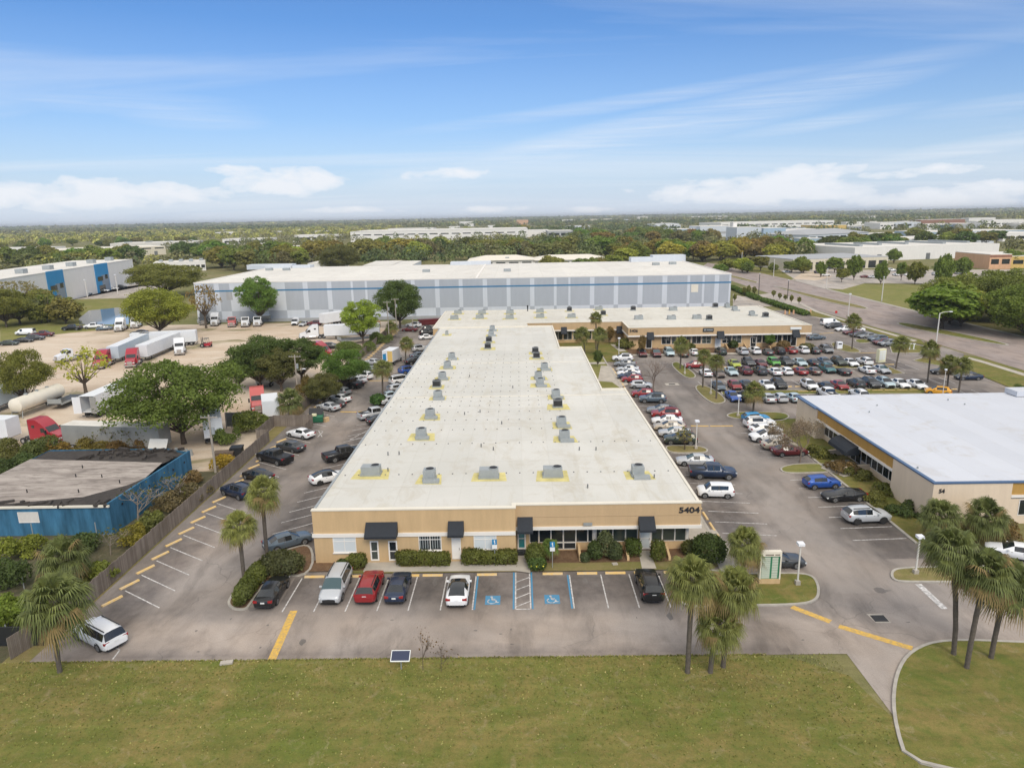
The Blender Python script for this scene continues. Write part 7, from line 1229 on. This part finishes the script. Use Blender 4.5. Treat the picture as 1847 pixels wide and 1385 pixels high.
def tufts():                             # longer grass standing up from the front lawns and along their ragged edges
    rs = np.random.RandomState(31); n = 15000; X = rs.uniform(-40, 23, n); Y = 45.62-np.abs(rs.normal(scale=6.5, size=n)); k = 3200; X[:k] = rs.uniform(-38, 18, k); Y[:k] = 45.55+rs.uniform(-.12, .16, k)*rs.rand(k)
    n2 = 5000; X2 = rs.uniform(27, 62, n2); Y2 = rs.uniform(24, 41.5, n2); keep = np.array([PX(a, b, 0)[1] > 1168 and PX(a, b, 0)[0] > 1640 for a, b in zip(X2, Y2)]); X = np.r_[X, X2[keep]]; Y = np.r_[Y, Y2[keep]]
    h = rs.uniform(.035, .085, len(X)); c = np.stack([X, Y, h*.42+.03], 1); nn = rs.normal(size=(len(X), 3)); nn[:, 2] *= .25; nn /= np.linalg.norm(nn, axis=1)[:, None]
    base = np.array([(0.30, 0.29, 0.10), (0.23, 0.25, 0.07), (0.40, 0.33, 0.16)])[rs.choice(3, len(X), p=[.45, .4, .15])]*rs.uniform(.7, 1.2, (len(X), 1)); o = link('grass', quad_mesh('grass', quads(c, h*1.5, nn, rs), 'woods_leaf', base)); tag(o, 'rough grass blades on the front lawns and along the edge of the asphalt', 'grass', None, 'stuff')
tufts()
# ------------------------------------------------------------------ buildings beyond
EXC = []
def far(label, xl, xr, yb, yt, depth, wall='white_wall', roof='pale_roof', yr=None, cat='building', group=None, win_=0, doors=0, band=None, over=0.0, units=0, wmat='glass_dark', name='distant_building', wh=(.35, .7), hip=False, tilt=0.0):
    """xl, xr: left and right end of the front wall in the photo; yb, yt: rows of its foot and top at the left end"""
    A = G(xl, yb); ybr = yr if yr is not None else yb-(xr-xl)*.0185; B = G(xr, ybr); h = HT(xl, yb, yt); d = Vector((B[0]-A[0], B[1]-A[1])); L = d.length; a = math.atan2(d.y, d.x)
    r = thing(name, label, cat, (A[0], A[1], 0), a, group); m = MB().box(0, L, 0, depth, -.05, h); m.build('wall', wall, r)
    if hip: q = MB(); q.v = [(-.8, -.8, h), (L+.8, -.8, h), (L+.8, depth+.8, h), (-.8, depth+.8, h), (depth*.35, depth*.5, h+hip), (L-depth*.35, depth*.5, h+hip)]; q.f = [(0, 1, 5, 4), (1, 2, 5), (2, 3, 4, 5), (3, 0, 4)]; q.m = [0]*4; q.build('roof', roof, r)
    else: MB().box(-over, L+over, -over, depth+over, h+.002, h+.35).build('roof', roof, r)
    if band: MB().box(-.05, L+.05, -.05, -.003, h*band[1], h*band[2]).build('band', band[0], r)
    for k in range(win_): x = L*(k+.5)/win_; w2 = L/win_*.36; MB().box(x-w2, x+w2, -.04, -.004, h*wh[0], h*wh[1]).build('window', wmat, r)
    for k in range(doors): x = L*(k+.5)/doors; MB().box(x-1.6, x+1.6, -.045, -.004, 0, min(h*.5, 4)).build('door', 'galv_dark', r)
    for k in range(units): x = L*(k+.6)/units; rsx = random.Random(k+int(xl)); MB().box(x-1.2, x+1.2, depth*rsx.uniform(.15, .6), depth*rsx.uniform(.62, .75), h+.36, h+1.6).build('roof_unit', 'galv', r)
    ca, sa = math.cos(a), math.sin(a); EXC.append((A[0], A[1], ca, sa, L, depth)); return r
# left white warehouse with blue panels (its front recedes to the right)
A, B = G(-60, 588), G(245, 512); d = Vector((B[0]-A[0], B[1]-A[1])); L = d.length; a = math.atan2(d.y, d.x); h = 13.0; r = thing('blue_panelled_building', 'white warehouse at the left with two tall blue entrance panels', 'warehouse', (A[0], A[1], 0), a)
MB().box(0, L, 0, 30, -.05, h).build('wall', 'white_wall', r); MB().box(-.1, L+.1, -.1, 30, h+.002, h+.4).build('roof', 'pale_roof', r); EXC.append((A[0], A[1], d.x/L, d.y/L, L, 34))
def along(px, py):                       # where a photo pixel's ray meets that front
    rr = ray(px, py); n = np.array([-d.y, d.x, 0]); t = ((np.array([A[0], A[1], 0])-CP)@n)/(rr@n); p = CP+rr*t; return (p[0]-A[0])*d.x/L+(p[1]-A[1])*d.y/L, p[2]
for (p0, p1, q0, q1) in (((83, 496), (116, 533), 0, 0), ((172, 484), (198, 525), 0, 0)):
    s0, _ = along(p0[0], 500); s1, _ = along(p1[0]-2, 500); MB().box(s0, s1, -.25, -.003, 0, h+.6).build('entrance_panel', 'bright_blue', r); MB().box(s0+(s1-s0)*.42, s1-.6, -.28, -.253, 0, h*.62).build('panel_inset', 'slate_panel', r)
    for k, (u0, u1, w0, w1) in enumerate(((.12, .5, .42, .58), (.68, .88, .46, .62), (.15, .6, .0, .26))): MB().box(s0+(s1-s0)*u0, s0+(s1-s0)*u1, -.32, -.283, h*w0, h*w1).build('window', 'glass_dark', r)
for k in range(7): MB().box(L*(k+.5)/7-2, L*(k+.5)/7+2, 6, 9, h+.41, h+2.2).build('roof_unit', 'galv', r)
far('low white shed with open dark bays behind the olive tree', 278, 372, 492, 476, 30, 'white_wall', 'pale_roof', win_=10, units=5, yr=488); far('white-roofed building with a blue band right behind the grey warehouse', 655, 708, 494, 480, 45, 'white_wall', 'pale_roof', band=('bright_blue', .25, 1.0), yr=493); far('white-roofed building end sloping away behind the blue band', 708, 744, 493, 480, 45, 'pale_panel', 'pale_roof'); far('white building with a blue strip between the trees', 556, 605, 490, 476, 40, 'white_wall', 'pale_roof', band=('stripe_blue', .1, .5))
far('long low cream building with a sloping roof and white posts, left wing', 845, 962, 487, 471, 30, 'offwhite_wall', 'trim_cream', win_=5, hip=2.6, wh=(.18, .8), units=1); far('long low cream building with a sloping roof and white posts, right wing', 962, 1098, 484, 470, 30, 'offwhite_wall', 'trim_cream', win_=6, hip=2.6, wh=(.18, .8), units=2)
far('very long white warehouse with small dark vents near the horizon', 633, 952, 437, 418.5, 140, 'white_wall', 'pale_roof', win_=16, wh=(.62, .72), over=.3); far('upper white roofline behind the very long white warehouse', 700, 782, 425, 413, 60, 'white_wall', 'pale_roof'); far('pale grey building right of the very long white warehouse', 988, 1033, 430, 417, 60, 'grey_wall', 'pale_roof', win_=4); far('white building half hidden left of the pale grey one', 952, 990, 428, 416, 60, 'white_wall', 'pale_roof', doors=2)
far('small white building among yellow-green trees', 529, 584, 438, 425, 50, 'white_wall', 'pale_roof', win_=5); far('small pale house-like block beside the white one', 594, 614, 434, 424, 40, 'offwhite_wall', 'pale_roof', win_=2); far('cream industrial building with dark doorways on the left', 104, 300, 468, 452, 60, 'cream_wall', 'trim_cream', yr=459, doors=5, win_=8, wh=(.75, .9)); far('upper cream roofline behind the cream industrial building', 200, 352, 452, 440, 60, 'offwhite_wall', 'pale_roof', yr=448, units=4); far('low white building at the far left among trees, nearer', -20, 90, 468, 459, 30, 'white_wall', 'pale_roof', doors=2); far('low white building at the far left among trees, farther', -20, 82, 459, 449, 40, 'white_wall', 'pale_roof', win_=4)
far('pale low building behind the trees left of centre', 470, 580, 455, 447, 40, 'offwhite_wall', 'pale_roof'); far('white strip of roof left of centre', 402, 480, 442, 432, 50, 'white_wall', 'pale_roof', win_=3)
far('pale blue-grey factory with tall narrow windows', 1214, 1262, 428, 414, 50, 'blue_grey_wall', 'pale_roof', win_=5); far('long white factory hall with a grey loading band', 1262, 1326, 428, 409, 60, 'pale_panel', 'pale_roof', band=('grey_wall', .3, .5)); far('narrow white factory tower', 1321, 1328, 434, 402, 12, 'white_wall', 'pale_roof'); far('tall white factory block among silos', 1328, 1372, 436, 411, 40, 'pale_panel', 'pale_roof', doors=2); far('pale blue factory box', 1376, 1416, 434, 412, 50, 'blue_grey_wall', 'pale_roof'); far('white factory hall with dark vents', 1416, 1470, 432, 414, 60, 'white_wall', 'pale_roof', win_=5, doors=1, units=4)
far('very long white shed on the right near the horizon', 1300, 1504, 413, 402, 90, 'white_wall', 'pale_roof', yr=408, win_=14, wh=(.5, .65)); far('yellow-walled shed on the right', 1472, 1526, 419, 407, 60, 'yellow_wall', 'pale_roof', win_=0); far('wide grey-roofed hall with small dark windows', 1458, 1566, 436, 424, 60, 'pale_panel', 'grey_wall', yr=430, win_=8, hip=5); far('low white-roofed row right of the grey hall', 1566, 1650, 430, 422, 30, 'offwhite_wall', 'pale_roof'); far('cream low building below the factory', 1436, 1486, 450, 441, 30, 'cream_wall', 'pale_roof'); far('pale truck depot below the factory', 1445, 1484, 440, 431, 20, 'blue_grey_wall', 'pale_roof', doors=3)
far('long white-walled warehouse across the road', 1540, 1800, 472, 448, 70, 'white_wall', 'grey_roof' if 0 else 'pale_roof', yr=463, doors=3, units=5); far('grey and white warehouse behind the long white wall', 1613, 1792, 448, 433, 50, 'pale_panel', 'pale_roof', yr=440, doors=4); far('pale blue-grey hall with a white roof at the right', 1675, 1850, 432, 419, 60, 'blue_grey_wall', 'pale_roof', yr=428, doors=3); far('dark steel-blue shed at the right', 1782, 1808, 434, 423, 30, 'steel_blue', 'pale_roof'); far('white hall at the right edge behind the tan building', 1808, 1900, 436, 422, 60, 'white_wall', 'pale_roof', win_=4); far('steel-grey hall behind the rusty tree', 1726, 1768, 416, 404, 60, 'grey_wall', 'pale_roof'); far('dark teal shed beside the rusty tree', 1706, 1726, 416, 406, 40, 'steel_blue', 'pale_roof'); far('brick-red roofed row near the horizon on the right', 1660, 1740, 404, 397, 50, 'brick_red', 'pale_roof'); far('white halls near the horizon, far right', 1780, 1900, 408, 400, 60, 'white_wall', 'pale_roof', win_=6); far('pale sheds near the horizon right of the yellow wall', 1588, 1660, 412, 402, 60, 'pale_panel', 'pale_roof', win_=5)
far('cream pillared office with dark tall bays across the road', 1429, 1600, 489, 469, 40, 'cream_wall', 'grey_wall', yr=483, win_=9, wh=(.05, .72), name='office_building'); far('tan corner building with brown cornice at the right edge', 1783, 1822, 486, 460, 30, 'orange_wall', 'pale_roof', band=('brick_red', .82, .98), win_=2); far('yellow-tan wing at the right edge', 1822, 1900, 484, 463, 40, 'yellow_wall', 'pale_roof', win_=3); far('teal-covered stalls behind the yellow trees', 1204, 1226, 446, 438, 15, 'teal_tarp', 'pale_roof'); far('white sheds beside the teal stalls', 1178, 1204, 448, 440, 20, 'white_wall', 'pale_roof', doors=2); far('low brown wall above the teal stalls', 1216, 1246, 432, 427, 20, 'cream_wall', 'pale_roof')
for i, (a_, b_, y0, y1, wl, lab) in enumerate(((932, 953, 406, 397, 'orange_wall', 'distant orange hotel block near the horizon'), (829, 858, 406, 400, 'white_wall', 'distant white shed left of the orange block, farther'), (844, 854, 409, 404, 'white_wall', 'distant white block left of the orange block, nearer'), (880, 898, 412, 407, 'white_wall', 'distant white houses above the long white warehouse'), (810, 828, 416, 409, 'white_wall', 'white flat block above the long white warehouse'), (1001, 1034, 402, 397, 'white_wall', 'distant white strip right of the orange block'), (1036, 1104, 400, 396, 'cream_wall', 'long cream strip near the horizon'), (1240, 1312, 396, 391, 'white_wall', 'long white strip below the right-hand hills'), (1150, 1168, 398, 391, 'offwhite_wall', 'distant pale tower block near the horizon'), (1165, 1200, 406, 402, 'white_wall', 'scattered white roofs near the horizon, right of centre'), (540, 556, 405, 401, 'white_wall', 'distant white block at the left tree line'), (442, 476, 407, 403, 'white_wall', 'distant white strip at the left horizon'), (48, 62, 424, 416, 'teal_roofed' if 0 else 'blue_grey_wall', 'pale blue roofed block in the yellow-green woods'), (1790, 1850, 402, 397, 'white_wall', 'white strip at the far right horizon'), (372, 376, 421, 417, 'white_wall', 'tiny white house in the yellow-green woods'))):
    far(lab, a_, b_, y0, y1, 40, wl, 'pale_roof')
for i, px in enumerate((1340, 1345, 1350, 1356, 1362)):
    x, y, _ = G(px, 432); h = HT(px, 432, 410); s = thing('silo', 'white factory silo standing in a row', 'silo', (x, y, 0), 0, 'factory silos'); MB().tube([(0, 0, 0), (0, 0, h-2), (0, 0, h)], [2.2, 2.2, .6], 12).build('tank', 'trim_white', s, True)
RB = random.Random(9)
for i in range(34):
    px = RB.uniform(1480, 1860) if i < 20 else RB.uniform(1000, 1330) if i < 28 else RB.uniform(380, 640); py = RB.uniform(399, 432) if i < 20 else RB.uniform(402, 424); py -= (px-938)*.0185; py = max(py, 391+8-(px-938)*.0185)
    wpx = RB.uniform(16, 60); h_ = RB.uniform(7, 10); x, y, _ = G(px, py); yt = PX(x, y, h_)[1]; far('low pale warehouse among trees, '+('on the far right' if i < 20 else 'beyond the bend of the road' if i < 28 else 'in the far woods on the left'), px, px+wpx, py, yt, RB.uniform(25, 60), RB.choice(['white_wall', 'offwhite_wall', 'pale_panel', 'cream_wall', 'grey_wall']), 'pale_roof', group='low pale warehouses '+('on the far right' if i < 20 else 'beyond the bend' if i < 28 else 'in the left woods'), win_=RB.choice([0, 4, 6]), wh=(.5, .7))
# ------------------------------------------------------------------ belts of trees that can still be told apart
RS = random.Random(41)
def blocked(x, y, mrg=4):
    for (ax, ay, ca, sa, L, dp) in EXC+[(XG0, YG, 1, 0, XG1-XG0, 76)]:
        u = (x-ax)*ca+(y-ay)*sa; v = -(x-ax)*sa+(y-ay)*ca
        if -mrg < u < L+mrg and -mrg < v < dp+mrg: return True
    return False
def hides(x, y):                         # in front of a distant building, where the photograph sees its wall
    D = math.hypot(x, y)
    for (ax, ay, ca, sa, L, dp) in EXC:
        u = (x-ax)*ca+(y-ay)*sa; v = -(x-ax)*sa+(y-ay)*ca
        if -6 < u < L+6 and -.24*math.hypot(ax, ay) < v < 0: return True
    return False
COLN = {(0): ('dark green', DK), 1: ('olive', OL), 2: ('green', GR), 3: ('yellow-green', (0.175, 0.180, 0.040)), 4: ('brownish', (0.112, 0.108, 0.048)), 5: ('rusty', (0.135, 0.110, 0.044))}
def belt(where, n, x0, x1, y0, y1, hts, cols, wr=(1.15, 1.7), slope=.0185):
    k = 0; tries = 0
    while k < n and tries < n*12:
        tries += 1; px = RS.uniform(x0, x1); py = RS.uniform(y0, y1)-(px-x0)*slope; x, y, _ = G(px, py)
        if blocked(x, y): continue
        h = RS.uniform(*hts); ci = RS.choice(cols); nm, c = COLN[ci]; j = [RS.uniform(.85, 1.2) for _ in range(3)]
        tree('far', (x, y), h*RS.uniform(*wr), h, tuple(a*b for a, b in zip(c, j)), f'{nm} tree {where}', group=f'{nm} trees {where}'); k += 1
belt('in the clump left of the grey warehouse corner', 13, 395, 560, 482, 492, (13, 18), [1, 2, 4, 1, 3]); belt('in the far clump behind the left end of the grey warehouse', 14, 300, 520, 462, 474, (12, 17), [1, 4, 2, 0, 1]); belt('around the white-roofed blue-banded building', 14, 560, 700, 462, 474, (13, 18), [4, 1, 5, 1]); belt('before the very long white warehouse', 16, 690, 880, 458, 473, (13, 17), [0, 1, 4, 2, 3]); belt('behind the long cream building', 24, 880, 1150, 461, 471, (13, 17), [1, 2, 1, 4, 2])
belt('right of the long cream building', 12, 1110, 1230, 466, 482, (11, 16), [1, 3, 2, 5]); belt('beyond the bend of the road', 22, 1240, 1410, 462, 476, (11, 16), [3, 1, 5, 3, 2]); belt('below the factory', 9, 1370, 1470, 460, 474, (9, 14), [2, 1, 0, 3]); belt('behind the white blue-panelled building', 24, -20, 240, 476, 492, (12, 17), [0, 2, 1, 4]); belt('behind the cream industrial building', 18, 0, 350, 446, 455, (11, 15), [0, 1, 2, 4]); belt('between the factory and the white wall', 16, 1480, 1640, 448, 460, (10, 15), [0, 2, 0, 1]); belt('among the sheds on the right', 12, 1560, 1847, 432, 450, (10, 15), [3, 1, 5, 0]); belt('before the long cream building', 7, 990, 1110, 491, 496, (8, 11), [1, 4]); belt('at the edge of the open field', 10, 1280, 1470, 488, 496, (5, 9), [2, 1, 3]); belt('in the roadside clump on the right', 8, 1690, 1847, 560, 600, (9, 13), [1, 2]); belt('by the pond and the truck court', 9, 0, 130, 560, 590, (6, 10), [1, 4, 1]); belt('behind the very long white warehouse', 10, 640, 960, 420, 426, (13, 17), [1, 3, 2]); belt('in the brown wood beyond the road bend', 22, 1040, 1300, 432, 446, (13, 18), [4, 5, 4, 2])
# ------------------------------------------------------------------ the far woods, one mass
def woods():
    rs = np.random.RandomState(77); V_, C_ = [], []
    def region(n, d0, d1, cw, ch, per, leaf, pw=1.0):
        u = rs.rand(n); dist = np.sqrt(d0*d0+(d1*d1-d0*d0)*u**pw); ang = rs.uniform(-.74, .74, n)-YAW; X = dist*np.sin(ang); Y = dist*np.cos(ang); q = np.sin(X*.0041+1.3*np.sin(Y*.0023))+np.sin(Y*.0052+X*.0017+1.1)+.7*np.sin(X*.011-Y*.008)
        for i in range(n):
            x, y = X[i], Y[i]
            if blocked(x, y, 14) or (hides(x, y) and rs.rand() < .9): continue
            if dist[i] < 2600 and q[i] < -.75: continue
            right = ang[i]
            if right > .12 and dist[i] < 1500 and rs.rand() < .55: continue
            e = 0
            s = q[i]+rs.normal(scale=.7)
            if right < -.16 and 1150 < dist[i] < 2500 and rs.rand() < .8: c = np.array((0.235, 0.235, 0.060)) if rs.rand() < .65 else np.array((0.185, 0.172, 0.07))
            elif s > 1.2: c = np.array((0.055, 0.078, 0.028))
            elif s > .2: c = np.array((0.085, 0.105, 0.036))
            elif s > -.7: c = np.array((0.115, 0.115, 0.045))
            else: c = np.array((0.112, 0.110, 0.055)) if rs.rand() < .7 else np.array((0.19, 0.185, 0.05))
            w = cw*rs.uniform(.7, 1.35); hh = ch*rs.uniform(.75, 1.3); m = per
            u3 = rs.normal(size=(m, 3)); u3 /= np.linalg.norm(u3, axis=1)[:, None]; u3[:, 2] = np.abs(u3[:, 2])*.95-.12; p = u3*np.array([w/2, w/2, hh*.62])*rs.uniform(.75, 1.05, (m, 1))+np.array([x, y, e+hh*.36]); nn = u3+rs.normal(scale=.4, size=(m, 3)); nn /= np.linalg.norm(nn, axis=1)[:, None]
            V_.append(quads(p, np.full(m, leaf)*rs.uniform(.6, 1.3, m), nn, rs)); C_.append(np.tile(c*1.6*rs.uniform(.8, 1.2), (m, 1))*rs.uniform(.75, 1.25, (m, 1)))
    region(3400, 470, 1200, 13, 12.5, 95, 1.35); region(5200, 1200, 2600, 15, 13, 46, 2.5); region(6500, 2600, 6000, 34, 16, 26, 6.5); region(3200, 6000, 12500, 110, 21, 10, 30)
    o = link('woods', quad_mesh('woods', np.concatenate(V_), 'woods_leaf', np.concatenate(C_))); tag(o, 'continuous far woods in green, olive and yellow reaching to the horizon', 'woods', None, 'stuff')
woods()
tag(link('low_hills', (lambda m: m)(bpy.data.meshes.new('low_hills'))), kind='structure')
def hills():
    me = bpy.data.objects['low_hills'].data; n = 90; vs = []; fs = []
    for i in range(n+1):
        a = -.80+1.6*i/n-YAW; k = max(0, math.sin((a-.0)*2.0)); hgt = 4+22*k+3*math.sin(a*31)+2*math.sin(a*77+1)
        for dd, hh in ((9000, -4), (11500, hgt*.7), (13500, hgt+6), (15500, -4)): vs.append((dd*math.sin(a), dd*math.cos(a), hh))
    for i in range(n):
        for j in range(3): p = i*4+j; fs.append((p, p+4, p+5, p+1))
    me.from_pydata(vs, [], fs); me.materials.append(M['hill_green']); me.update()
grassy('hill_green', (0.070, 0.085, 0.035), (0.10, 0.10, 0.045), (0.055, 0.07, 0.03), 0.004)
hills()
# ------------------------------------------------------------------ air
hz = MB().box(-17000, 17000, -900, 21000, -1.2, 62).build('haze', []); hm = bpy.data.materials.new('haze_air'); hm.use_nodes = True; t = hm.node_tree; t.nodes.clear(); o = N(t, 'ShaderNodeOutputMaterial'); pv = N(t, 'ShaderNodeVolumePrincipled')
pv.inputs['Color'].default_value = (0.90, 0.95, 1.0, 1); pv.inputs['Density'].default_value = 0.000105; pv.inputs['Anisotropy'].default_value = 0.2; t.links.new(pv.outputs[0], o.inputs['Volume'])
hz.data.materials.append(hm); tag(hz, kind='stuff')
finish_cars()
for k in list(PROTO):
    if k not in USED:
        for c in list(PROTO[k].children_recursive)+[PROTO[k]]: bpy.data.objects.remove(c)
